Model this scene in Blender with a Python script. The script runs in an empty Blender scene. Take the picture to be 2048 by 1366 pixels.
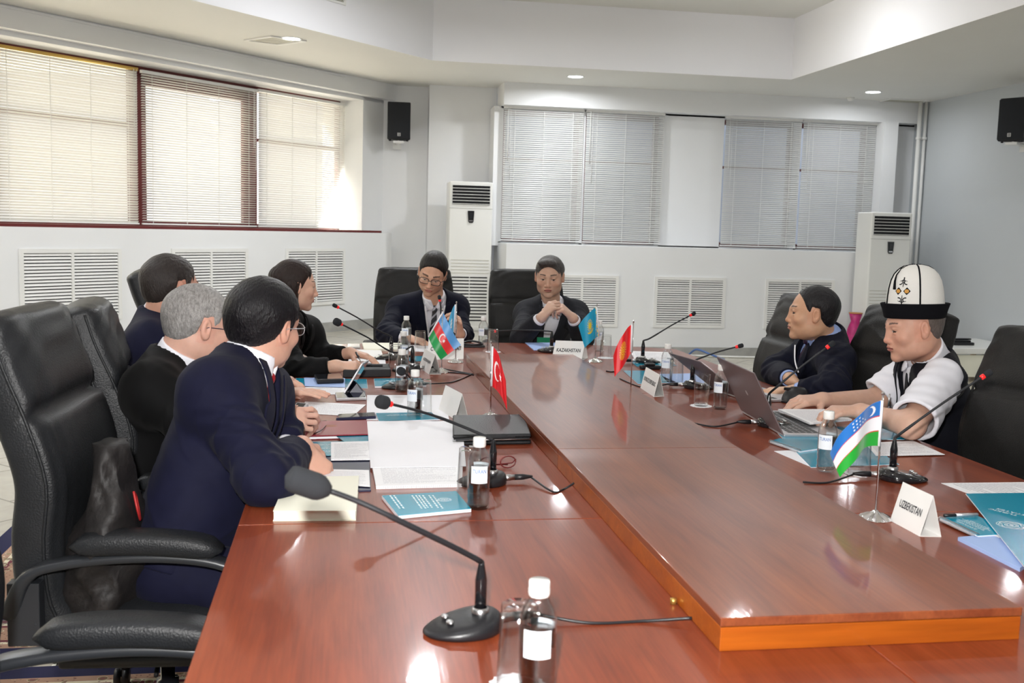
import bpy, bmesh, math, random
import numpy as np
from mathutils import Vector, Matrix
S = bpy.context.scene
COL = S.collection
PI = math.pi
rnd = random.Random(5)

# ------------------------------------------------------------------ camera
YAW, PITCH, ROLL, FOC = 0.16430705, 0.10812304, -0.0272898, 2076.946
CX, CY = 1024.0, 683.0
CAM = np.array([0.0, 0.0, 1.40])
_f = np.array([math.sin(YAW) * math.cos(PITCH), math.cos(YAW) * math.cos(PITCH), -math.sin(PITCH)])
_rt = np.array([math.cos(YAW), -math.sin(YAW), 0.0])
_dn = np.cross(_f, _rt)
CM = np.array([_rt * math.cos(ROLL) + _dn * math.sin(ROLL), -_rt * math.sin(ROLL) + _dn * math.cos(ROLL), _f])
cam_d = bpy.data.cameras.new('camera')
cam = bpy.data.objects.new('camera', cam_d)
COL.objects.link(cam)
mw = Matrix.Identity(4)
for i in range(3):
    mw[i][0] = CM[0][i]; mw[i][1] = -CM[1][i]; mw[i][2] = -CM[2][i]; mw[i][3] = CAM[i]
cam.matrix_world = mw
cam_d.sensor_width = 36.0
cam_d.lens = FOC / 2048 * 36
cam_d.clip_start = 0.05
cam_d.dof.use_dof = True
cam_d.dof.focus_distance = 3.8
cam_d.dof.aperture_fstop = 8.0
S.camera = cam


def ray(x, y):
    return CM.T @ np.array([(x - CX) / FOC, (y - CY) / FOC, 1.0])


def at_z(x, y, z):          # the point of height z that is seen at a pixel of the photograph
    d = ray(x, y)
    return CAM + d * (z - CAM[2]) / d[2]


def at_y(x, y, Y):          # the point of depth Y
    d = ray(x, y)
    return CAM + d * Y / d[1]


# ------------------------------------------------------------------ world, lights, exposure
W = bpy.data.worlds.new('sky')
S.world = W
W.use_nodes = True
nt = W.node_tree
bg = nt.nodes['Background']
tc = nt.nodes.new('ShaderNodeTexCoord')
sep = nt.nodes.new('ShaderNodeSeparateXYZ')
cr = nt.nodes.new('ShaderNodeValToRGB')
nt.links.new(tc.outputs['Generated'], sep.inputs[0])
nt.links.new(sep.outputs['Z'], cr.inputs[0])
cr.color_ramp.elements[0].position = 0.0
cr.color_ramp.elements[0].color = (1.0, 0.96, 0.90, 1)
cr.color_ramp.elements[1].position = 0.5
cr.color_ramp.elements[1].color = (0.72, 0.84, 1.0, 1)
nt.links.new(cr.outputs[0], bg.inputs[0])
bg.inputs[1].default_value = 1.35
S.view_settings.view_transform = 'Standard'
S.view_settings.look = 'None'
S.view_settings.gamma = 1.0
S.view_settings.exposure = 0.0
S.view_settings.use_curve_mapping = False
try:
    S.cycles.max_bounces = 10
    S.cycles.diffuse_bounces = 4
    S.cycles.glossy_bounces = 4
    S.cycles.transmission_bounces = 8
    S.cycles.transparent_max_bounces = 8
    S.cycles.caustics_reflective = False
    S.cycles.caustics_refractive = False
    S.cycles.sample_clamp_indirect = 6.0
except Exception:
    pass


def area_light(name, loc, size, power, color=(1, 1, 1), target=None, spread=PI, sy=None):
    l = bpy.data.lights.new(name, 'AREA')
    l.energy = power
    l.color = color
    l.spread = spread
    if sy:
        l.shape = 'RECTANGLE'; l.size = size; l.size_y = sy
    else:
        l.shape = 'DISK'; l.size = size
    o = bpy.data.objects.new(name, l)
    COL.objects.link(o)
    o.location = loc
    if target is not None:
        o.rotation_euler = (Vector(target) - Vector(loc)).to_track_quat('-Z', 'Y').to_euler()
    return o


# the photographer's flash, just above and left of the lens
sun_d = bpy.data.lights.new('sun', 'SUN'); sun_d.energy = 58.0; sun_d.angle = 0.05; sun_d.color = (1.0, 0.93, 0.80)
sun = bpy.data.objects.new('sun', sun_d); COL.objects.link(sun)
sun.rotation_euler = Vector((0.95, -0.25, -0.62)).to_track_quat('-Z', 'Y').to_euler()
area_light('camera_flash', (-0.07, -0.02, 1.55), 0.06, 95, (1.0, 0.985, 0.96), target=(0.9, 6.0, 0.9))
# the same flash heads' light thrown up on to the ceiling behind the camera
area_light('bounced_flash', (0.2, -1.2, 1.9), 0.25, 25, (1.0, 0.98, 0.96), target=(0.4, -0.4, 3.7))

# ------------------------------------------------------------------ materials


def new_mat(name):
    m = bpy.data.materials.new(name)
    m.use_nodes = True
    return m, m.node_tree, m.node_tree.nodes['Principled BSDF']


def srgb(r, g, b):
    f = lambda c: (c / 255 / 12.92) if c / 255 <= 0.04045 else ((c / 255 + 0.055) / 1.055) ** 2.4
    return (f(r), f(g), f(b))


def mat(name, col, rough=0.5, metal=0.0, coat=0.0, spec=0.5, noise=0.0, nscale=8.0, bump=0.0, bscale=60.0, sheen=0.0,
        trans=0.0, ior=1.45, emit=None, es=0.0, sub=0.0, attr=None, stretch=(1, 1, 1), alpha=1.0):
    m, nt, b = new_mat(name)
    b.inputs['Base Color'].default_value = (*col, 1)
    b.inputs['Roughness'].default_value = rough
    b.inputs['Metallic'].default_value = metal
    b.inputs['Coat Weight'].default_value = coat
    b.inputs['Specular IOR Level'].default_value = spec
    b.inputs['Sheen Weight'].default_value = sheen
    b.inputs['Transmission Weight'].default_value = trans
    b.inputs['IOR'].default_value = ior
    b.inputs['Alpha'].default_value = alpha
    if sub:
        b.inputs['Subsurface Weight'].default_value = sub
        b.inputs['Subsurface Radius'].default_value = (0.6, 0.2, 0.1)
        b.inputs['Subsurface Scale'].default_value = 0.012
    if emit:
        b.inputs['Emission Color'].default_value = (*emit, 1)
        b.inputs['Emission Strength'].default_value = es
    t = nt.nodes.new('ShaderNodeTexCoord')
    mp = nt.nodes.new('ShaderNodeMapping')
    mp.inputs['Scale'].default_value = stretch
    nt.links.new(t.outputs['Object'], mp.inputs[0])
    src = None
    if attr:
        a = nt.nodes.new('ShaderNodeAttribute')
        a.attribute_name = attr
        src = a.outputs['Color']
        nt.links.new(src, b.inputs['Base Color'])
    if noise:
        n = nt.nodes.new('ShaderNodeTexNoise')
        n.inputs['Scale'].default_value = nscale
        n.inputs['Detail'].default_value = 5
        nt.links.new(mp.outputs[0], n.inputs['Vector'])
        r = nt.nodes.new('ShaderNodeMapRange')
        r.inputs['From Min'].default_value = 0.3
        r.inputs['From Max'].default_value = 0.7
        r.inputs['To Min'].default_value = 1 - noise
        r.inputs['To Max'].default_value = 1 + noise
        nt.links.new(n.outputs['Fac'], r.inputs['Value'])
        mx = nt.nodes.new('ShaderNodeMix')
        mx.data_type = 'RGBA'
        mx.blend_type = 'MULTIPLY'
        mx.inputs[0].default_value = 1
        if src:
            nt.links.new(src, mx.inputs[6])
        else:
            mx.inputs[6].default_value = (*col, 1)
        nt.links.new(r.outputs[0], mx.inputs[7])
        nt.links.new(mx.outputs[2], b.inputs['Base Color'])
    if bump:
        n = nt.nodes.new('ShaderNodeTexNoise')
        n.inputs['Scale'].default_value = bscale
        n.inputs['Detail'].default_value = 4
        nt.links.new(mp.outputs[0], n.inputs['Vector'])
        bp = nt.nodes.new('ShaderNodeBump')
        bp.inputs['Strength'].default_value = bump
        bp.inputs['Distance'].default_value = 0.004
        nt.links.new(n.outputs['Fac'], bp.inputs['Height'])
        nt.links.new(bp.outputs[0], b.inputs['Normal'])
    return m


M = {}
M['wall'] = mat('painted_wall', (0.80, 0.81, 0.82), 0.55, noise=0.02, nscale=1.5, bump=0.08, bscale=25)
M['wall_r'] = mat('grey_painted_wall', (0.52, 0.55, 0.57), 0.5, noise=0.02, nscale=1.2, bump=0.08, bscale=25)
M['ceil'] = mat('ceiling_paint', (0.74, 0.735, 0.70), 0.65, noise=0.015, nscale=1.0)
M['coffer'] = mat('coffer_paint', (0.85, 0.85, 0.88), 0.6, noise=0.012, nscale=1.0)
M['maroon'] = mat('maroon_frame', (0.13, 0.02, 0.02), 0.35)
M['white_plastic'] = mat('white_plastic', (0.82, 0.82, 0.79), 0.28, noise=0.015, nscale=3)
M['white_metal'] = mat('white_metal', (0.80, 0.80, 0.78), 0.4, noise=0.02, nscale=6)
M['vent_metal'] = mat('vent_metal', (0.55, 0.54, 0.47), 0.45, noise=0.03)
M['dark_hole'] = mat('dark_interior', (0.008, 0.008, 0.010), 0.8)
M['grey_trim'] = mat('grey_skirting', (0.38, 0.38, 0.36), 0.4, noise=0.12, nscale=9)
M['blackp'] = mat('black_plastic', (0.012, 0.012, 0.014), 0.38, bump=0.05, bscale=200)
M['blackm'] = mat('matt_black_plastic', (0.014, 0.015, 0.018), 0.6)
M['gloss_black'] = mat('gloss_black_plastic', (0.010, 0.010, 0.012), 0.12, coat=0.5)
M['foam'] = mat('microphone_foam', (0.020, 0.022, 0.026), 0.95, bump=0.6, bscale=900)
M['red'] = mat('red_ring', (0.75, 0.02, 0.02), 0.4, emit=(0.9, 0.02, 0.02), es=0.35)
M['chrome'] = mat('chrome', (0.82, 0.82, 0.84), 0.08, metal=1)
M['steel'] = mat('steel', (0.55, 0.55, 0.56), 0.3, metal=1)
M['leather'] = mat('black_leather', (0.014, 0.015, 0.017), 0.40, spec=0.35, noise=0.15, nscale=12, bump=0.35, bscale=240)
M['chair_plastic'] = mat('chair_plastic', (0.022, 0.024, 0.028), 0.35)
M['ribbed'] = mat('brown_black_leather', (0.014, 0.0135, 0.013), 0.45, spec=0.3, noise=0.15, nscale=12, bump=0.4, bscale=240)
M['paper'] = mat('white_paper', (0.84, 0.84, 0.88), 0.6, noise=0.01)
M['cream'] = mat('cream_paper', (0.86, 0.85, 0.72), 0.6, noise=0.01)
M['card'] = mat('white_card', (0.84, 0.83, 0.81), 0.55)
M['ink'] = mat('black_ink', (0.02, 0.02, 0.025), 0.5)
M['greyink'] = mat('grey_ink', (0.36, 0.36, 0.40), 0.6)
M['teal'] = mat('teal_card', srgb(0, 150, 182), 0.22, coat=0.4, noise=0.03, nscale=6)
M['teal_w'] = mat('white_print', (0.72, 0.86, 0.88), 0.4)
M['blue_paper'] = mat('pale_blue_paper', srgb(160, 185, 232), 0.5)
M['maroon_folder'] = mat('maroon_folder', srgb(140, 35, 52), 0.32, noise=0.05)
M['gold'] = mat('gold_print', srgb(180, 120, 60), 0.4)
M['navy_folder'] = mat('navy_folder', srgb(34, 36, 62), 0.35, noise=0.05)
M['brass'] = mat('brass', (0.55, 0.36, 0.10), 0.3, metal=0.8)
M['silver'] = mat('silver_aluminium', (0.62, 0.62, 0.65), 0.3, metal=0.7)
M['screen'] = mat('dark_screen', (0.012, 0.014, 0.02), 0.08, coat=1)
M['laptop'] = mat('brown_grey_lid', srgb(118, 104, 106), 0.35, metal=0.35, noise=0.02)
M['key'] = mat('keyboard_keys', (0.03, 0.03, 0.032), 0.5)
M['white_rubber'] = mat('white_cable', (0.78, 0.78, 0.75), 0.5)
M['pink'] = mat('pink_vase', srgb(180, 40, 110), 0.3, noise=0.3, nscale=14)
M['wood_leg'] = mat('golden_wood', srgb(175, 120, 45), 0.35, noise=0.15, nscale=20)
M['green'] = mat('green_badge', (0.0, 0.22, 0.10), 0.4)
M['bag'] = mat('black_nylon', (0.012, 0.010, 0.010), 0.6, noise=0.3, nscale=25, bump=0.8, bscale=40)
M['redtrim'] = mat('red_piping', srgb(170, 40, 40), 0.5)
M['flag'] = mat('flag_satin', (1, 1, 1), 0.38, sheen=0.3, attr='Col')


def glass_mat(name, col=(1, 1, 1), ior=1.45, rough=0.0):
    m, nt, b = new_mat(name)
    nt.nodes.remove(b)
    g = nt.nodes.new('ShaderNodeBsdfGlass')
    g.inputs['Color'].default_value = (*col, 1)
    g.inputs['IOR'].default_value = ior
    g.inputs['Roughness'].default_value = rough
    nt.links.new(g.outputs[0], nt.nodes['Material Output'].inputs[0])
    return m




def thin_glass(name, ior=1.55, tint=(0.985, 0.99, 0.99)):
    m, nt, b = new_mat(name)
    nt.nodes.remove(b)
    t = nt.nodes.new('ShaderNodeBsdfTransparent'); t.inputs['Color'].default_value = (*tint, 1)
    g = nt.nodes.new('ShaderNodeBsdfGlossy'); g.inputs['Roughness'].default_value = 0.02
    f = nt.nodes.new('ShaderNodeLayerWeight'); f.inputs['Blend'].default_value = 0.5
    pw = nt.nodes.new('ShaderNodeMath'); pw.operation = 'POWER'; pw.inputs[1].default_value = 3.5
    nt.links.new(f.outputs['Facing'], pw.inputs[0])
    ad = nt.nodes.new('ShaderNodeMath'); ad.operation = 'MULTIPLY_ADD'; ad.inputs[1].default_value = 0.9; ad.inputs[2].default_value = 0.06
    nt.links.new(pw.outputs[0], ad.inputs[0])
    mx = nt.nodes.new('ShaderNodeMixShader')
    nt.links.new(ad.outputs[0], mx.inputs[0]); nt.links.new(t.outputs[0], mx.inputs[1]); nt.links.new(g.outputs[0], mx.inputs[2])
    nt.links.new(mx.outputs[0], nt.nodes['Material Output'].inputs[0])
    return m


M['glass'] = thin_glass('clear_glass')
M['water'] = thin_glass('water', tint=(0.97, 0.985, 0.99))
M['pane'] = thin_glass('window_glass', tint=(0.97, 0.98, 0.99))


def slat_mat():
    m, nt, b = new_mat('blind_slat')
    b.inputs['Base Color'].default_value = (0.74, 0.74, 0.71, 1)
    b.inputs['Roughness'].default_value = 0.35
    t = nt.nodes.new('ShaderNodeBsdfTranslucent')
    t.inputs['Color'].default_value = (0.80, 0.80, 0.78, 1)
    mx = nt.nodes.new('ShaderNodeMixShader')
    mx.inputs[0].default_value = 0.42
    nt.links.new(b.outputs[0], mx.inputs[1])
    nt.links.new(t.outputs[0], mx.inputs[2])
    nt.links.new(mx.outputs[0], nt.nodes['Material Output'].inputs[0])
    return m


M['slat'] = slat_mat()


def wood_mat(name, c1, c2, c3, axis='Y', rough=0.16, coat=0.38):
    m, nt, b = new_mat(name)
    t = nt.nodes.new('ShaderNodeTexCoord')
    mp = nt.nodes.new('ShaderNodeMapping')
    mp.inputs['Scale'].default_value = {'Y': (9, 1.0, 9), 'X': (1.0, 9, 9)}[axis]
    nt.links.new(t.outputs['Object'], mp.inputs[0])
    n = nt.nodes.new('ShaderNodeTexNoise')
    n.inputs['Scale'].default_value = 1.6
    n.inputs['Detail'].default_value = 7
    n.inputs['Roughness'].default_value = 0.62
    n.inputs['Distortion'].default_value = 0.5
    nt.links.new(mp.outputs[0], n.inputs['Vector'])
    r = nt.nodes.new('ShaderNodeValToRGB')
    e = r.color_ramp.elements
    e[0].position = 0.3; e[0].color = (*c1, 1)
    e[1].position = 0.72; e[1].color = (*c3, 1)
    k = e.new(0.52); k.color = (*c2, 1)
    nt.links.new(n.outputs['Fac'], r.inputs[0])
    mp2 = nt.nodes.new('ShaderNodeMapping')
    mp2.inputs['Scale'].default_value = {'Y': (160, 5, 100), 'X': (5, 160, 100)}[axis]
    nt.links.new(t.outputs['Object'], mp2.inputs[0])
    n2 = nt.nodes.new('ShaderNodeTexNoise')
    n2.inputs['Scale'].default_value = 1.2
    n2.inputs['Detail'].default_value = 3
    nt.links.new(mp2.outputs[0], n2.inputs['Vector'])
    mr = nt.nodes.new('ShaderNodeMapRange')
    mr.inputs['From Min'].default_value = 0.3; mr.inputs['From Max'].default_value = 0.7
    mr.inputs['To Min'].default_value = 0.88; mr.inputs['To Max'].default_value = 1.1
    nt.links.new(n2.outputs['Fac'], mr.inputs['Value'])
    mx = nt.nodes.new('ShaderNodeMix'); mx.data_type = 'RGBA'; mx.blend_type = 'MULTIPLY'; mx.inputs[0].default_value = 1
    nt.links.new(r.outputs[0], mx.inputs[6]); nt.links.new(mr.outputs[0], mx.inputs[7])
    nt.links.new(mx.outputs[2], b.inputs['Base Color'])
    b.inputs['Roughness'].default_value = 0.35
    b.inputs['Specular IOR Level'].default_value = 0.25
    b.inputs['Coat Weight'].default_value = coat
    b.inputs['Coat IOR'].default_value = 1.5
    b.inputs['Coat Roughness'].default_value = rough
    n3 = nt.nodes.new('ShaderNodeTexNoise')
    n3.inputs['Scale'].default_value = 260
    nt.links.new(mp.outputs[0], n3.inputs['Vector'])
    bp = nt.nodes.new('ShaderNodeBump'); bp.inputs['Strength'].default_value = 0.04; bp.inputs['Distance'].default_value = 0.002
    nt.links.new(n2.outputs['Fac'], bp.inputs['Height'])
    nt.links.new(bp.outputs[0], b.inputs['Normal']); nt.links.new(bp.outputs[0], b.inputs['Coat Normal'])
    return m


M['wood'] = wood_mat('mahogany_top', (0.150, 0.026, 0.010), (0.215, 0.042, 0.015), (0.270, 0.060, 0.022), 'Y', 0.07)
M['wood_box'] = wood_mat('mahogany_raised', (0.150, 0.034, 0.014), (0.205, 0.054, 0.021), (0.255, 0.072, 0.026), 'Y', 0.035, 0.5)
M['wood_front'] = wood_mat('orange_mahogany_edge', (0.25, 0.052, 0.006), (0.34, 0.080, 0.007), (0.41, 0.105, 0.011), 'X', 0.12)
M['wood_dark'] = wood_mat('dark_mahogany', (0.07, 0.014, 0.006), (0.10, 0.022, 0.009), (0.14, 0.032, 0.012), 'X', 0.15)


def floor_mat():
    m, nt, b = new_mat('polished_stone_floor')
    t = nt.nodes.new('ShaderNodeTexCoord')
    br = nt.nodes.new('ShaderNodeTexBrick')
    br.inputs['Color1'].default_value = (0.52, 0.49, 0.41, 1)
    br.inputs['Color2'].default_value = (0.45, 0.42, 0.35, 1)
    br.inputs['Mortar'].default_value = (0.24, 0.22, 0.18, 1)
    br.inputs['Scale'].default_value = 1.0
    br.inputs['Mortar Size'].default_value = 0.006
    br.inputs['Brick Width'].default_value = 0.6
    br.inputs['Row Height'].default_value = 0.4
    mp = nt.nodes.new('ShaderNodeMapping')
    mp.inputs['Rotation'].default_value = (0, 0, 0.75)
    nt.links.new(t.outputs['Object'], mp.inputs[0])
    nt.links.new(mp.outputs[0], br.inputs['Vector'])
    n = nt.nodes.new('ShaderNodeTexNoise')
    n.inputs['Scale'].default_value = 6; n.inputs['Detail'].default_value = 7; n.inputs['Distortion'].default_value = 1.5
    nt.links.new(t.outputs['Object'], n.inputs['Vector'])
    mr = nt.nodes.new('ShaderNodeMapRange')
    mr.inputs['To Min'].default_value = 0.78; mr.inputs['To Max'].default_value = 1.2
    nt.links.new(n.outputs['Fac'], mr.inputs['Value'])
    mx = nt.nodes.new('ShaderNodeMix'); mx.data_type = 'RGBA'; mx.blend_type = 'MULTIPLY'; mx.inputs[0].default_value = 1
    nt.links.new(br.outputs['Color'], mx.inputs[6]); nt.links.new(mr.outputs[0], mx.inputs[7])
    nt.links.new(mx.outputs[2], b.inputs['Base Color'])
    b.inputs['Roughness'].default_value = 0.22
    return m


M['floor'] = floor_mat()


def print_mat(name, base, ink, rows=26, indent=0.08, rough=0.5, density=0.55):
    """paper with rows of small print, laid out in the sheet's own UVs"""
    m, nt, b = new_mat(name)
    N = nt.nodes.new; L = nt.links.new
    uv = N('ShaderNodeUVMap')
    sp = N('ShaderNodeSeparateXYZ'); L(uv.outputs[0], sp.inputs[0])

    def ma(op, a, bb=None, c=None):
        n = N('ShaderNodeMath'); n.operation = op
        for i, v in enumerate((a, bb, c)):
            if v is None: continue
            if isinstance(v, (int, float)): n.inputs[i].default_value = v
            else: L(v, n.inputs[i])
        return n.outputs[0]
    u, v = sp.outputs[0], sp.outputs[1]
    row = ma('MULTIPLY', v, rows)
    fr = ma('FRACT', row)
    line = ma('LESS_THAN', ma('ABSOLUTE', ma('SUBTRACT', fr, 0.5)), 0.2)
    fl = ma('FLOOR', row)
    cb = N('ShaderNodeCombineXYZ'); L(ma('MULTIPLY', u, 60), cb.inputs[0]); L(fl, cb.inputs[1])
    n = N('ShaderNodeTexNoise'); n.inputs['Scale'].default_value = 1.0; n.inputs['Detail'].default_value = 1
    L(cb.outputs[0], n.inputs['Vector'])
    word = ma('LESS_THAN', n.outputs['Fac'], density)
    wn = N('ShaderNodeTexWhiteNoise'); wn.noise_dimensions = '1D'; L(fl, wn.inputs['W'])
    right = ma('SUBTRACT', 1 - indent, ma('MULTIPLY', ma('POWER', wn.outputs[0], 4.0), 0.6))
    mar = ma('MULTIPLY', ma('GREATER_THAN', u, indent), ma('LESS_THAN', u, right))
    mar2 = ma('MULTIPLY', ma('GREATER_THAN', v, 0.08), ma('LESS_THAN', v, 0.9))
    f = ma('MULTIPLY', ma('MULTIPLY', line, word), ma('MULTIPLY', mar, mar2))
    mx = N('ShaderNodeMix'); mx.data_type = 'RGBA'
    L(f, mx.inputs[0]); mx.inputs[6].default_value = (*base, 1); mx.inputs[7].default_value = (*ink, 1)
    L(mx.outputs[2], b.inputs['Base Color'])
    b.inputs['Roughness'].default_value = rough
    return m


M['print'] = print_mat('printed_page', (0.86, 0.86, 0.88), (0.42, 0.42, 0.46))
M['print_fine'] = print_mat('finely_printed_page', (0.86, 0.86, 0.88), (0.50, 0.50, 0.54), 40)

# ------------------------------------------------------------------ mesh helpers


def link_mesh(name, me, m, parent=None, smooth=False):
    if m is not None:
        for mm in (m if isinstance(m, (list, tuple)) else [m]):
            me.materials.append(mm)
    if smooth:
        me.polygons.foreach_set('use_smooth', [True] * len(me.polygons))
    o = bpy.data.objects.new(name, me)
    COL.objects.link(o)
    if parent is not None:
        o.parent = parent
    return o


def tag(o, label=None, cat=None, group=None, kind=None):
    if label: o['label'] = label
    if cat: o['category'] = cat
    if group: o['group'] = group
    if kind: o['kind'] = kind
    return o


def empty(name, loc=(0, 0, 0), rz=0.0, label=None, cat=None, group=None):
    o = bpy.data.objects.new(name, None)
    COL.objects.link(o)
    o.location = loc
    o.rotation_euler = (0, 0, rz)
    o.empty_display_size = 0.1
    return tag(o, label, cat, group)


def copy_tree(o, parent=None):
    c = o.copy()
    COL.objects.link(c)
    c.parent = parent
    for ch in list(o.children):
        copy_tree(ch, c)
    return c


class MB:
    """collects shapes into one mesh"""

    def __init__(s):
        s.v = []; s.f = []; s.mi = []; s.cur = 0; s.sm = []; s.uv = {}

    def add(s, vs, fs, smooth=False):
        o = len(s.v)
        s.v += [tuple(map(float, p)) for p in vs]
        for f in fs:
            s.f.append(tuple(i + o for i in f)); s.mi.append(s.cur); s.sm.append(smooth)
        return s

    def box(s, lo, hi, mtx=None):
        x0, y0, z0 = lo; x1, y1, z1 = hi
        vs = [(x0, y0, z0), (x1, y0, z0), (x1, y1, z0), (x0, y1, z0), (x0, y0, z1), (x1, y0, z1), (x1, y1, z1), (x0, y1, z1)]
        if mtx is not None: vs = [mtx @ Vector(p) for p in vs]
        return s.add(vs, [(0, 3, 2, 1), (4, 5, 6, 7), (0, 1, 5, 4), (1, 2, 6, 5), (2, 3, 7, 6), (3, 0, 4, 7)])

    def prism(s, pts, z0, z1, mtx=None):
        n = len(pts)
        vs = [(p[0], p[1], z0) for p in pts] + [(p[0], p[1], z1) for p in pts]
        if mtx is not None: vs = [mtx @ Vector(p) for p in vs]
        return s.add(vs, [tuple(range(n))[::-1], tuple(range(n, 2 * n))] + [(i, (i + 1) % n, n + (i + 1) % n, n + i) for i in range(n)])

    def tube(s, pts, r, n=8, cap=True):
        pts = [Vector(p) for p in pts]
        rs = r if isinstance(r, (list, tuple)) else [r] * len(pts)
        vs = []; prev = None
        for i, p in enumerate(pts):
            d = (pts[min(i + 1, len(pts) - 1)] - pts[max(i - 1, 0)])
            if d.length < 1e-9: d = Vector((0, 0, 1))
            d.normalize()
            a = Vector((0, 0, 1)) if prev is None else prev
            if prev is None and abs(d.z) > 0.9: a = Vector((1, 0, 0))
            u = (a - d * a.dot(d)).normalized(); w = d.cross(u); prev = u
            vs += [p + (u * math.cos(2 * PI * k / n) + w * math.sin(2 * PI * k / n)) * rs[i] for k in range(n)]
        fs = [(i * n + k, i * n + (k + 1) % n, (i + 1) * n + (k + 1) % n, (i + 1) * n + k) for i in range(len(pts) - 1) for k in range(n)]
        if cap: fs += [tuple(range(n))[::-1], tuple(range((len(pts) - 1) * n, len(pts) * n))]
        return s.add(vs, fs, True)

    def lathe(s, prof, n=24, c=(0, 0, 0), sx=1.0, sy=1.0, mtx=None, cap=True):
        vs = []
        for r, z in prof:
            for k in range(n):
                a = 2 * PI * k / n
                p = Vector((c[0] + r * sx * math.cos(a), c[1] + r * sy * math.sin(a), c[2] + z))
                vs.append(mtx @ p if mtx is not None else p)
        m = len(prof)
        fs = [(i * n + k, i * n + (k + 1) % n, (i + 1) * n + (k + 1) % n, (i + 1) * n + k) for i in range(m - 1) for k in range(n)]
        if cap: fs += [tuple(range(n))[::-1], tuple(range((m - 1) * n, m * n))]
        return s.add(vs, fs, True)

    def quadslab(s, c, t):
        """four corners and a thickness downwards; UVs on the top"""
        c = [Vector(p) for p in c]
        nrm = (c[1] - c[0]).cross(c[3] - c[0]).normalized()
        if nrm.z < 0: nrm = -nrm
        lo = [p - nrm * t for p in c]
        o = len(s.f)
        s.add(c + lo, [(0, 1, 2, 3), (7, 6, 5, 4), (0, 4, 5, 1), (1, 5, 6, 2), (2, 6, 7, 3), (3, 7, 4, 0)])
        s.uv[o] = [(0, 0), (1, 0), (1, 1), (0, 1)]
        return s

    def build(s, name, m=None, parent=None, bevel=0.0, seg=2, auto=True):
        me = bpy.data.meshes.new(name)
        me.from_pydata(s.v, [], s.f)
        me.validate()
        if s.uv:
            lay = me.uv_layers.new(name='UVMap')
            for fi, us in s.uv.items():
                if fi < len(me.polygons):
                    for li, q in zip(me.polygons[fi].loop_indices, us):
                        lay.data[li].uv = q
        if len(me.polygons) == len(s.sm):
            me.polygons.foreach_set('use_smooth', s.sm)
            me.polygons.foreach_set('material_index', s.mi)
        bm = bmesh.new(); bm.from_mesh(me)
        if not s.uv: bmesh.ops.recalc_face_normals(bm, faces=bm.faces)
        bm.to_mesh(me); bm.free()
        o = link_mesh(name, me, m, parent)
        if bevel:
            b = o.modifiers.new('bevel', 'BEVEL'); b.width = bevel; b.segments = seg; b.limit_method = 'ANGLE'; b.angle_limit = 0.6
            me.polygons.foreach_set('use_smooth', [True] * len(me.polygons))
            w = o.modifiers.new('wn', 'WEIGHTED_NORMAL'); w.keep_sharp = False
        return o


def bez(p0, p1, p2, p3, n=14):
    p0, p1, p2, p3 = map(Vector, (p0, p1, p2, p3))
    out = []
    for i in range(n + 1):
        t = i / n; q = 1 - t
        out.append(p0 * q ** 3 + p1 * 3 * q * q * t + p2 * 3 * q * t * t + p3 * t ** 3)
    return out


def smooth_path(P, n=8):
    """Catmull-Rom through points"""
    P = [Vector(p) for p in P]
    out = []
    for i in range(len(P) - 1):
        a = P[max(i - 1, 0)]; b = P[i]; c = P[i + 1]; d = P[min(i + 2, len(P) - 1)]
        for k in range(n):
            t = k / n
            out.append(0.5 * ((2 * b) + (c - a) * t + (2 * a - 5 * b + 4 * c - d) * t * t + (-a + 3 * b - 3 * c + d) * t ** 3))
    out.append(P[-1])
    return out


def text_mesh(name, txt, m, parent, o, ux, uy, width, height, lift=0.0006, bold=0.0, sx=None, flip=False):
    """lettering laid on a surface: o = lower-left corner, ux / uy = unit vectors along and up the text"""
    cu = bpy.data.curves.new('t', 'FONT')
    cu.body = txt; cu.offset = bold; cu.resolution_u = 3
    ob = bpy.data.objects.new('t', cu)
    COL.objects.link(ob)
    me = bpy.data.meshes.new_from_object(ob)
    bpy.data.objects.remove(ob)
    co = np.array([v.co[:] for v in me.vertices])
    lo = co.min(0); hi = co.max(0)
    ux = Vector(ux).normalized(); uy = Vector(uy).normalized(); nn = ux.cross(uy)
    o = Vector(o)
    for v, c in zip(me.vertices, co):
        a = (c[0] - lo[0]) / (hi[0] - lo[0]) * width
        b = (c[1] - lo[1]) / max(hi[1] - lo[1], 1e-6) * height
        v.co = o + ux * a + uy * b + nn * lift
    me.name = name
    return link_mesh(name, me, m, parent)

# ================================================================== THE ROOM
def structure(o):
    o['kind'] = 'structure'
    return o


TH = 0.72886953
WU = Vector((math.sin(TH), math.cos(TH), 0))      # along the slanted window wall
WN = Vector((math.cos(TH), -math.sin(TH), 0))     # out of it, into the room
WM = Matrix(((WU.x, WN.x, 0, 0), (WU.y, WN.y, 0, 0), (0, 0, 1, 0), (0, 0, 0, 1)))   # (u, n, z) -> world
ZC, ZK = 3.05, 3.68      # soffit and recess heights
PZ = 0.22                # raised platform under the window wall

b = MB(); b.box((-9, -5, -0.1), (7.4, 14, 0)); structure(b.build('floor', M['floor']))
# platform with two brass-nosed steps
pl = structure(MB().prism([(-8.9, 8.2), (2.06, 8.2), (2.06, 12.9), (-8.9, 12.9)], 0.0, PZ).build('floor_platform', M['floor']))
st = structure(MB().box((-8.9, 7.86, 0), (2.06, 8.2, 0.11)).build('trim_1', M['floor']))
b = MB().box((-8.9, 8.185, PZ - 0.02), (2.06, 8.2, PZ + 0.004)); b.box((-8.9, 7.845, 0.09), (2.06, 7.862, 0.114))
b.build('nosing', M['brass'], st)

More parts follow.
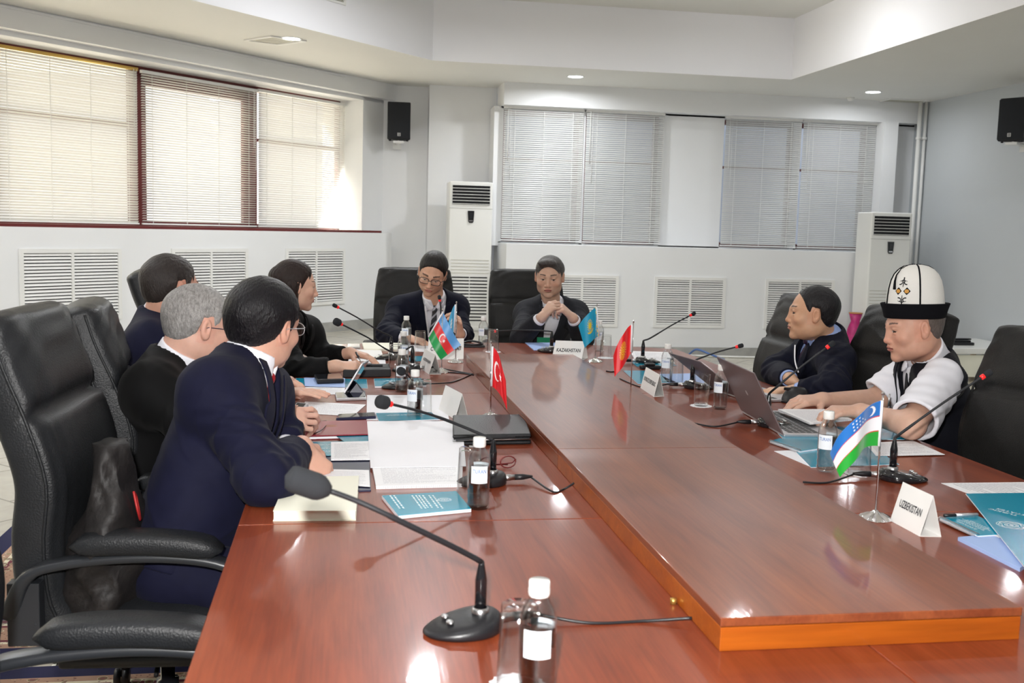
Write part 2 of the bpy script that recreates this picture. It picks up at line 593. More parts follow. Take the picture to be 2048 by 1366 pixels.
# walls
b = MB()
b.box((6.95, -4.2, 0), (7.2, 12.9, ZC + 0.9)); structure(b.build('wall_right', M['wall_r']))
b = MB(); b.box((-9.2, -4.4, 0), (7.2, -4.2, ZC + 0.9)); structure(b.build('wall_front', M['wall']))
b = MB(); b.box((-9.4, -4.4, 0), (-7.6, 4.0, ZC + 0.9)); structure(b.build('wall_side', M['wall']))

# slanted window wall: u runs 0 (out of frame, left) to 9.8; openings to the sky
b = MB()
FR, GL = -8.05, -8.42            # room face, window face
z0, z1 = 1.32, 2.83
for (ua, ub) in ((-4, -1.2), (3.6, 3.72), (9.36, 9.92)):
    b.box((ua, GL - 0.25, 0), (ub, FR, ZC + 0.9), WM)
b.box((-4, GL - 0.25, 0), (9.92, FR, z0), WM)
b.box((-4, GL - 0.25, z1), (9.92, FR, ZC + 0.9), WM)
structure(b.build('wall_left', M['wall']))
# radiator casing below the windows
b = MB(); b.box((-2.5, FR - 0.001, 0.0), (9.54, -7.75, 1.31), WM)
structure(b.build('wall_left_casing', M['wall']))
b = MB(); b.box((-2.5, FR - 0.02, 1.31), (9.37, -7.76, 1.335), WM)
structure(b.build('trim_2', M['maroon']))
b = MB(); b.box((-2.5, -7.75, PZ), (9.56, -7.735, PZ + 0.11), WM); b.box((9.54, FR, PZ), (9.555, -7.75, PZ + 0.11), WM)
structure(b.build('baseboard_left', M['grey_trim']))
# boxed curtain pelmet hanging from the ceiling over the windows
b = MB(); b.box((-2.5, FR - 0.0, 2.87), (9.80, -7.93, ZC), WM); b.box((-2.5, -7.93, ZC - 0.03), (8.9, -7.915, ZC - 0.012), WM)
structure(b.build('trim_3', M['wall']))

# alcove wall with the speaker, pier, back wall with two window bays
b = MB(); b.box((0.2, 12.62, 0), (1.12, 12.9, ZC + 0.9)); b.box((1.0, 12.42, 0), (1.80, 12.9, ZC + 0.9))
structure(b.build('wall_alcove', M['wall']))
YB = 12.05
b = MB()
b.box((1.80, YB, 0), (7.2, YB + 0.35, 1.25)); b.box((1.80, YB, 2.78), (7.2, YB + 0.35, ZC + 0.9))
for xa, xb in ((1.72, 1.83), (2.765, 2.80), (3.74, 4.50), (5.455, 5.48), (6.42, 7.2)):
    b.box((xa, YB, 1.2), (xb, YB + 0.35, 2.8))
structure(b.build('wall_back', M['wall']))
b = MB(); b.box((1.80, 11.4, 0), (6.2, YB, 1.235)); structure(b.build('wall_back_casing', M['wall']))
b = MB(); b.box((1.82, 11.385, 0), (6.2, 11.4, 0.10)); structure(b.build('baseboard_back', M['grey_trim']))
b = MB(); b.box((6.935, -4.1, 0), (6.95, 12.0, 0.10)); structure(b.build('baseboard_right', M['grey_trim']))
b = MB(); b.box((1.80, 11.86, 2.80), (6.9, YB, ZC)); structure(b.build('trim_4', M['wall']))
b = MB(); b.box((6.42, 11.80, 0), (6.60, YB, 2.80)); structure(b.build('trim_5', M['wall']))

# ceiling: a lowered ring around a high recess
cofL = -6.417
pA = WM @ Vector((-6.0, cofL, 0)); pB = Vector((0.88, 10.62, 0)); pC = Vector((4.68, 10.62, 0)); pD = Vector((4.68, -2.4, 0))
pE = Vector((-3.9, -2.4, 0))
inner = [(-3.9, -2.4), (4.68, -2.4), (4.68, 10.62), (0.88, 10.62)]
uu = (-3.9 - cofL * WN.x) / WU.x
inner.append((-3.9, cofL * WN.y + uu * WU.y))
bm = bmesh.new()
outer = [(-9.3, -4.4), (7.2, -4.4), (7.2, 12.95), (-9.3, 12.95)]
ov = [bm.verts.new((x, y, ZC)) for x, y in outer]
iv = [bm.verts.new((x, y, ZC)) for x, y in inner]
oe = [bm.edges.new((ov[i], ov[(i + 1) % 4])) for i in range(4)]
ie = [bm.edges.new((iv[i], iv[(i + 1) % 5])) for i in range(5)]
bmesh.ops.triangle_fill(bm, use_beauty=True, edges=oe + ie)
for f in list(bm.faces):
    c = f.calc_center_median()
    # drop anything filled inside the recess
    inside = True
    for i in range(5):
        a = Vector((*inner[i], 0)); bb = Vector((*inner[(i + 1) % 5], 0))
        if (bb - a).cross(Vector((c.x, c.y, 0)) - a).z < 0: inside = False
    if inside: bm.faces.remove(f)
me = bpy.data.meshes.new('ceiling'); bm.to_mesh(me); bm.free()
structure(link_mesh('ceiling', me, M['ceil']))
b = MB()
n5 = len(inner)
vs = [(x, y, ZC) for x, y in inner] + [(x, y, ZK) for x, y in inner]
b.add(vs, [(i, (i + 1) % n5, n5 + (i + 1) % n5, n5 + i) for i in range(n5)])
structure(b.build('ceiling_recess_sides', M['coffer']))
b = MB(); b.add([(x, y, ZK) for x, y in inner], [tuple(range(n5))]); structure(b.build('ceiling_recess_top', M['ceil']))
b = MB(); b.box((-9.3, -4.4, ZK + 0.3), (7.2, 12.95, ZK + 0.4)); structure(b.build('ceiling_slab', M['ceil']))

# ------------------------------------------------------------------ windows (frames and panes)


def window(n, M4, xa, xb, za, zb, face, opened=False):
    """frame in a local (along, out, z) system given by M4"""
    w = 0.055
    b = MB()
    for lo, hi in (((xa, face - 0.04, za), (xa + w, face + 0.02, zb)), ((xb - w, face - 0.04, za), (xb, face + 0.02, zb)),
                   ((xa, face - 0.04, za), (xb, face + 0.02, za + w)), ((xa, face - 0.04, zb - w), (xb, face + 0.02, zb))):
        b.box(lo, hi, M4)
    if opened:
        q = 0.12
        for lo, hi in (((xa + w, face - 0.03, za), (xa + w + 0.07, face + 0.01, zb)), ((xb - w - 0.07, face - 0.03, za), (xb - w, face + 0.01, zb)),
                       ((xa, face - 0.03, zb - w - q), (xb, face + 0.01, zb - w))):
            b.box(lo, hi, M4)
    else:
        b.box((xa, face - 0.03, za + (zb - za) * 0.62), (xb, face + 0.01, za + (zb - za) * 0.62 + 0.03), M4)
    o = structure(b.build('window_%d' % n, M['maroon']))
    b = MB(); b.box((xa + w, face - 0.012, za + w), (xb - w, face - 0.008, zb - w), M4)
    b.build('pane', M['pane'], o)
    return o


I4 = Matrix.Identity(4)
LW = [(5.03 - 1.31, 5.03), (5.03, 6.50), (6.50, 7.99), (7.99, 9.38)]
for i, (a, c) in enumerate(LW):
    window(i + 1, WM, a, c, z0, z1, GL, opened=(i == 2))
FL = Matrix(((1, 0, 0, 0), (0, -1, 0, 0), (0, 0, 1, 0), (0, 0, 0, 1)))      # out = -Y
BW = [(1.83, 2.765), (2.80, 3.74), (4.50, 5.455), (5.48, 6.42)]
for i, (a, c) in enumerate(BW):
    window(i + 5, FL, a, c, 1.25, 2.78, -(YB + 0.2))

# ------------------------------------------------------------------ venetian blinds


def blind(M4, xa, xb, za, zb, face, tilt, label, group, wand_side=1, pitch=0.0235, rail=None):
    c0 = M4 @ Vector(((xa + xb) / 2, face, zb))
    root = empty('venetian_blind', c0, 0, label, 'blind', group)
    rm = Matrix.Translation(-c0) @ M4

    def P(n, bb, m): return bb.build(n, m, root)
    b = MB(); b.box((xa, face - 0.016, zb - 0.03), (xb, face + 0.016, zb), rm); P('head_rail', b, rail or M['white_metal'])
    b = MB(); b.box((xa, face - 0.010, za), (xb, face + 0.010, za + 0.014), rm); P('bottom_rail', b, M['white_metal'])
    b = MB(); z = zb - 0.045; hw = 0.0125; i = 0
    while z > za + 0.02:
        t = tilt + rnd.uniform(-0.02, 0.02)
        dy, dz = math.cos(t) * hw, math.sin(t) * hw
        cv = 0.0018
        jz = rnd.uniform(-0.0008, 0.0008)
        vs = []
        for x in (xa + 0.004, xb - 0.004):
            vs += [(x, face + dy, z - dz + jz), (x, face + cv * math.sin(t), z + cv + jz), (x, face - dy, z + dz + jz)]
        vs = [rm @ Vector(p) for p in vs]
        b.add(vs, [(0, 1, 4, 3), (1, 2, 5, 4)], True)
        z -= pitch; i += 1
    P('slats', b, M['slat'])
    w = xb - xa
    for f in (0.08, 0.36, 0.64, 0.92) if w > 1.2 else (0.14, 0.5, 0.86):
        b = MB(); x = xa + w * f
        b.box((x - 0.0025, face + 0.013, za + 0.01), (x + 0.0025, face + 0.0142, zb - 0.02), rm)
        P('ladder_tape', b, M['white_rubber'])
    x = xb - 0.06 if wand_side > 0 else xa + 0.05
    b = MB(); b.tube([rm @ Vector((x, face + 0.03, zb - 0.02)), rm @ Vector((x, face + 0.03, zb - 0.62))], 0.004, 6); P('tilt_wand', b, M['white_rubber'])
    b = MB(); b.tube([rm @ Vector((x + 0.03, face + 0.028, zb - 0.02)), rm @ Vector((x + 0.028, face + 0.028, zb - 0.85))], 0.0025, 5); P('lift_cord', b, M['white_rubber'])
    return root


M['ground'] = mat('pale_paving', (0.55, 0.52, 0.46), 0.9, noise=0.05, nscale=0.5)
b = MB(); b.box((-60, -40, -1.2), (60, 60, -1.0)); structure(b.build('ground', M['ground']))
M['shade_wall'] = mat('blue_grey_render', (0.42, 0.46, 0.56), 0.9)
b = MB(); b.box((1.0, 12.96, -1.0), (1.3, 15.9, 6.5)); b.box((1.0, 15.6, -1.0), (5.0, 15.9, 6.5)); b.box((5.0, 15.6, -1.0), (12.0, 15.9, 4.6)); structure(b.build('wall_added_shade', M['shade_wall']))  # walls added outside to shade the far windows from sun, sky and ground
gb = 'venetian blinds on the slanted window wall'
blind(WM, LW[1][0] + 0.02, LW[1][1] - 0.03, 1.345, 2.80, -8.33, -0.80, 'white venetian blind on the slanted wall window furthest left, mostly closed slats', gb, rail=M['brass'])
blind(WM, LW[2][0] + 0.01, LW[2][1] - 0.02, 1.345, 2.79, -8.33, -0.45, 'white venetian blind over the brightest window, middle of the slanted wall', gb)
blind(WM, LW[3][0] + 0.01, LW[3][1] - 0.02, 1.345, 2.80, -8.33, -0.80, 'white venetian blind on the slanted wall window nearest the wall speaker', gb)
blind(WM, LW[0][0] + 0.06, LW[0][1] - 0.02, 1.345, 2.80, -8.33, -0.6, 'white venetian blind continuing past the left edge of the picture', gb)
blind(WM, -1.15, 1.15, 1.345, 2.80, -8.33, -0.4, 'white venetian blind far past the left edge of the picture, half open', gb, pitch=.03)
blind(WM, 1.2, 3.55, 1.345, 2.80, -8.33, -0.4, 'white venetian blind past the left edge of the picture, half open', gb, pitch=.03)
gb = 'venetian blinds on the far wall'
nm = ['grey venetian blind nearest the left air conditioner on the far wall', 'grey venetian blind second from the left air conditioner on the far wall',
      'grey venetian blind with a bright centre, left one of the right-hand window pair', 'grey venetian blind beside the corner pipes, dull in its upper third']
for i, (a, c) in enumerate(BW):
    blind(FL, a - 0.012 if i != 0 else a - 0.01, c + 0.0, 1.262, 2.80, -11.985, 0.98, nm[i], gb, wand_side=-1)

# ------------------------------------------------------------------ radiator grilles


def grille(M4, xa, xb, za, zb, face, label, group):
    c0 = M4 @ Vector(((xa + xb) / 2, face, za))
    root = empty('radiator_grille', c0, 0, label, 'grille', group)
    rm = Matrix.Translation(-c0) @ M4
    fw = 0.035
    b = MB()
    for lo, hi in (((xa - fw, face + 0.001, za - fw), (xa, face + 0.016, zb + fw)), ((xb, face + 0.001, za - fw), (xb + fw, face + 0.016, zb + fw)),
                   ((xa, face + 0.001, za - fw), (xb, face + 0.016, za)), ((xa, face + 0.001, zb), (xb, face + 0.016, zb + fw))):
        b.box(lo, hi, rm)
    b.build('frame', M['white_metal'], root)
    b = MB(); xm = (xa + xb) / 2; b.box((xm - 0.012, face + 0.001, za), (xm + 0.012, face + 0.015, zb), rm); b.build('mullion', M['white_metal'], root)
    b = MB(); b.box((xa, face + 0.0005, za), (xb, face + 0.002, zb), rm); b.build('backing', M['dark_hole'], root)
    b = MB(); n = 20; p = (zb - za) / n
    for i in range(n):
        z = za + p * (i + 0.5); hh = p * rnd.uniform(0.30, 0.37)
        vs = []
        for x in (xa, xb):
            vs += [(x, face + 0.013, z - hh), (x, face + 0.003, z + hh), (x, face + 0.004, z + hh), (x, face + 0.014, z - hh + 0.001)]
        vs = [rm @ Vector(q) for q in vs]
        b.add(vs, [(0, 1, 5, 4), (1, 2, 6, 5), (2, 3, 7, 6), (3, 0, 4, 7)])
    b.build('louvres', M['white_metal'], root)
    return root


g = 'radiator grilles under the slanted wall windows'
grille(WM, 4.91, 5.79, 0.56, 1.10, -7.75, 'white louvred grille behind the left-hand empty chairs, nearest the left picture edge', g)
grille(WM, 6.40, 7.26, 0.56, 1.10, -7.75, 'white louvred grille behind the seated man with short dark hair', g)
grille(WM, 7.85, 8.69, 0.56, 1.10, -7.75, 'white louvred grille behind the seated woman', g)
g = 'radiator grilles along the far wall'
grille(FL, 2.28, 3.06, 0.36, 0.87, -11.4, 'white louvred grille behind the shoulder of the man with clasped hands', g)
grille(FL, 3.55, 4.33, 0.36, 0.87, -11.4, 'white louvred grille standing clear between the two groups of sitters', g)
grille(FL, 4.88, 5.66, 0.36, 0.87, -11.4, 'white louvred grille behind the man in navy on the right', g)

# ------------------------------------------------------------------ floor-standing air conditioners


def air_conditioner(x0, y0, z0, label):
    root = empty('air_conditioner', (x0, y0, z0), 0, label, 'air conditioner', 'floor standing air conditioners against the far wall')
    w, d, h = 0.25, 0.34, 1.70
    b = MB(); b.box((-w, 0, 0.03), (w, d, h)); b.build('body', M['white_plastic'], root, bevel=0.018)
    b = MB(); b.box((-w - 0.006, -0.004, 0), (w + 0.006, d, 0.05)); b.build('plinth', M['white_plastic'], root, bevel=0.006)
    b = MB(); b.box((-w + 0.035, -0.004, h - 0.26), (w - 0.035, 0.0, h - 0.04)); b.build('air_outlet', M['dark_hole'], root)
    b = MB()
    for i in range(7):
        z = h - 0.255 + i * 0.035
        b.box((-w + 0.035, -0.014, z), (w - 0.035, -0.004, z + 0.006))
    b.build('louvres', M['white_plastic'], root)
    b = MB(); b.box((-w + 0.002, -0.003, h - 0.305), (w - 0.002, 0.0, h - 0.301)); b.build('seam', M['grey_trim'], root)
    b = MB(); b.prism([(-0.038, 0), (0.038, 0), (0.030, -0.12), (0.02, -0.135), (-0.02, -0.135), (-0.030, -0.12)], 0, 0.012,
                      Matrix(((1, 0, 0, 0), (0, 0, -1, -0.0), (0, 1, 0, h - 0.33), (0, 0, 0, 1))))
    bd = b.build('badge', M['gloss_black'], root)
    b = MB(); b.prism([(-0.018, -0.02), (0.018, -0.02), (0.016, -0.085), (-0.016, -0.085)], 0, 0.0135,
                      Matrix(((1, 0, 0, 0), (0, 0, -1, -0.0), (0, 1, 0, h - 0.33), (0, 0, 0, 1))))
    b.build('display', M['screen'], bd)
    b = MB(); b.box((-0.022, -0.014, h - 0.45), (0.022, -0.012, h - 0.436)); b.build('badge_strip', M['chrome'], bd)
    b = MB()
    for i in range(5):
        z = 0.66 + i * 0.037
        b.box((-w + 0.03, -0.005, z), (w - 0.03, 0, z + 0.006))
    b.build('vent_ridges', M['vent_metal'], root)
    b = MB()
    for i in range(14):
        z = 0.11 + i * 0.038
        b.box((-w + 0.045, -0.003, z), (-0.004, 0.001, z + 0.014)); b.box((0.004, -0.003, z), (w - 0.045, 0.001, z + 0.014))
    b.build('intake_slots', M['dark_hole'], root)


air_conditioner(1.45, 11.85, PZ, 'tall white air conditioner behind the man with black glasses')
air_conditioner(6.15, 11.0, 0.0, 'tall white air conditioner in the far right corner, behind the tall white hat')

# ------------------------------------------------------------------ wall speakers


def speaker(loc, rz, label):
    root = empty('wall_speaker', loc, rz, label, 'speaker', 'black speakers on the walls')
    w, h, d = 0.135, 0.43, 0.22
    b = MB(); b.prism([(-w, 0), (w, 0), (w * 0.72, d), (-w * 0.72, d)], 0, h); b.build('cabinet', M['blackm'], root, bevel=0.012)
    b = MB()
    n = 9; pts = []
    for i in range(n):
        a = -1 + 2 * i / (n - 1)
        pts.append((a * (w - 0.004), -0.012 - 0.016 * (1 - a * a)))
    b.prism(pts + [(w - 0.004, 0.0), (-w + 0.004, 0.0)], 0.015, h - 0.015)
    gr = b.build('grille', M['foam'], root)
    b = MB(); b.box((-0.017, -0.0315, 0.04), (0.017, -0.029, 0.075)); lg = b.build('emblem', M['card'], root)
    b = MB(); b.box((-0.013, -0.033, 0.044), (0.013, -0.0314, 0.071)); b.build('emblem_field', M['blackp'], lg)
    text_mesh('emblem_mark', 'EV', M['card'], lg, (-0.010, -0.0331, 0.049), (1, 0, 0), (0, 0, 1), 0.020, 0.017, bold=0.01)
    b = MB(); b.box((-0.06, 0.02, -0.035), (0.06, 0.10, -0.01)); b.tube([(0, 0.06, -0.02), (0, 0.33, -0.02)], 0.018, 8)
    b.box((-0.05, 0.32, -0.09), (0.05, 0.335, 0.05)); b.build('bracket', M['white_metal'], root)
    b = MB()
    for s in (-1, 1):
        b = MB(); b.lathe([(0.012, -0.014), (0.014, 0)], 10, (s * 0.10, 0.04, 0)); b.build('foot', M['blackp'], root)


speaker((0.64, 12.27, 2.39), 0.0, 'black wall speaker in the alcove, left of the left air conditioner')
speaker((6.66, 9.72, 2.42), -1.05, 'black wall speaker on the right wall, cut by the picture edge')

# ------------------------------------------------------------------ ceiling fittings
M['lamp'] = mat('lamp_disc', (1, 1, 1), 0.5, emit=(0.92, 0.96, 1.0), es=14.0)


def downlight(x, y, z, label, power=26, vis=True):
    root = empty('downlight', (x, y, z), 0, label, 'ceiling light', 'round recessed downlights')
    b = MB(); b.lathe([(0.078, -0.001), (0.088, -0.006), (0.098, -0.006), (0.104, -0.001)], 28, cap=False); b.build('trim_ring', M['white_metal'], root)
    b = MB(); b.lathe([(0.0, -0.0035), (0.078, -0.0035)], 28, cap=False); b.build('lens', M['lamp'], root)
    l = area_light('downlight_lamp', (0, 0, -0.012), 0.15, power, (0.95, 0.97, 1.0)); l.parent = root
    l.data.spread = 3.0
    return root


downlight(-0.47, 9.80, ZC, 'lit round downlight beside the ceiling vent, nearest the slanted windows', 13)
downlight(2.47, 11.19, ZC, 'lit round downlight above the far wall, right of the left air conditioner', 26)
downlight(5.92, 11.19, ZC, 'lit round downlight beside the vent in the far right ceiling corner', 10)
offlab = 'lit round downlight over the near part of the room, above the picture'
for x, y, z, p in ((-3.0, 7.0, ZC, 40), (5.85, 8.0, ZC, 8), (5.85, 4.6, ZC, 8), (5.85, 1.2, ZC, 8), (-2.4, 4.2, ZC, 30), (-5.2, 1.0, ZC, 30)):
    downlight(x, y, z, offlab, p)
for x, y in ((3.5, 8.5), (0.68, 7.9), (3.6, 4.8), (0.6, 4.6), (3.6, 1.4), (-0.5, 1.2), (-2.6, 1.5)):
    downlight(x, y, ZK, 'lit round downlight in the high ceiling recess, above the picture', (75 if x < 2 else 26) if y > 7 else 10)
# uplighter lamp that makes the bright patch on the right side of the recess
l = area_light('recess_side_lamp', (3.5, 8.7, 3.35), 0.12, 4, (1, 0.99, 0.96), target=(4.68, 9.0, 3.35))


def ceiling_vent(pts, z, label, side=False):
    """pts: four corners"""
    c = sum((Vector(p) for p in pts), Vector()) / 4
    root = empty('ceiling_vent', c, 0, label, 'vent')
    P = [Vector(p) - c for p in pts]
    nrm = (P[1] - P[0]).cross(P[3] - P[0]).normalized()
    if (not side and nrm.z > 0) or (side and nrm.dot(WN) < 0): nrm = -nrm
    L = lambda u, v, h=0: (P[0] * (1 - u) + P[1] * u) * (1 - v) + (P[3] * (1 - u) + P[2] * u) * v + nrm * h

    def slab(b, u0, u1, v0, v1, h0, h1):
        vs = [L(u0, v0, h0), L(u1, v0, h0), L(u1, v1, h0), L(u0, v1, h0), L(u0, v0, h1), L(u1, v0, h1), L(u1, v1, h1), L(u0, v1, h1)]
        b.add(vs, [(0, 3, 2, 1), (4, 5, 6, 7), (0, 1, 5, 4), (1, 2, 6, 5), (2, 3, 7, 6), (3, 0, 4, 7)])
    b = MB()
    for q in ((0, 1, 0, .09), (0, 1, .91, 1), (0, .05, .09, .91), (.95, 1, .09, .91)): slab(b, *q, 0.0005, 0.012)
    b.build('frame', M['white_metal'], root)
    b = MB(); slab(b, .05, .95, .09, .91, 0.0006, 0.001); b.build('backing', M['dark_hole'] if side else M['vent_metal'], root)
    b = MB(); n = 9
    for i in range(n):
        v = .09 + .82 * (i + .3) / n
        slab(b, .05, .95, v, v + .82 / n * .45, 0.002, 0.008)
    b.build('blades', M['vent_metal'], root)


ceiling_vent([(-0.90, 9.98, ZC), (-0.64, 9.70, ZC), (-0.33, 9.86, ZC), (-0.59, 10.14, ZC)], ZC, 'small rectangular ceiling vent touching a lit downlight, above the slanted windows')
ceiling_vent([(6.36, 11.60, ZC), (6.86, 11.60, ZC), (6.86, 12.0, ZC), (6.36, 12.0, ZC)], ZC, 'square beige ceiling vent in the far right corner of the room')
vp = [WM @ Vector((u, cofL + 0.002, z)) for u, z in ((6.6, 3.335), (7.20, 3.335), (7.20, 3.56), (6.6, 3.56))]
ceiling_vent(vp, 0, 'white grille high on the side of the ceiling recess, cut by the top picture edge', side=True)
b = MB(); b.lathe([(0.045, 0), (0.045, -0.012), (0.03, -0.035), (0.0, -0.04)], 16, (0, 0, 0))
o = b.build('motion_sensor', M['white_plastic']); o.location = (5.92, 11.72, ZC - 0.001); tag(o, 'small round sensor on the ceiling above the right-hand window pair', 'sensor')

# heating pipes in the corner
for i, x in enumerate((6.84, 6.915)):
    b = MB(); b.tube([(0, 0, 0.0), (0, 0, ZC - 0.005)], 0.026 if i == 0 else 0.02, 12)
    for z in (0.9, 2.6): b.lathe([(0.034, z), (0.034, z + 0.03)], 12)
    o = b.build('heating_pipe', M['white_metal']); o.location = (x, 11.75, 0)
    tag(o, ('thicker' if i == 0 else 'thinner') + ' white vertical heating pipe in the far right corner, ' + ('nearer the blinds' if i == 0 else 'against the right wall'), 'pipe', 'pipes in the far right corner')

# side table, objects and floor oddments on the right and left
root = empty('side_table', (6.35, 9.9, 0), 0, 'small white-topped side table by the right wall, behind the empty chair', 'table')
b = MB(); b.box((-0.35, -0.5, 0.28), (0.55, 0.5, 0.34)); b.build('tabletop', M['white_plastic'], root, bevel=0.008)
for sx, sy in ((-.30, -.45), (.50, -.45), (-.30, .45), (.50, .45)):
    b = MB(); b.box((sx - .02, sy - .02, 0), (sx + .02, sy + .02, 0.28)); b.build('leg', M['wood_leg'], root)
b = MB(); b.box((-0.33, -0.48, 0.05), (0.53, -0.46, 0.27)); b.build('panel', M['cream'], root)
b = MB(); b.box((-.12, -.09, 0), (.12, .09, 0.03)); b.box((-.09, -.06, .03), (.1, .07, .05)); b.box((-.05, -.02, .05), (.13, .03, .065))
o = b.build('folded_cables', M['blackp'], bevel=0.008); o.location = (6.28, 9.75, 0.34); tag(o, 'black bundle lying on the small white side table', 'cable bundle')

root = empty('floor_vase', (5.78, 11.0, 0), 0, 'pink and purple vase on the floor beside the right air conditioner', 'vase')
b = MB(); b.lathe([(0.07, 0), (0.10, 0.05), (0.11, 0.2), (0.08, 0.38), (0.05, 0.46), (0.075, 0.55), (0.068, 0.55), (0.04, 0.46)], 20); b.build('body', M['pink'], root)
b = MB(); b.lathe([(0.072, 0.545), (0.08, 0.55), (0.074, 0.558)], 20); b.build('rim', M['gold'], root)

b = MB(); b.tube(smooth_path([(3.9, 11.34, 0.012), (4.6, 11.2, 0.012), (5.4, 11.25, 0.012), (6.2, 11.1, 0.012)]), 0.012, 6)
tag(b.build('floor_cable', M['white_rubber']), 'white cable along the foot of the far wall', 'cable')
b = MB(); b.tube(smooth_path([(3.95, 11.36, 0.02), (4.0, 11.25, 0.09), (4.12, 11.1, 0.05), (4.22, 10.95, 0.012)]), 0.012, 6)
tag(b.build('blue_cable_loop', mat('blue_cable', srgb(80, 110, 165), 0.5)), 'short looped blue cable at the foot of the far wall', 'cable')
b = MB(); b.tube(smooth_path([(-1.9, 7.55, 0.01), (-1.72, 7.4, 0.05), (-1.6, 7.5, 0.01), (-1.78, 7.2, 0.01), (-1.55, 7.12, 0.01)]), 0.008, 6)
tag(b.build('black_floor_cable', M['blackp']), 'thin black cable loops on the floor by the step, left side', 'cable')
root = empty('wooden_chair', (-2.55, 5.3, 0), 0.3, 'golden wooden chair whose leg shows at the left picture edge', 'chair')
for sx, sy in ((-.22, -.2), (.22, -.2), (-.22, .2), (.22, .2)):
    b = MB(); b.tube([(sx, sy, 0), (sx * .98, sy, .43)], [.016, .022], 10); b.build('leg', M['wood_leg'], root)
b = MB(); b.box((-.25, -.24, .43), (.25, .24, .49)); b.build('seat', M['cream'], root, bevel=.02)
b = MB(); b.box((-.24, .2, .49), (.24, .24, .95)); b.build('backrest', M['wood_leg'], root, bevel=.015)


# ------------------------------------------------------------------ patterned rugs
def rug_mat(name, W_, H_):
    m, nt, b = new_mat(name)
    N = nt.nodes.new; L = nt.links.new
    t = N('ShaderNodeTexCoord'); sp = N('ShaderNodeSeparateXYZ'); L(t.outputs['Object'], sp.inputs[0])

    def ma(op, a, bb=None):
        n = N('ShaderNodeMath'); n.operation = op
        for i, v in enumerate((a, bb)):
            if v is None: continue
            if isinstance(v, (int, float)): n.inputs[i].default_value = v
            else: L(v, n.inputs[i])
        return n.outputs[0]
    dx = ma('SUBTRACT', W_ / 2, ma('ABSOLUTE', sp.outputs[0]))
    dy = ma('SUBTRACT', H_ / 2, ma('ABSOLUTE', sp.outputs[1]))
    d = ma('MINIMUM', dx, dy)
    ramp = N('ShaderNodeValToRGB'); ramp.color_ramp.interpolation = 'CONSTANT'
    sc = ma('DIVIDE', d, 0.9)
    L(sc, ramp.inputs[0])
    navy = (*srgb(22, 24, 66), 1); tan = (*srgb(176, 140, 118), 1); crm = (*srgb(226, 216, 190), 1); mar = (*srgb(110, 50, 60), 1); pur = (*srgb(96, 78, 104), 1)
    stops = [(0, navy), (.09, tan), (.13, crm), (.15, mar), (.17, tan), (.29, mar), (.31, crm), (.33, pur), (.46, crm), (.48, tan), (.54, mar), (.55, crm)]
    e = ramp.color_ramp.elements
    e[0].position = 0; e[0].color = navy; e[1].position = .09; e[1].color = tan
    for p, c in stops[2:]:
        k = e.new(p); k.color = c
    vo = N('ShaderNodeTexVoronoi'); vo.inputs['Scale'].default_value = 26; L(t.outputs['Object'], vo.inputs['Vector'])
    c2 = N('ShaderNodeValToRGB'); c2.color_ramp.interpolation = 'CONSTANT'; L(vo.outputs['Distance'], c2.inputs[0])
    q = c2.color_ramp.elements; q[0].position = 0; q[0].color = mar; q[1].position = .25; q[1].color = (*srgb(120, 110, 70), 1)
    for p, c in ((.38, crm), (.62, tan)):
        k = q.new(p); k.color = c
    ns = N('ShaderNodeTexNoise'); ns.inputs['Scale'].default_value = 9; L(t.outputs['Object'], ns.inputs['Vector'])
    infield = ma('GREATER_THAN', sc, 0.01)
    notnavy = ma('GREATER_THAN', sc, 0.10)
    f1 = ma('MULTIPLY', ma('MULTIPLY', ma('LESS_THAN', vo.outputs['Distance'], 0.42), notnavy), 0.75)
    f2 = ma('MULTIPLY', f1, ma('GREATER_THAN', ns.outputs['Fac'], 0.46))
    mx = N('ShaderNodeMix'); mx.data_type = 'RGBA'; L(f2, mx.inputs[0]); L(ramp.outputs[0], mx.inputs[6]); L(c2.outputs[0], mx.inputs[7])
    # diagonal latch pattern of the field
    wv = N('ShaderNodeTexWave'); wv.wave_type = 'BANDS'; wv.bands_direction = 'DIAGONAL'; wv.inputs['Scale'].default_value = 1.1; wv.inputs['Distortion'].default_value = 0
    L(t.outputs['Object'], wv.inputs['Vector'])
    band = ma('MULTIPLY', ma('GREATER_THAN', wv.outputs['Fac'], 0.90), ma('GREATER_THAN', sc, 0.56))
    mx2 = N('ShaderNodeMix'); mx2.data_type = 'RGBA'; L(band, mx2.inputs[0]); L(mx.outputs[2], mx2.inputs[6]); mx2.inputs[7].default_value = (*srgb(150, 112, 92), 1)
    fine = N('ShaderNodeTexVoronoi'); fine.inputs['Scale'].default_value = 60; L(t.outputs['Object'], fine.inputs['Vector'])
    sp2 = ma('MULTIPLY', ma('LESS_THAN', fine.outputs['Distance'], 0.22), ma('MULTIPLY', notnavy, 0.7))
    mx3 = N('ShaderNodeMix'); mx3.data_type = 'RGBA'; L(sp2, mx3.inputs[0]); L(mx2.outputs[2], mx3.inputs[6]); mx3.inputs[7].default_value = (*srgb(96, 50, 52), 1)
    L(mx3.outputs[2], b.inputs['Base Color'])
    b.inputs['Roughness'].default_value = 0.95
    return m


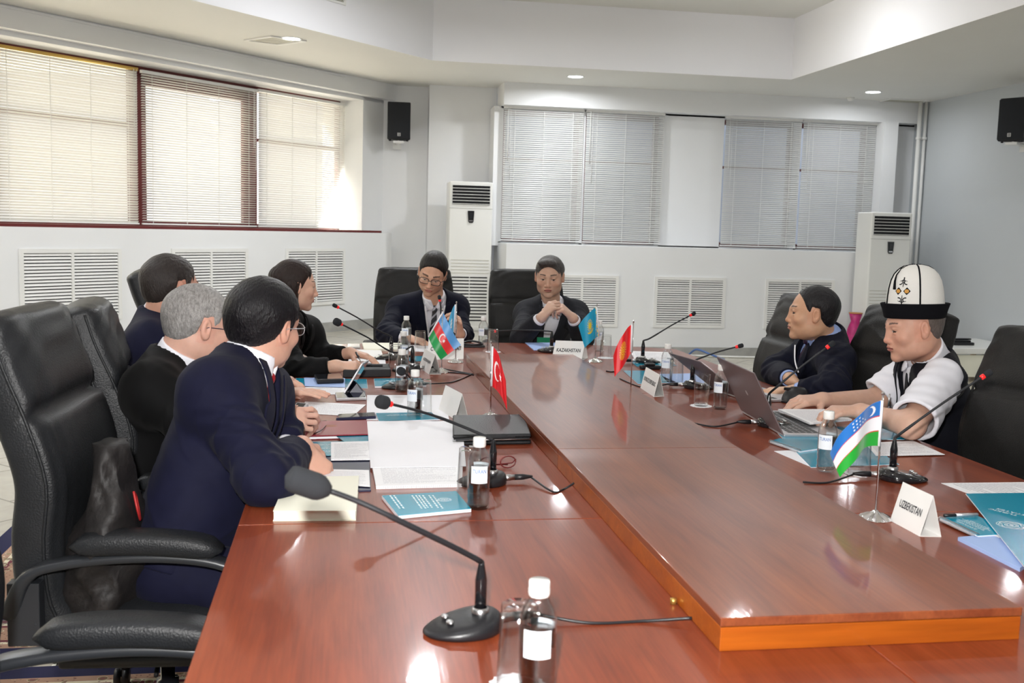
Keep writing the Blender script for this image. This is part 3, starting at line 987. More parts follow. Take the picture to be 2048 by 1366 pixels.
def rug(cx_, cy_, w, h, label):
    m = rug_mat('rug_pattern', w, h)
    root = empty('patterned_rug', (cx_, cy_, 0), 0, label, 'rug', 'oriental rugs around the table')
    b = MB(); b.box((-w / 2, -h / 2, 0.001), (w / 2, h / 2, 0.012)); b.build('pile', m, root)
    b = MB()
    for i in range(60):
        x = -w / 2 + w * (i + .5) / 60
        b.box((x - .006, -h / 2 - .04, .001), (x + .006, -h / 2, .006)); b.box((x - .006, h / 2, .001), (x + .006, h / 2 + .04, .006))
    b.build('fringe', M['cream'], root)


rug(0.85, 4.98, 4.60, 3.26, 'oriental rug with navy edge under the far half of the table')
rug(0.85, 1.60, 4.60, 3.36, 'oriental rug with navy edge under the near half of the table')

# ================================================================== CONFERENCE TABLE
XL, XR, YN, YF = -0.215, 1.865, 0.55, 5.60
TZ, RZ = 0.75, 0.805
XC = 0.843
root = empty('conference_table', (XC, 3.2, 0), 0, 'long polished mahogany conference table with a raised centre panel', 'table')
off = Vector((-XC, -3.2, 0))
TM = Matrix.Translation(off)
far = []           # gently bowed far edge with eased corners
for i in range(13):
    t = i / 12
    x = XL + (XR - XL) * t
    far.append((x, YF + 0.24 * math.sin(PI * t) ** 0.8))


def outline(xa, xb, ya, yb):
    if yb < YF: return [(xa, ya), (xb, ya), (xb, yb), (xa, yb)]
    mid = [p for p in far if xa + 0.01 < p[0] < xb - 0.01]
    fy = lambda x: YF + 0.24 * max(math.sin(PI * (x - XL) / (XR - XL)), 0) ** 0.8
    return [(xa, ya), (xb, ya), (xb, fy(xb))] + mid[::-1] + [(xa, fy(xa))]


g = 0.0012
for (ya, yb) in ((YN, 2.244), (2.244, 4.03), (4.03, 9)):
    for (xa, xb) in ((XL, XC), (XC, XR)):
        b = MB(); b.prism(outline(xa + (g if xa == XC else 0), xb - (g if xb == XC else 0), ya + g, min(yb - g, 9)), TZ - 0.04, TZ, TM)
        b.build('tabletop', M['wood'], root, bevel=0.0025)
RX0, RX1 = 0.590, 1.108
for (ya, yb) in ((1.49, 2.735), (2.737, 4.87)):
    b = MB(); b.box((RX0, ya, TZ), (RX1, yb, RZ - 0.016), TM); b.build('raised_base', M['wood_front'] if ya < 2 else M['wood_box'], root, bevel=0.0015)
    b = MB(); b.box((RX0 - .001, ya - .001, RZ - 0.0150), (RX1 + .001, yb, RZ), TM); b.build('raised_panel', M['wood_box'], root, bevel=0.002)
b = MB(); b.prism([(XL + .42, YN + .12), (XR - .60, YN + .12), (XR - .60, YF - .35), (XL + .42, YF - .35)], 0.22, TZ - 0.04, TM)
b.build('apron', M['wood_dark'], root, bevel=0.004)
for y in (0.9, 3.2, 5.2):
    b = MB(); b.box((XC - 0.45, y - 0.12, 0.012), (XC + 0.35, y + 0.12, 0.30), TM); b.build('pedestal', M['wood_dark'], root, bevel=0.004)
# little brass grommet where the near microphone's cable meets the raised panel
b = MB(); b.lathe([(0.006, 0), (0.006, 0.010), (0.0, 0.011)], 10, (RX0 - 0.007, 1.70, TZ), mtx=TM); b.build('cable_grommet', M['brass'], root)


# ================================================================== EXECUTIVE CHAIRS
def loft(rings, closed=True, cap=True):
    n = len(rings[0]); vs = [p for r in rings for p in r]
    fs = [(i * n + k, i * n + (k + 1) % n, (i + 1) * n + (k + 1) % n, (i + 1) * n + k) for i in range(len(rings) - 1) for k in range(n)]
    if cap: fs += [tuple(range(n))[::-1], tuple(range((len(rings) - 1) * n, len(rings) * n))]
    return vs, fs


def sell(a, e):
    c, s_ = math.cos(a), math.sin(a)
    return math.copysign(abs(c) ** e, c), math.copysign(abs(s_) ** e, s_)


def make_chair(leather):
    """faces +Y; origin on the floor under the seat"""
    root = empty('executive_chair', (0, 0, 0))
    # backrest: a curved path with a rounded section, a head cushion above a stitched fold
    path = smooth_path([(0, -.19, .42), (0, -.235, .52), (0, -.245, .66), (0, -.235, .80), (0, -.275, .94), (0, -.325, 1.06), (0, -.350, 1.135), (0, -.362, 1.175)], 7)
    L_ = len(path); n = 56; rings = []
    for i, p in enumerate(path):
        t = i / (L_ - 1)
        d = (path[min(i + 1, L_ - 1)] - path[max(i - 1, 0)]).normalized()
        nf = Vector((0, d.z, -d.y))                  # towards the front
        w = .235 + .025 * math.sin(PI * min(t * 1.15, 1)) - (.03 if t > .93 else 0) * (t - .93) / .07
        th = .058
        if t > .90: w *= math.sqrt(max(1 - ((t - .90) / .115) ** 2, .05)) * .2 + .8; th *= math.sqrt(max(1 - ((t - .90) / .105) ** 2, .02))
        ring = []
        for k in range(n):
            c, s_ = sell(2 * PI * k / n, .42)
            bulge = 0
            x = c * w
            if s_ > 0:
                if t > .58: bulge = .030 * math.sin(PI * min((t - .58) / .36, 1)) ** .5 * (1 - c * c * .6)
                elif t < .57: bulge = .014 * (1 - c * c * .5)
                bulge -= .016 * math.exp(-((t - .575) / .012) ** 2)
                bulge -= .006 * math.exp(-((abs(x) - .115) / .008) ** 2)
                if t < .55: bulge += .0025 * math.sin(x * 150)
                else: bulge += .004 * math.sin(x * 60 + t * 20) * math.sin(t * 34)
            ring.append(p + Vector((x, 0, 0)) + nf * (s_ * th + bulge))
        rings.append(ring)
    vs, fs = loft(rings)
    MB().add(vs, fs, True).build('backrest', leather, root)
    # piping down both sides of the back
    for sx in (-1, 1):
        b = MB(); pp = [rings[i][0 if sx > 0 else n // 2] + Vector((0, .03, 0)) for i in range(3, L_ - 4, 2)]
        b.tube(pp, .004, 6); b.build('piping', leather, root)
    # seat
    rings = []
    for i in range(15):
        t = i / 14; y = -.22 + .50 * t
        w = .255 * (1 - .10 * max(0, t - .75) * 4); th = .058
        e = max(math.sqrt(max(1 - (2 * t - 1) ** 8, 0.02)), .15)
        dz = .015 * math.sin(t * PI) - .045 * max(0, t - .72) * 3 * max(0, t - .72)
        ring = []
        for k in range(40):
            c, s_ = sell(2 * PI * k / 40, .45)
            up = .010 * (1 - c * c) if s_ > 0 else 0
            ring.append(Vector((c * w, y, .435 + dz + s_ * th * e + up)))
        rings.append(ring)
    vs, fs = loft(rings)
    MB().add(vs, fs, True).build('seat', leather, root)
    b = MB(); b.box((-.23, -.20, .355), (.23, .24, .385)); b.build('seat_pan', M['chair_plastic'], root, bevel=.01)
    # arms
    for sx in (-1, 1):
        x = sx * .285
        pth = smooth_path([(x - sx * .02, -.285, .50), (x, -.24, .60), (x, -.15, .632), (x, .02, .645), (x, .17, .630), (x, .235, .585), (x, .235, .50), (x - sx * .01, .20, .42), (x - sx * .05, .13, .375)], 6)
        rs = []
        for i, p in enumerate(pth):
            d = (pth[min(i + 1, len(pth) - 1)] - pth[max(i - 1, 0)]).normalized()
            u = Vector((1, 0, 0)); w = d.cross(u).normalized()
            hw = .026; ht = .012 + .012 * max(0, 1 - i / 8)
            rs.append([p + u * (math.copysign(abs(math.cos(a)) ** .6, math.cos(a)) * hw) + w * (math.copysign(abs(math.sin(a)) ** .6, math.sin(a)) * ht) for a in [2 * PI * k / 12 for k in range(12)]])
        vs, fs = loft(rs); arm = MB().add(vs, fs, True).build('arm', M['chair_plastic'], root)
        rs = []
        for i in range(15):
            t = i / 14; y = -.145 + .33 * t
            e = max(math.sqrt(max(1 - (2 * t - 1) ** 6, 0)), .12)
            zc = .672 + .012 * math.sin(PI * t) - .012 * t
            rs.append([Vector((x + sell(2 * PI * k / 20, .6)[0] * .040 * (.5 + .5 * e), y, zc + sell(2 * PI * k / 20, .6)[1] * .027 * e)) for k in range(20)])
        vs, fs = loft(rs); MB().add(vs, fs, True).build('arm_pad', leather, arm)
        b = MB()
        for (yy, zz) in ((-.262, .545), (-.225, .49)): b.lathe([(.007, 0), (.005, .004), (0, .0045)], 8, mtx=Matrix.Translation((x + sx * .002, yy, zz)) @ Matrix.Rotation(sx * PI / 2, 4, 'Y'))
        b.box((x - .02 - sx * .01, -.285, .44), (x + .016 - sx * .01, -.215, .585)); b.build('arm_bracket', M['chair_plastic'], arm, bevel=.006)
    b = MB(); b.box((-.09, -.11, .325), (.09, .11, .357)); b.tube([(.08, 0, .34), (.22, .02, .335)], .006, 6); b.build('tilt_mechanism', M['blackp'], root)
    b = MB(); b.lathe([(.028, .10), (.028, .23), (.018, .231), (.018, .33)], 16); b.build('gas_lift', M['gloss_black'], root)
    b = MB(); b.lathe([(.05, .07), (.045, .11), (.03, .12)], 16)
    for k in range(5):
        a = 2 * PI * k / 5 + .3
        c, s_ = math.cos(a), math.sin(a)
        b.tube([(c * .03, s_ * .03, .098), (c * .18, s_ * .18, .085), (c * .30, s_ * .30, .068)], [.026, .021, .014], 8)
    b.build('star_base', M['chair_plastic'], root)
    for k in range(5):
        a = 2 * PI * k / 5 + .3
        b = MB(); c, s_ = math.cos(a) * .30, math.sin(a) * .30
        for o_ in (-.012, .012):
            mt = Matrix.Translation((c, s_, .038)) @ Matrix.Rotation(a + .8, 4, 'Z') @ Matrix.Translation((0, o_, 0)) @ Matrix.Rotation(PI / 2, 4, 'X')
            b.lathe([(.026, -.008), (.026, .008)], 12, mtx=mt)
        b.tube([(c, s_, .04), (c, s_, .07)], .006, 6)
        b.build('castor', M['blackp'], root)
    return root


ch0 = make_chair(M['leather'])
chr_ = None
LC = [(-0.385, 1.57, -1.60, 'black leather chair nearest the camera, only an arm and some back in view'),
      (-0.43, 2.66, -1.62, 'black leather chair of the nearest man in navy, with a black bag hanging in it'),
      (-0.42, 3.33, -1.42, 'black leather chair of the grey-haired man, second from the camera on the left'),
      (-0.80, 4.04, -1.40, 'black leather chair whose rounded top shows behind the second chair on the left'),
      (-0.52, 4.86, -1.45, 'black leather chair of the seated woman')]
gl = 'executive chairs along the left side of the table'
for i, (x, y, a, lab) in enumerate(LC):
    o = ch0 if i == 0 else copy_tree(ch0)
    o.location = (x, y, 0); o.rotation_euler = (0, 0, a)
    tag(o, lab, 'chair', gl)
    if i == 3: o.scale = (1, 1, .885)
    if i == 2: o.scale = (1, 1, .975)
chb = make_chair(M['ribbed'])
RC = [(0.46, 6.56, PI - 0.05, 'dark leather chair of the man with black glasses at the far end', 'executive chairs at the far end of the table'),
      (1.25, 6.68, PI + 0.03, 'dark leather chair of the man with clasped hands at the far end', 'executive chairs at the far end of the table'),
      (1.83, 4.60, PI / 2 - .02, 'dark leather chair of the man in navy on the right', 'executive chairs along the right side of the table'),
      (1.94, 3.84, PI / 2 + .14, 'dark leather chair of the man in the tall white hat', 'executive chairs along the right side of the table'),
      (1.95, 2.86, PI / 2 + .30, 'empty dark leather chair at the right picture edge', 'executive chairs along the right side of the table')]
for i, (x, y, a, lab, gg) in enumerate(RC):
    o = chb if i == 0 else copy_tree(chb)
    o.location = (x, y, 0); o.rotation_euler = (0, 0, a)
    tag(o, lab, 'chair', gg)
    if i < 2: o.scale = (1, 1, .955)

# ================================================================== THINGS ON THE TABLE
def P3(px, py, z=TZ):
    return Vector(at_z(px, py, z))


def PY(px, py, Y):
    return Vector(at_y(px, py, Y))


# ---------------------------------------------------------------- bottles and glasses
def make_bottle():
    root = empty('water_bottle', (0, 0, 0))
    out = [(.0, .0), (.022, .0), (.0255, .003), (.0262, .012), (.0240, .020), (.0262, .028), (.0245, .036), (.0262, .044), (.0258, .052), (.0262, .060), (.0262, .108),
           (.0255, .118), (.0215, .130), (.0150, .140), (.0128, .146), (.0128, .153)]
    inn = [(.0113, .153), (.0113, .146), (.0138, .139), (.020, .129), (.0240, .117), (.0248, .108), (.0248, .060), (.0246, .012), (.0225, .006), (.0, .005)]
    MB().lathe(out + inn, 28, cap=False).build('glass_body', M['glass'], root)
    MB().lathe([(0, .0065), (.0222, .0070), (.0243, .013), (.0244, .060), (.0244, .098), (0, .098)], 24, cap=False).build('water', M['water'], root)
    b = MB(); b.lathe([(.0140, .146), (.0150, .148), (.0150, .165), (.0142, .168), (0, .168)], 24, cap=False)
    for z in (.150, .154): b.lathe([(.0152, z), (.0156, z + .001), (.0152, z + .002)], 24, cap=False)
    b.build('cap', M['white_plastic'], root)
    # paper label in two facing panels
    for a0 in (-2.55, .25):
        b = MB(); pts = []
        for i in range(13):
            a = a0 + 1.55 * i / 12
            pts.append((math.cos(a) * .0268, math.sin(a) * .0268))
        vs = [(x, y, .064) for x, y in pts] + [(x, y, .104) for x, y in pts]
        b.add(vs, [(i, i + 1, 14 + i, 13 + i) for i in range(12)], True)
        q = b.build('label' if a0 < 0 else 'back_label', M['label'], root)
        if a0 < 0: lb = q
    t = text_mesh('label_text', 'TURAN', M['label_ink'], lb, (0, 0, .088), (1, 0, 0), (0, 0, 1), .032, .009, bold=.01)
    for v in t.data.vertices:       # wrap the lettering round the bottle
        a = -1.78 + (v.co.x - .016) / .0271
        v.co = Vector((math.cos(a) * .0271, math.sin(a) * .0271, v.co.z))
    return root


M['label'] = mat('bottle_label', (0.80, 0.86, 0.92), 0.4)
M['label_ink'] = mat('bottle_label_ink', srgb(90, 130, 190), 0.5)
bot0 = make_bottle()
BO = [(1072, 1392, 'clear water bottle closest to the camera, in front of the nearest microphone base'),
      (956, 1016, 'clear water bottle beside the open white document, by the second nearest microphone'),
      (829, 838, 'clear water bottle behind the open white document'),
      (803, 783, 'clear water bottle in front of a small microphone pointing at the camera'),
      (806, 735, 'clear water bottle hidden among glasses behind another bottle, left of the white tent cards'),
      (812, 694, 'clear water bottle at the right hand of the man with black glasses'),
      (966, 694, 'clear water bottle left of the tumbler by the empty far end of the raised panel'),
      (1197, 702, 'clear water bottle behind the pale blue and yellow flag'),
      (1333, 764, 'clear water bottle on teal papers right of the red flag with a yellow sun'),
      (1440, 818, 'clear water bottle beside the laptop with its back to the camera'),
      (1651, 944, 'clear water bottle standing on the large teal folder next to the striped flag')]
for i, (px, py, lab) in enumerate(BO):
    o = bot0 if i == 0 else copy_tree(bot0)
    p = P3(px, py); d = math.atan2(p.y, p.x)
    o.location = (p.x, p.y, TZ if i != 10 else TZ + .004); o.rotation_euler = (0, 0, d - PI / 2 + rnd.uniform(-.5, .5) + (.15 if i == 10 else .0))
    tag(o, lab, 'bottle', 'small glass water bottles')


def make_glass(up):
    root = empty('tumbler', (0, 0, 0))
    pr = [(0, 0), (.024, 0), (.0265, .002), (.031, .118), (.0312, .1195), (.0296, .1195), (.0294, .118), (.0252, .014), (.022, .009), (0, .008)]
    if not up: pr = [(r, .12 - z) for r, z in pr][::-1]
    MB().lathe(pr, 32, cap=False).build('glass_wall', M['glass'], root)
    return root


def make_coaster():
    b = MB(); n = 48; pts = []
    for i in range(n):
        a = 2 * PI * i / n; r = .040 + .0022 * math.cos(a * 16)
        pts.append((r * math.cos(a), r * math.sin(a)))
    b.prism(pts, 0, .0015)
    return b.build('paper_coaster', M['paper'])


gu, gd, co0 = make_glass(True), make_glass(False), make_coaster()
GLS = [(1035, 1372, 0, 1, 'upturned tumbler on a white scalloped coaster, behind the closest water bottle'),
       (938, 992, 0, 0, 'upturned tumbler just left of the bottle by the open white document'),
       (846, 828, 0, 0, 'upturned tumbler right of the bottle behind the open white document'),
       (790, 742, 0, 0, 'upturned tumbler left of the stacked bottles by the small black case'),
       (840, 708, 0, 0, 'upturned tumbler in front of the man with black glasses'),
       (986, 704, 0, 1, 'upturned tumbler right of the bottle by the empty far end'),
       (1211, 716, 0, 1, 'upturned tumbler right of the pale blue and yellow flag'),
       (1352, 768, 0, 1, 'upturned tumbler beside the bottle on teal papers'),
       (1402, 812, 1, 1, 'tumbler standing upright on a coaster in front of the two laptops'),
       (1718, 948, 0, 1, 'upturned tumbler on a coaster behind the striped blue, white and green flag')]
COA = {986: 'white scalloped paper coaster under the tumbler by the empty far end', 1211: 'white scalloped paper coaster right of the pale blue and yellow flag', 1352: 'white scalloped paper coaster under the tumbler beside the bottle on teal papers', 1035: 'white scalloped paper coaster at the bottom picture edge, behind the closest bottle', 1402: 'white scalloped paper coaster under the tumbler that stands upright', 1718: 'white scalloped paper coaster behind the striped blue, white and green flag'}
ups = 0; dns = 0; cs = 0
for px, py, up, coa, lab in GLS:
    p = P3(px, py)
    if up: o = gu if ups == 0 else copy_tree(gu); ups += 1
    else: o = gd if dns == 0 else copy_tree(gd); dns += 1
    o.location = (p.x, p.y, TZ + (.0016 if coa else .0))
    tag(o, lab, 'glass', 'tumblers on the table')
    if coa:
        c = co0 if cs == 0 else co0.copy()
        if cs: COL.objects.link(c)
        c.location = (p.x, p.y, TZ); cs += 1
        tag(c, COA[px], 'coaster', 'scalloped paper coasters')


# ---------------------------------------------------------------- gooseneck microphones
def mic(bx, by, yaw, head, label, foam=1.0, cable=None, bz=TZ, foot=None, mid=None, jack=1):
    """bx,by in metres; head = world point of the head's middle"""
    root = empty('gooseneck_microphone', (bx, by, bz), yaw, label, 'microphone', 'gooseneck microphones')
    inv = Matrix.Translation((bx, by, bz)) @ Matrix.Rotation(yaw, 4, 'Z')
    inv = inv.inverted()
    # teardrop base, front towards -Y of the base
    rings = []
    for (z, s_) in ((0, .94), (.004, 1.0), (.016, 1.0), (.023, .95), (.029, .86), (.033, .6), (.034, .05)):
        r = []
        for k in range(40):
            a = 2 * PI * k / 40
            c, q = math.cos(a), math.sin(a)
            w = .050 * (1 + .10 * q)
            y = q * .066; x = c * w
            slope = (.35 + .65 * (q * s_ + 1) / 2) if z > .005 else 1
            r.append(Vector((x * s_, y * s_, z * (slope if z > .01 else 1) + (.0 if z < .02 else .004 * max(0, q * s_)))))
        rings.append(r)
    vs, fs = loft(rings)
    MB().add(vs, fs, True).build('base', M['gloss_black'] if foam < .5 else M['blackp'], root)
    b = MB()
    for x in (-.014, .012): b.lathe([(.008, .0), (.008, .0035), (.006, .0045), (0, .0045)], 14, (x, -.026, .0205), sx=1.1, sy=.75)
    b.build('buttons', M['steel'], root)
    hd = inv @ Vector(head)
    s0 = Vector((0, .030, .032))
    b = MB(); b.lathe([(.0145, -.004), (.0145, .003), (.011, .005)], 18, s0, cap=False); b.build('socket_ring', M['steel'], root)
    b = MB(); b.lathe([(.0095, 0), (.0098, .05), (.0085, .058), (.0055, .075), (.0045, .082)], 16, s0); b.build('shaft', M['gloss_black'], root)
    top = s0 + Vector((0, 0, .08))
    m1 = inv @ Vector(mid) if mid is not None else None
    dirv = (hd - top)
    horiz = Vector((dirv.x, dirv.y, 0))
    if m1 is None:
        pth = bez(top, top + Vector((0, 0, max(.10, min(.16, dirv.length * .38)))), hd - dirv.normalized() * dirv.length * .45 + Vector((0, 0, .012)), hd, 26)
    else:
        pth = smooth_path([top - Vector((0, 0, .02)), top, m1, m1.lerp(hd, .5) + Vector((0, 0, .004)), hd], 9)
        pth = pth[9:]
    axis = (pth[-1] - pth[-3]).normalized()
    fr = .0200 if foam == 1.0 else .009
    fl = .070 if foam == 1.0 else .026
    if foam == .7: fr, fl = .0165, .036
    end = hd - axis * (fl * .5 + .006)
    pth = [p for p in pth if (p - end).dot(axis) < 0 or (p - hd).length > fl * .9][:]
    pth.append(end)
    b = MB(); k = max(3, len(pth) // 2)
    b.tube(pth, [.0046 if foam == 1 else .0040] * k + [.0040 if foam == 1 else .0034] * (len(pth) - k), 8); b.build('gooseneck', M['blackm'], root)
    q = axis.to_track_quat('Z', 'Y').to_matrix().to_4x4()
    mt = Matrix.Translation(end) @ q
    MB().lathe([(.0062, 0), (.0070, .001), (.0070, .010), (.0062, .011)], 14, mtx=mt).build('light_ring', M['red'], root)
    pr = []
    for i in range(11):
        t = i / 10
        pr.append((fr * max(1 - (2 * t - 1) ** 6, 0) ** .5 * (min(1, .70 + t * 1.2)) if 0 < t < .999 else (fr * .4 if t == 0 else 0), (.009 if foam < 1 else -.001) + fl * t))
    if foam: MB().lathe(pr, 20, mtx=mt).build('foam_windscreen', M['foam'], root)
    if jack:
        b = MB(); b.lathe([(.0085, 0), (.0085, .018), (.0075, .019), (.0075, .030)], 12, mtx=Matrix.Translation((0, .060, .014)) @ Matrix.Rotation(-PI / 2, 4, 'X'))
        b.build('connector', M['steel'], root)
        b = MB(); b.lathe([(.0078, 0), (.0078, .022), (.0045, .040), (.003, .048)], 12, mtx=Matrix.Translation((0, .089, .014)) @ Matrix.Rotation(-PI / 2, 4, 'X')); b.build('plug', M['blackp'], root)
    if cable:
        c = [inv @ Vector(p) for p in cable]
        st_ = Vector((0, .134, .012)) if jack else Vector((0, .06, .008))
        b = MB(); b.tube(smooth_path([st_] + c, 8), .0028, 6); b.build('cable', M['blackp'], root)
    return root


cz = TZ + .003
# near microphone: base in front, head hanging towards the camera's left
bp = P3(925, 1262); hp = PY(606, 964, 1.50)
MID = {}
mic(bp.x, bp.y, -1.35, hp, 'large gooseneck microphone nearest the camera, its foam head over the cream notebook', 1.0,
    [P3(1180, 1246, cz), P3(1290, 1242, cz), P3(1384, 1236, TZ + .012)], mid=PY(800, 1042, 1.52))
bp = P3(962, 968); mic(bp.x, bp.y, -1.45, PY(768, 805, 2.44), 'gooseneck microphone standing by the second bottle, cable running right', .7,
                       [P3(1105, 983, cz), P3(1128, 978, cz), P3(1148, 966, TZ + .02)], mid=PY(905, 845, 2.56))
bp = P3(795, 776); mic(bp.x, bp.y, -1.3, PY(803, 743, 3.95), 'small gooseneck microphone pointing at the camera, behind a bottle on the left side', .7,
                       [P3(905, 764, cz), P3(945, 748, cz)], mid=PY(826, 760, 4.10))
bp = P3(812, 742); mic(bp.x, bp.y, -1.3, PY(676, 645, 4.45), 'lower of two gooseneck microphones in front of the seated woman', .7,
                       [P3(880, 743, cz), P3(920, 746, cz), P3(948, 750, cz)], mid=PY(788, 705, 4.62))
bp = P3(770, 719); mic(bp.x, bp.y, -1.4, PY(671, 612, 4.85), 'upper of two gooseneck microphones in front of the seated woman, bare head', .4,
                       [P3(840, 728, cz), P3(900, 740, cz), P3(946, 748, cz)], mid=PY(757, 661, 4.98))
bp = P3(908, 708); mic(bp.x, bp.y, 3.0, PY(879, 596, 5.35), 'upright gooseneck microphone in front of the striped tie', .4, None, mid=PY(884, 640, 5.40), jack=0)
bp = P3(1095, 704); mic(bp.x, bp.y, -2.6, PY(985, 663, 5.45), 'gooseneck microphone with a level neck in front of the man with clasped hands', .4, None, mid=PY(1070, 661, 5.50), jack=0)
bp = P3(1296, 726); mic(bp.x, bp.y, 1.7, PY(1386, 628, 4.95), 'tall gooseneck microphone right of the red flag with a yellow sun', .4,
                        [P3(1230, 742, cz), P3(1212, 742, cz)], mid=PY(1301, 676, 4.96))
bp = P3(1398, 777); mic(bp.x, bp.y, 1.3, PY(1480, 692, 4.12), 'gooseneck microphone behind the upright tumbler, reaching right over the laptop', .4,
                        [P3(1285, 774, cz), P3(1240, 757, cz)], mid=PY(1396, 718, 4.20))
bp = P3(1552, 853); mic(bp.x, bp.y, 1.45, PY(1662, 689, 3.22), 'gooseneck microphone behind the laptop of the man in the tall white hat', .4,
                        [P3(1430, 853, cz), P3(1386, 846, TZ + .006)], mid=PY(1556, 772, 3.28))
bp = P3(1806, 960); mic(bp.x, bp.y, 1.4, PY(1974, 748, 2.55), 'gooseneck microphone between the striped flag and the empty chair', .4,
                        [P3(1655, 965, cz), P3(1606, 964, TZ + .004)], mid=PY(1800, 868, 2.60))


# ---------------------------------------------------------------- table flags
def arr(c): return np.array(c, float)


def star_mask(u, v, cu, cv, r, n=5, inner=.4, rot=0.0):
    a = np.arctan2(v - cv, u - cu) + rot; d = np.hypot(u - cu, v - cv)
    k = np.abs(((a / (2 * PI / n)) % 1) - .5) * 2
    return d < r * (inner + (1 - inner) * k ** 1.6)


def flag_colours(kind, u, v):
    """u 0..1.5 from the pole, v 0..1 upwards"""
    C = np.zeros((len(u), 3))

    def put(mask, c): C[mask] = srgb(*c)
    if kind == 'uz':
        put(v > -1, (30, 110, 190)); put(v < .68, (206, 36, 44)); put(v < .655, (236, 236, 240)); put(v < .345, (206, 36, 44)); put(v < .32, (30, 160, 50))
        d1 = np.hypot(u - .26, v - .835) < .115; d2 = np.hypot(u - .31, v - .835) < .100
        put(d1 & ~d2, (240, 240, 245))
        for r_, n_ in ((0, 5), (1, 4), (2, 3)):
            for k in range(n_):
                put(star_mask(u, v, .46 + (k + (5 - n_)) * .09, .745 + r_ * .09, .028, 5, .4, PI / 2), (240, 240, 245))
    elif kind == 'tr':
        put(v > -1, (214, 20, 32))
        d1 = np.hypot(u - .50, v - .5) < .25; d2 = np.hypot(u - .5625, v - .5) < .20
        put(d1 & ~d2, (245, 245, 245)); put(star_mask(u, v, .83, .5, .125, 5, .4, PI), (245, 245, 245))
    elif kind == 'az':
        put(v > -1, (92, 162, 226)); put(v < .667, (232, 52, 56)); put(v < .333, (28, 158, 80))
        d1 = np.hypot(u - .70, v - .5) < .15; d2 = np.hypot(u - .735, v - .5) < .122
        put(d1 & ~d2, (245, 245, 245)); put(star_mask(u, v, .86, .5, .075, 8, .5), (245, 245, 245))
    elif kind == 'kz':
        put(v > -1, (24, 160, 200)); s_ = (225, 200, 60)
        d = np.hypot(u - .78, v - .56); put(d < .13, s_)
        a = np.arctan2(v - .56, u - .78); put((d > .15) & (d < .22) & (np.sin(a * 16) > 0), s_)
        e = (np.abs(v - .32 - .25 * (u - .78) ** 2 * 4) < .03) & (np.abs(u - .78) < .26); put(e, s_)
        put((np.abs(u - .09) < .045) & (np.sin(v * 40) > -.6), s_)
    elif kind == 'kg':
        put(v > -1, (228, 24, 32)); s_ = (240, 190, 40)
        d = np.hypot(u - .78, v - .5); put(d < .13, s_)
        a = np.arctan2(v - .5, u - .78); put((d > .14) & (d < .27) & (np.sin(a * 20) > .1), s_)
        put((np.abs(d - .08) < .012), (228, 24, 32)); put((np.abs(v - .5) < .01) & (d < .08), (228, 24, 32))
    else:
        put(v > -1, (70, 170, 214)); d = np.hypot(u - .75, v - .5)
        put((d < .24) & (np.sin(np.arctan2(v - .5, u - .75) * 8) * .03 + .19 > d), (235, 245, 248)); put(d < .11, (70, 170, 214)); put(d < .06, (235, 245, 248))
    return C


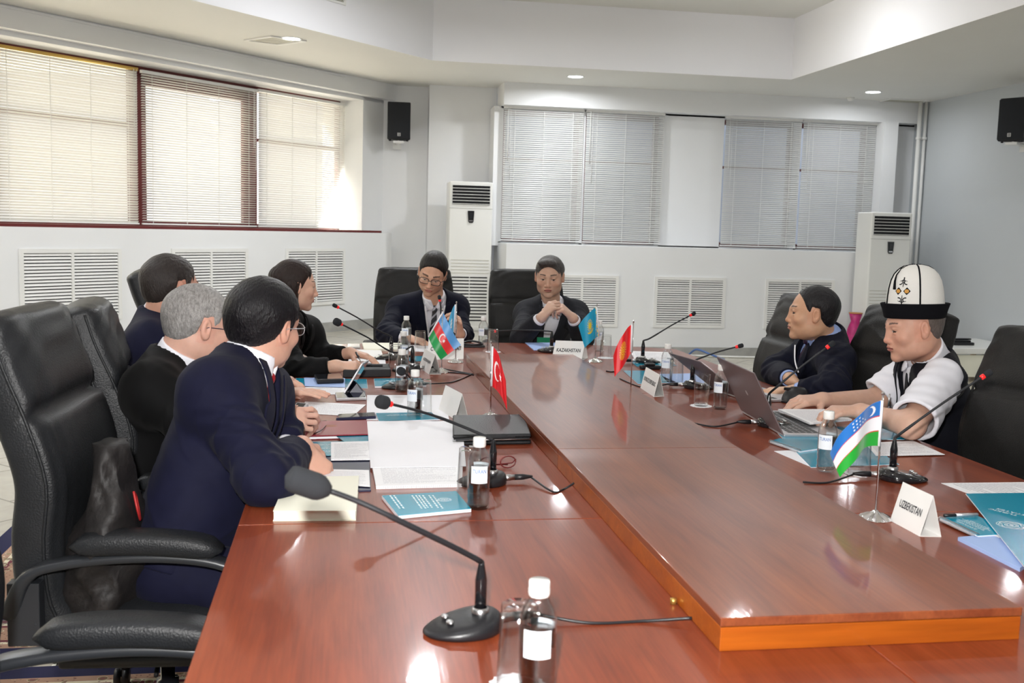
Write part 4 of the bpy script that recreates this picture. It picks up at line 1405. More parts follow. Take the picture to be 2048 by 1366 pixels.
def table_flag(kind, name, tip, foot, Y, top, bot, label, base='lobed', wave=.008, foot_z=None):
    """tip/foot: pixels of the pole; top/bot: 4 pixel control points of the upper / lower cloth edge, from the pole outwards,
    each with its own depth offset -> a draped satin cloth"""
    fz = TZ if foot_z is None else foot_z
    f0 = P3(foot[0], foot[1], fz)
    t0 = PY(tip[0], tip[1], f0.y)
    t0 = Vector((f0.x + (t0.x - f0.x), f0.y, t0.z))
    root = empty('table_flag', f0, 0, label, 'flag', 'small table flags on chrome poles')
    loc = lambda p: Vector(p) - f0
    b = MB(); b.tube([(0, 0, .01), loc(t0)], .0024, 8); b.lathe([(.0, .0), (.0045, .003), (.003, .008), (0, .011)], 10, loc(t0) - Vector((0, 0, .002))); b.build('pole', M['chrome'], root)
    b = MB()
    rings = []
    for (r, z) in ((.001, .022), (.006, .021), (.010, .016), (.018, .012), (.027, .007), (.034, .003), (.036, .0005), (.034, .0)):
        rings.append([Vector((math.cos(2 * PI * k / 48) * r * (1 + .10 * math.cos(2 * PI * k / 48 * 8) * min(r / .02, 1)), math.sin(2 * PI * k / 48) * r * (1 + .10 * math.cos(2 * PI * k / 48 * 8) * min(r / .02, 1)), z + .0025 * math.cos(2 * PI * k / 48 * 8) * (r > .012) * (z > 0.001))) for k in range(48)])
    vs, fs = loft(rings); b.add(vs, fs, True); b.build('base', M['chrome'], root)
    NU, NV = 132, 88
    tb = bez(*[PY(x, y, f0.y + dy) for x, y, dy in top], NU)
    bb = bez(*[PY(x, y, f0.y + dy) for x, y, dy in bot], NU)
    # small sleeve where the cloth wraps the pole
    co = np.zeros(((NU + 1) * (NV + 1), 3)); U = np.zeros(len(co)); V_ = np.zeros(len(co))
    k = 0
    for i in range(NU + 1):
        for j in range(NV + 1):
            t = j / NV
            p = bb[i].lerp(tb[i], t)
            w = wave * math.sin(i / NU * 7.5 + t * 1.6) * min(i / NU * 3, 1)
            co[k] = (p.x, p.y + w, p.z); U[k] = 1.5 * i / NU; V_[k] = t; k += 1
    co -= np.array(f0)
    fs = [(i * (NV + 1) + j, (i + 1) * (NV + 1) + j, (i + 1) * (NV + 1) + j + 1, i * (NV + 1) + j + 1) for i in range(NU) for j in range(NV)]
    me = bpy.data.meshes.new('cloth'); me.from_pydata(co.tolist(), [], fs)
    ca = me.color_attributes.new('Col', 'FLOAT_COLOR', 'POINT')
    C = flag_colours(kind, U, V_)
    ca.data.foreach_set('color', np.hstack([C, np.ones((len(C), 1))]).ravel())
    o = link_mesh('cloth', me, M['flag'], root, smooth=True)
    s = o.modifiers.new('thickness', 'SOLIDIFY'); s.thickness = .0006
    b = MB(); b.tube([loc(bb[0]), loc(tb[0])], .0038, 8); b.build('sleeve', M['paper'], root)
    return root


table_flag('uz', 'uz', (1766, 790), (1750, 1038), 0, [(1764, 801, 0), (1722, 812, -.02), (1690, 850, -.04), (1661, 908, -.05)],
           [(1757, 892, 0), (1726, 888, -.02), (1706, 918, -.04), (1683, 956, -.05)], 'small table flag in blue, white and green stripes with a crescent')
table_flag('tr', 'tr', (982, 686), (981, 836), 0, [(985, 693, 0), (996, 700, .01), (1002, 722, -.01), (1012, 762, -.02)],
           [(983, 772, 0), (992, 778, .01), (1004, 790, -.01), (1015, 822, -.02)], 'small red table flag with a white crescent, behind the black portfolio')
table_flag('az', 'az', (885, 621), (883, 745), 0, [(886, 624, 0), (897, 646, .0), (908, 672, -.01), (922, 690, -.01)],
           [(857, 674, 0), (861, 688, 0), (872, 706, -.01), (882, 720, -.01)], 'small table flag in blue, red and green bands with a white crescent', wave=.004)
table_flag('ots', 'ots', (913, 606), (911, 725), 0, [(911, 609, 0), (905, 613, .0), (900, 628, -.01), (896, 650, -.01)],
           [(908, 664, 0), (904, 668, 0), (900, 676, -.01), (897, 684, -.01)], 'small plain sky blue table flag behind the three-band flag', wave=.004)
table_flag('kz', 'kz', (1194, 611), (1190, 724), 0, [(1193, 614, 0), (1184, 618, .0), (1172, 630, -.01), (1157, 652, -.02)],
           [(1198, 672, 0), (1188, 678, 0), (1180, 684, -.01), (1170, 696, -.02)], 'small sky blue table flag with a yellow sun', wave=.005)
table_flag('kg', 'kg', (1267, 645), (1261, 797), 0, [(1264, 649, 0), (1250, 655, .0), (1238, 680, -.01), (1227, 712, -.02)],
           [(1262, 704, 0), (1256, 722, 0), (1240, 738, -.01), (1230, 754, -.02)], 'small red table flag with a yellow sun, at the edge of the raised panel', wave=.006)


# ---------------------------------------------------------------- tent name cards
def tent(bl, br, th, hgt, txt, label, tw=.7, back=None):
    a, c, t = P3(*bl), P3(*br), P3(*th)
    if (t - c).length < .02: t = c + (c - a).normalized().cross(Vector((0, 0, 1))) * -.07
    dv = (t - c); dv.z = 0
    root = empty('name_card', (a + c) / 2 + dv / 2, 0, label, 'name card', 'folded white name cards')
    o = (a + c) / 2 + dv / 2
    A, B, C2, D = a - o, c - o, c + dv - o, a + dv - o
    up = Vector((0, 0, hgt))
    T0, T1 = A + dv / 2 + up, B + dv / 2 + up
    b = MB(); e = .0012
    n1 = (B - A).cross(T0 - A).normalized() * e

    def sheet_(p): b.add(list(p) + [q - n1 for q in p] if False else list(p), [(0, 1, 2, 3)])
    b.add([A, B, T1, T0], [(0, 1, 2, 3)]); b.add([D, C2, T1, T0], [(0, 3, 2, 1)]); b.add([A, B, C2, D], [(0, 3, 2, 1)])
    cd = b.build('folded_card', M['card'], root)
    s = cd.modifiers.new('thickness', 'SOLIDIFY'); s.thickness = .0008
    if txt:
        ux = (B - A).normalized(); uy = (T0 - A).normalized(); w = (B - A).length
        h = (T0 - A).length
        nn = ux.cross(uy)
        text_mesh('lettering', txt, M['ink'], root, A + ux * w * (1 - tw) / 2 + uy * h * .42 + nn * .0012, ux, uy, w * tw, h * .19, bold=.018)
    return root


tent((1780, 1041), (1839, 1073), (1882, 1074), .092, 'UZBEKISTAN', 'white folded name card lettered UZBEKISTAN', .72)
tent((1281, 776), (1308, 794), (1328, 793), .088, 'KYRGYZ REPUBLIC', 'white folded name card lettered KYRGYZ REPUBLIC, beside the teal papers', .82)
tent((1103, 720), (1163, 722), (1176, 716), .092, 'KAZAKHSTAN', 'white folded name card lettered KAZAKHSTAN at the far end', .80)
tent((855, 720), (927, 718), (927, 708), .092, 'CTS SECRETARIAT', 'white folded name card lettered SECRETARIAT behind the three-band flag', .86)
# two cards seen end-on on the left side
tent((838, 735), (858, 749), (882, 749), .088, 'AZERBAIJAN', 'white folded name card seen nearly end-on, left of the three-band flag', .7)
tent((937, 838), (903, 818), (877, 819), .088, 'TURKIYE', 'white folded name card seen end-on, left of the red crescent flag', .7)


# ---------------------------------------------------------------- papers, folders, notebooks
def sheet(name, px, z, t, m, label, cat, group=None, lift=0.0):
    """px: four pixels (start of the first text line, its end, then round) on the table"""
    C4 = [P3(x, y, z) for x, y in px]
    c = sum(C4, Vector()) / 4
    b = MB(); b.quadslab([p - c for p in C4], t)
    o = b.build(name, m); o.location = c
    tag(o, label, cat, group)
    return o


def rosette(parent, c, ux, uy, r, m, z=.0007):
    """round eight-lobed ornament: rings of flat strips"""
    ux = Vector(ux); uy = Vector(uy); nn = ux.cross(uy).normalized() * z
    c = Vector(c)
    b = MB()

    def band(f0, f1, n=72):
        vs = []
        for i in range(n):
            a = 2 * PI * i / n
            for f in (f0(a), f1(a)): vs.append(c + (ux * math.cos(a) + uy * math.sin(a)) * f * r + nn)
        b.add(vs, [(2 * i, 2 * ((i + 1) % n), 2 * ((i + 1) % n) + 1, 2 * i + 1) for i in range(n)])
    band(lambda a: .94, lambda a: 1.0)
    band(lambda a: .70 + .11 * abs(math.sin(4 * a)), lambda a: .78 + .12 * abs(math.sin(4 * a)))
    band(lambda a: .56 + .10 * abs(math.cos(4 * a)), lambda a: .61 + .10 * abs(math.cos(4 * a)))
    band(lambda a: .40, lambda a: .47)
    band(lambda a: .24 + .06 * abs(math.sin(8 * a)), lambda a: .34)
    band(lambda a: .0, lambda a: .12 + .04 * abs(math.sin(5 * a)))
    return b.build('emblem', m, parent)


def booklet(px, label, z=TZ, th=.008, emb=(.5, .78, .2), lines=((.55, 3), (.42, 3), (.25, 2)), cat='notebook', name='teal_notebook', group=None, spiral=None, rot=0):
    """px: lower-left, lower-right, upper-right, upper-left of the cover as read"""
    C4 = [P3(x, y, z + th) for x, y in px]
    c = sum(C4, Vector()) / 4; c.z = z
    root = empty(name, c, 0, label, cat, group)
    Q = [p - c for p in C4]
    b = MB(); b.quadslab(Q, .0008); b.build('cover', M['teal'], root)
    if th > .002:
        ctr = sum(Q, Vector()) / 4
        b = MB(); b.quadslab([(p - Vector((0, 0, .0008))) * 1 + (p - ctr) * .006 for p in Q], th - .0016); b.build('pages', M['paper'], root)
    L = lambda u, v: (Q[0] * (1 - u) + Q[1] * u) * (1 - v) + (Q[3] * (1 - u) + Q[2] * u) * v
    ux = (Q[1] - Q[0]); uy = (Q[3] - Q[0]); W_ = ux.length; H_ = uy.length
    ux = ux / W_; uy = (uy - ux * uy.dot(ux)); uy.normalize()
    if emb:
        rosette(root, L(emb[0], emb[1]), ux, uy, emb[2] * W_, M['teal_w'])
    if lines:
        b = MB()
        for v, n in lines:
            for k in range(n):
                wd = rnd.uniform(.42, .72); vv = v - k * .045; x = .5 - wd / 2
                while x < .5 + wd / 2:
                    l_ = rnd.uniform(.03, .09)
                    p = [L(x, vv), L(min(x + l_, .5 + wd / 2), vv), L(min(x + l_, .5 + wd / 2), vv + .018), L(x, vv + .018)]
                    b.add([q + Vector((0, 0, .0006)) for q in p], [(0, 1, 2, 3)]); x += l_ + .015
        o = b.build('cover_print', M['teal_w'], root)
    if spiral:
        b = MB(); i0, i1 = spiral
        for k in range(30):
            t = (k + .5) / 30
            p = Q[i0].lerp(Q[i1], t) - Vector((0, 0, th * .5))
            dd = (Q[i1] - Q[i0]).normalized(); sd = dd.cross(Vector((0, 0, 1)))
            r = .006
            b.tube([p + sd * math.cos(a) * r + Vector((0, 0, math.sin(a) * r + .003)) for a in [2 * PI * q / 8 for q in range(9)]], .0008, 4, cap=False)
        b.build('spiral_binding', M['steel'], root)
    return root


gp = 'loose printed papers'
# right side, near to far
booklet([(1993, 1122), (2030, 985), (2120, 990), (2110, 1140)], 'large teal folder with a white rosette emblem, cut by the right picture edge', th=.006, emb=None, lines=None, cat='folder', name='teal_folder') if False else None
C_ = [(1932, 987), (2052, 1136), (2230, 1120), (2095, 985)]
fd = booklet(C_, 'large teal folder with a round white emblem, cut by the right picture edge', z=TZ + .014, th=.0035, emb=None, lines=None, cat='folder', name='teal_folder')
cpt = Vector(fd.location)
e0 = P3(2023, 1051, TZ + .0175) - cpt
rosette(fd, e0, (1, 0, 0), (0, 1, 0), .032, M['teal_w'])
tx0 = P3(2062, 1046, TZ + .0175) - cpt
for k, s_ in enumerate(('TURKIC', 'STATES')):
    text_mesh('cover_lettering', s_, M['teal_w'], fd, tx0 + Vector((.012 + .020 * k, .030 + .03, 0)), (-.45, .89, 0), (-.89, -.45, 0), .070, .011, lift=.0008, bold=.015) if k < 2 else None
o = sheet('printed_page', [(1882, 966), (1958, 995), (2150, 985), (2070, 964)], TZ + .001, .001, M['print'], 'white printed page behind the large teal folder at the right edge', 'paper', gp)
booklet([(1956, 1071), (1880, 1036), (1946, 1028), (2040, 1066)], 'teal spiral notebook under the large teal folder, pen on top', z=TZ + .002, th=.009, emb=(.5, .72, .15), spiral=(0, 1), group='teal spiral notebooks')
o = sheet('pale_blue_notepad', [(1916, 1074), (2040, 1136), (2080, 1110), (1980, 1068)], TZ + .008, .008, M['blue_paper'], 'pale blue and white notepad under the teal spiral notebook, right edge', 'notepad')
root = empty('ballpoint_pen', P3(1925, 1030, TZ + .018), 0, 'silver and black ballpoint pen on the teal spiral notebook', 'pen')
a, c = P3(1888, 1031, TZ + .017) - root.location, P3(1955, 1029, TZ + .017) - root.location
MB().tube([a, a.lerp(c, .35)], .004, 8).build('grip', M['blackp'], root); MB().tube([a.lerp(c, .35), c], .004, 8).build('barrel', M['silver'], root)

booklet([(1622, 934), (1556, 866), (1700, 866), (1798, 928)], 'large open teal folder with a white emblem under the striped flag', z=TZ, th=.003, emb=(.62, .32, .18), lines=None, cat='folder', name='teal_folder')
booklet([(1700, 880), (1640, 850), (1772, 858), (1832, 878)], 'teal folder in front of the crossed forearms of the man in the tall hat', z=TZ + .001, th=.003, emb=None, lines=None, cat='folder', name='teal_folder')
booklet([(1600, 902), (1540, 882), (1560, 876), (1640, 896)], 'small teal spiral notebook poking out left of the open teal folder', z=TZ - .001 + .001, th=.008, emb=None, lines=None, spiral=(0, 1), group='teal spiral notebooks')
sheet('printed_page', [(1548, 902), (1618, 932), (1650, 925), (1590, 900)], TZ + .0012, .001, M['paper'], 'white page corner poking out left of the large open teal folder', 'paper', gp)
sheet('printed_page', [(1752, 912), (1890, 909), (1826, 881), (1730, 886)], TZ + .0045, .001, M['print'], 'white printed page right of the striped flag, behind the microphone', 'paper', gp)
sheet('printed_page', [(1620, 846), (1704, 838), (1650, 818), (1556, 818)], TZ + .027, .006, M['print_fine'], 'sheaf of printed papers lying on the nearer laptop keyboard', 'paper', gp)
# Kyrgyz place
sheet('printed_page', [(1272, 726), (1350, 727), (1336, 704), (1262, 702)], TZ + .003, .002, M['print'], 'printed page behind the tall microphone at the right far corner', 'paper', gp)
booklet([(1276, 767), (1247, 741), (1300, 741), (1352, 764)], 'teal folder behind the name card lettered KYRGYZ REPUBLIC', z=TZ, th=.003, emb=(.5, .6, .16), lines=None, cat='folder', name='teal_folder')
booklet([(1274, 733), (1262, 724), (1330, 722), (1354, 731)], 'teal folder under the printed page at the right far corner', z=TZ, th=.002, emb=None, lines=None, cat='folder', name='teal_folder')
sheet('pale_blue_sheet', [(1340, 770), (1424, 768), (1404, 746), (1320, 748)], TZ + .003, .002, M['blue_paper'], 'pale blue sheet between the tall bottle and the far laptop', 'paper')
sheet('pale_blue_sheet', [(1068, 700), (1130, 697), (1110, 685), (1050, 685)], TZ + .003, .003, M['blue_paper'], 'pale blue papers in front of the man with clasped hands', 'paper')
b = MB(); b.box((-.05, -.02, 0), (.05, .02, .018)); b.box((-.03, -.028, .018), (.02, .01, .03)); o = b.build('black_radio', M['blackp'], bevel=.006)
o.location = P3(1300, 738, TZ); tag(o, 'black handset lying in front of the tall microphone at the right far corner', 'handset')
b = MB(); b.box((-.07, -.03, 0), (.07, .03, .012)); b.tube(smooth_path([(-.06, .01, .016), (0, .03, .03), (.06, .0, .02), (.02, -.03, .016), (-.05, -.02, .018)]), .006, 6)
o = b.build('black_case', M['blackp'], bevel=.005); o.location = P3(943, 694, TZ); tag(o, 'small black case with a coiled lead, left of the far bottle', 'case')

# left side, near to far
b = MB()
root = empty('cream_notebook', P3(630, 1010, TZ), 0, 'thick cream notebook under the foam head of the nearest microphone', 'notebook')
o_ = root.location
q = [P3(545, 1038, TZ + .004), P3(712, 1038, TZ + .004), P3(710, 980, TZ + .02), P3(560, 984, TZ + .02)]
q = [P3(546, 1041, TZ + .002), P3(712, 1040, TZ + .002), P3(718, 968, TZ + .002), P3(575, 972, TZ + .002)]
MB().quadslab([p - o_ + Vector((0, 0, 0)) for p in q], .0018).build('back_cover', M['cream'], root)
ctr = sum(q, Vector()) / 4
MB().quadslab([(p - ctr) * .985 + ctr - o_ + Vector((0, 0, .020)) for p in q], .0195).build('page_block', M['cream'], root)
MB().quadslab([p - o_ + Vector((0, 0, .0215)) for p in q], .0014).build('front_cover', M['cream'], root)
booklet([(790, 1026), (762, 992), (908, 984), (934, 1014)][::1], 'teal booklet with a white emblem beside the second water bottle', th=.009, emb=None, lines=None) if False else None
bk = booklet([(797, 1031), (942, 1017), (912, 982), (764, 991)], 'teal booklet with white lettering left of the second water bottle', z=TZ, th=.009, emb=None, lines=None)
c = Vector(bk.location)
rosette(bk, P3(889, 1000, TZ + .009) - c, (1, 0, 0), (0, 1, 0), .017, M['teal_w'])
b = MB()
for px_, n in ((862, 4), (842, 3), (828, 5), (784, 4)):
    pa, pb = P3(px_ - 12, 989, TZ + .0098) - c, P3(px_ + 10, 1019, TZ + .0098) - c
    for k in range(2):
        t = .06
        while t < .9:
            l_ = rnd.uniform(.05, .14)
            d = Vector((.006 + .009 * k, 0, 0)); p0 = pa.lerp(pb, t) + d; p1 = pa.lerp(pb, min(t + l_, .94)) + d
            b.add([p0, p1, p1 + Vector((.004, 0, 0)), p0 + Vector((.004, 0, 0))], [(0, 1, 2, 3)]); t += l_ + .03
b.build('cover_print', M['teal_w'], bk)
# big open white document: flipped blank page and printed page
root = empty('open_document', P3(835, 910, TZ), 0, 'thick white document folder lying open, a blank page over a printed one', 'document')
o_ = root.location
MB().quadslab([P3(*p, TZ + .008) - o_ for p in ((752, 972), (924, 968), (926, 915), (742, 920))], .008).build('printed_pages', M['print_fine'], root)
vs = [P3(742, 940, TZ + .010), P3(932, 936, TZ + .010), P3(922, 850, TZ + .012), P3(735, 850, TZ + .012)]
MB().quadslab([p - o_ for p in ((P3(741, 935, TZ + .010), P3(932, 932, TZ + .010), P3(924, 842, TZ + .016), P3(734, 842, TZ + .016)))], .0012).build('blank_page', M['paper'], root)
# navy folder with papers
sheet('navy_folder', [(620, 985), (742, 980), (738, 905), (630, 908)], TZ + .004, .004, M['navy_folder'], 'dark navy folder beside the open white document, papers on top', 'folder')
sheet('printed_page', [(640, 966), (740, 972), (738, 940), (640, 938)], TZ + .009, .002, M['print_fine'], 'white page with small red print on the navy folder, under the near hand', 'paper', gp)
sheet('printed_page', [(662, 919), (742, 918), (742, 882), (662, 884)], TZ + .010, .003, M['print'], 'white printed page lying over the teal brochure by the navy folder', 'paper', gp)
booklet([(619, 912), (702, 910), (698, 882), (616, 884)], 'teal brochure on the navy folder, partly under a page', z=TZ + .005, th=.002, emb=None, lines=((.75, 2), (.5, 2), (.3, 3)), cat='brochure', name='teal_brochure')
booklet([(690, 884), (742, 884), (742, 870), (672, 872)], 'teal brochure edge between the maroon folder and a printed page', z=TZ + .008, th=.001, emb=None, lines=None, cat='brochure', name='teal_brochure')
root = empty('maroon_folder', P3(675, 860, TZ), 0, 'maroon leatherette folder with a gold seal, left of the open document', 'folder')
o_ = root.location
q = [P3(610, 880, TZ + .001), P3(745, 876, TZ + .001), P3(745, 848, TZ + .001), P3(608, 850, TZ + .001)]
MB().quadslab([p - o_ for p in q], .001).build('back_cover', M['maroon_folder'], root)
MB().quadslab([p - o_ + Vector((0, 0, .008)) for p in q], .006).build('papers', M['paper'], root)
MB().quadslab([p - o_ + Vector((0, 0, .013)) for p in q], .003).build('front_cover', M['maroon_folder'], root)
rosette(root, P3(662, 852, TZ + .0135) - o_, (1, 0, 0), (0, 1, 0), .018, M['gold'])
# black zip portfolio
root = empty('zip_portfolio', P3(993, 866, TZ), 0, 'black leather zip portfolio at the foot of the red crescent flag', 'portfolio')
o_ = root.location
q = [P3(905, 892, TZ), P3(1062, 889, TZ), P3(1048, 848, TZ), P3(905, 850, TZ)]
for nm_, a_, b_, mm in (('lower_cover', 0, .012, 'leather'), ('zip_edge', .0115, .022, 'blackm'), ('upper_cover', .021, .034, 'leather')):
    k = .97 if nm_ == 'zip_edge' else 1
    ctr = sum(q, Vector()) / 4
    vs = [(p - ctr) * k + ctr - o_ + Vector((0, 0, a_)) for p in q] + [(p - ctr) * k + ctr - o_ + Vector((0, 0, b_)) for p in q]
    b = MB(); b.add(vs, [(0, 3, 2, 1), (4, 5, 6, 7), (0, 1, 5, 4), (1, 2, 6, 5), (2, 3, 7, 6), (3, 0, 4, 7)]); b.build(nm_, M[mm], root, bevel=.005)
b = MB(); b.tube([P3(912, 880, TZ + .036) - o_, P3(960, 876, TZ + .036) - o_, P3(1030, 875, TZ + .036) - o_], .003, 6); b.build('handle', M['blackm'], root)
b = MB(); b.tube([q[0] - o_ + Vector((0, -.002, .017)), q[1] - o_ + Vector((0, -.002, .017))], .002, 6); b.build('zip', M['steel'], root)
# spectacles behind the second microphone
root = empty('folded_spectacles', P3(995, 938, TZ + .002), .2, 'dark red spectacles folded behind the second nearest microphone', 'spectacles')
for s_ in (-1, 1):
    b = MB(); b.tube([(s_ * .03 + .022 * math.cos(a), 0, .018 + .016 * math.sin(a)) for a in [2 * PI * k / 16 for k in range(17)]], .002, 6, cap=False); b.build('rim', M['maroon'], root)
    b = MB(); b.tube([(s_ * .052, 0, .024), (s_ * .05, .02, .010), (-s_ * .04, .028, .004)], .002, 6); b.build('temple', M['maroon'], root)
# phones, recorder, tablet and so on
sheet('printed_page', [(600, 826), (706, 832), (732, 809), (610, 803)], TZ + .002, .001, M['print_fine'], 'printed page in front of the hand holding a small silver device', 'paper', gp)
sheet('white_sheet', [(733, 840), (898, 838), (888, 790), (734, 790)], TZ + .001, .001, M['paper'], 'large blank white sheet under the bottle behind the open document', 'paper')
booklet([(758, 842), (880, 838), (862, 824), (752, 826)], 'teal booklet on the blank white sheet behind the open document', z=TZ + .002, th=.005, emb=None, lines=((.7, 3),))


def slabthing(name, px, z, t, m, m2, label, cat, top='screen'):
    C4 = [P3(x, y, z) for x, y in px]
    c = sum(C4, Vector()) / 4
    root = empty(name, c, 0, label, cat)
    vs = [p - c for p in C4] + [p - c + Vector((0, 0, t)) for p in C4]
    b = MB(); b.add(vs, [(0, 3, 2, 1), (4, 5, 6, 7), (0, 1, 5, 4), (1, 2, 6, 5), (2, 3, 7, 6), (3, 0, 4, 7)]); b.build('body', m, root, bevel=t * .25)
    b = MB(); b.quadslab([(p - c) * .93 + Vector((0, 0, t + .0006)) for p in C4], .0008); b.build(top, m2, root)
    return root


slabthing('mobile_phone', [(672, 842), (752, 838), (750, 830), (676, 834)], TZ, .010, M['navy_folder'], M['screen'], 'mobile phone with a blue edge behind the maroon folder', 'phone')
slabthing('mobile_phone', [(672, 803), (733, 801), (728, 789), (670, 791)], TZ, .012, M['silver'], M['screen'], 'grey mobile phone lying flat in front of the propped silver tablet', 'phone')
slabthing('voice_recorder', [(634, 768), (688, 766), (682, 755), (628, 757)], TZ + .006, .018, M['blackp'], M['screen'], 'black recorder lying on papers beside the flat hand', 'recorder')
slabthing('tumbler_card', [(900, 706), (925, 704), (920, 697), (900, 697)], TZ, .002, M['paper'], M['teal'], 'small teal card between the flag bases at the far left corner', 'card', 'print') if False else None
sheet('printed_page', [(619, 790), (690, 788), (690, 772), (610, 774)], TZ + .002, .001, M['print'], 'printed page under the flat hand beside the propped tablet', 'paper', gp)
booklet([(592, 770), (735, 776), (733, 758), (592, 756)], 'teal folder with papers under the black recorder', z=TZ, th=.003, emb=None, lines=None, cat='folder', name='teal_folder')
sheet('pale_blue_sheet', [(610, 772), (690, 774), (690, 756), (608, 755)], TZ + .005, .001, M['blue_paper'], 'pale blue sheet under the black recorder', 'paper')
booklet([(750, 772), (852, 770), (842, 756), (748, 757)], 'teal notebook at the foot of the microphone pointing at the camera', z=TZ, th=.009, emb=None, lines=((.7, 3),))
# propped phone-sized tablet on a navy stand
root = empty('propped_tablet', P3(702, 790, TZ), 0, 'silver tablet propped up on a navy stand by the black case', 'tablet')
o_ = root.location
a0, a1 = P3(690, 787, TZ + .012), PY(727, 727, 3.98)
dirn = (a1 - a0); side = Vector((.25, .97, 0)).normalized() * .10
nn = dirn.cross(side).normalized() * .007
vs = [a0, a1, a1 + side, a0 + side]; vs = [p - o_ for p in vs]; vs = vs + [p + nn for p in vs]
b = MB(); b.add(vs, [(0, 3, 2, 1), (4, 5, 6, 7), (0, 1, 5, 4), (1, 2, 6, 5), (2, 3, 7, 6), (3, 0, 4, 7)]); b.build('body', M['silver'], root, bevel=.002)
for sgn in (-1, ):
    ctr = sum(vs[:4], Vector()) / 4
    b = MB(); b.add([(p - ctr) * .9 + ctr - nn * .12 for p in vs[:4]], [(0, 1, 2, 3)]); b.build('screen', M['screen'], root)
    b = MB(); b.add([(p - ctr) * .9 + ctr + nn * 1.12 for p in vs[:4]], [(0, 1, 2, 3)]); b.build('back', M['screen'], root)
b = MB(); w = Vector((0, 0, 0)); b.prism([(-.015, -.03), (.055, -.03), (.055, .07), (-.015, .07)], 0, .006); b.add([(-.01, -.02, .006), (.05, -.02, .006), (.02, -.01, .045), (-.01, .06, .006), (.05, .06, .006), (.02, .05, .045)], [(0, 1, 2), (3, 5, 4), (0, 2, 5, 3), (1, 4, 5, 2), (0, 3, 4, 1)])
b.build('stand', M['navy_folder'], root)
# black case with handle
root = empty('black_device_case', P3(733, 748, TZ), 0, 'black oblong device case with a handle, behind the propped tablet', 'case')
o_ = root.location
q = [P3(686, 756, TZ), P3(782, 754, TZ), P3(778, 742, TZ), P3(688, 744, TZ)]
vs = [p - o_ for p in q] + [p - o_ + Vector((0, 0, .034)) for p in q]
b = MB(); b.add(vs, [(0, 3, 2, 1), (4, 5, 6, 7), (0, 1, 5, 4), (1, 2, 6, 5), (2, 3, 7, 6), (3, 0, 4, 7)]); b.build('body', M['blackm'], root, bevel=.005)
b = MB(); b.box((-.07, -.01, .034), (.07, .01, .044)); b.build('handle', M['blackm'], root, bevel=.003)
# the woman's and the far-left papers
sheet('blue_booklet', [(628, 709), (682, 709), (678, 696), (626, 696)], TZ + .006, .006, M['blue_paper'], 'pale blue booklet left of the seated woman\'s papers', 'booklet')
sheet('printed_page', [(620, 722), (760, 722), (752, 708), (622, 708)], TZ + .002, .002, M['print'], 'printed pages under the seated woman\'s forearm', 'paper', gp)
sheet('grey_page', [(690, 712), (768, 716), (762, 700), (683, 698)], TZ + .005, .001, M['card'], 'greyish page behind the seated woman\'s pen hand', 'paper')
sheet('white_slip', [(735, 730), (772, 730), (770, 716), (732, 718)], TZ + .004, .001, M['paper'], 'small white slip beside the seated woman\'s pen', 'paper')
sheet('open_notebook', [(728, 697), (812, 699), (806, 686), (724, 685)], TZ + .012, .012, M['cream'], 'open cream notebook in front of the man with black glasses', 'notebook')
sheet('printed_page', [(815, 702), (880, 704), (880, 690), (815, 690)], TZ + .002, .002, M['paper'], 'white papers under the hands of the man with black glasses', 'paper', gp)
booklet([(818, 722), (850, 722), (846, 712), (818, 712)], 'small teal card beside the end-on name card at the far left', z=TZ, th=.002, emb=None, lines=None, cat='card', name='teal_card')
slabthing('mobile_phone', [(694, 698), (720, 698), (720, 691), (695, 691)], TZ, .010, M['grey_trim'], M['screen'], 'grey phone lying by the open cream notebook', 'phone')


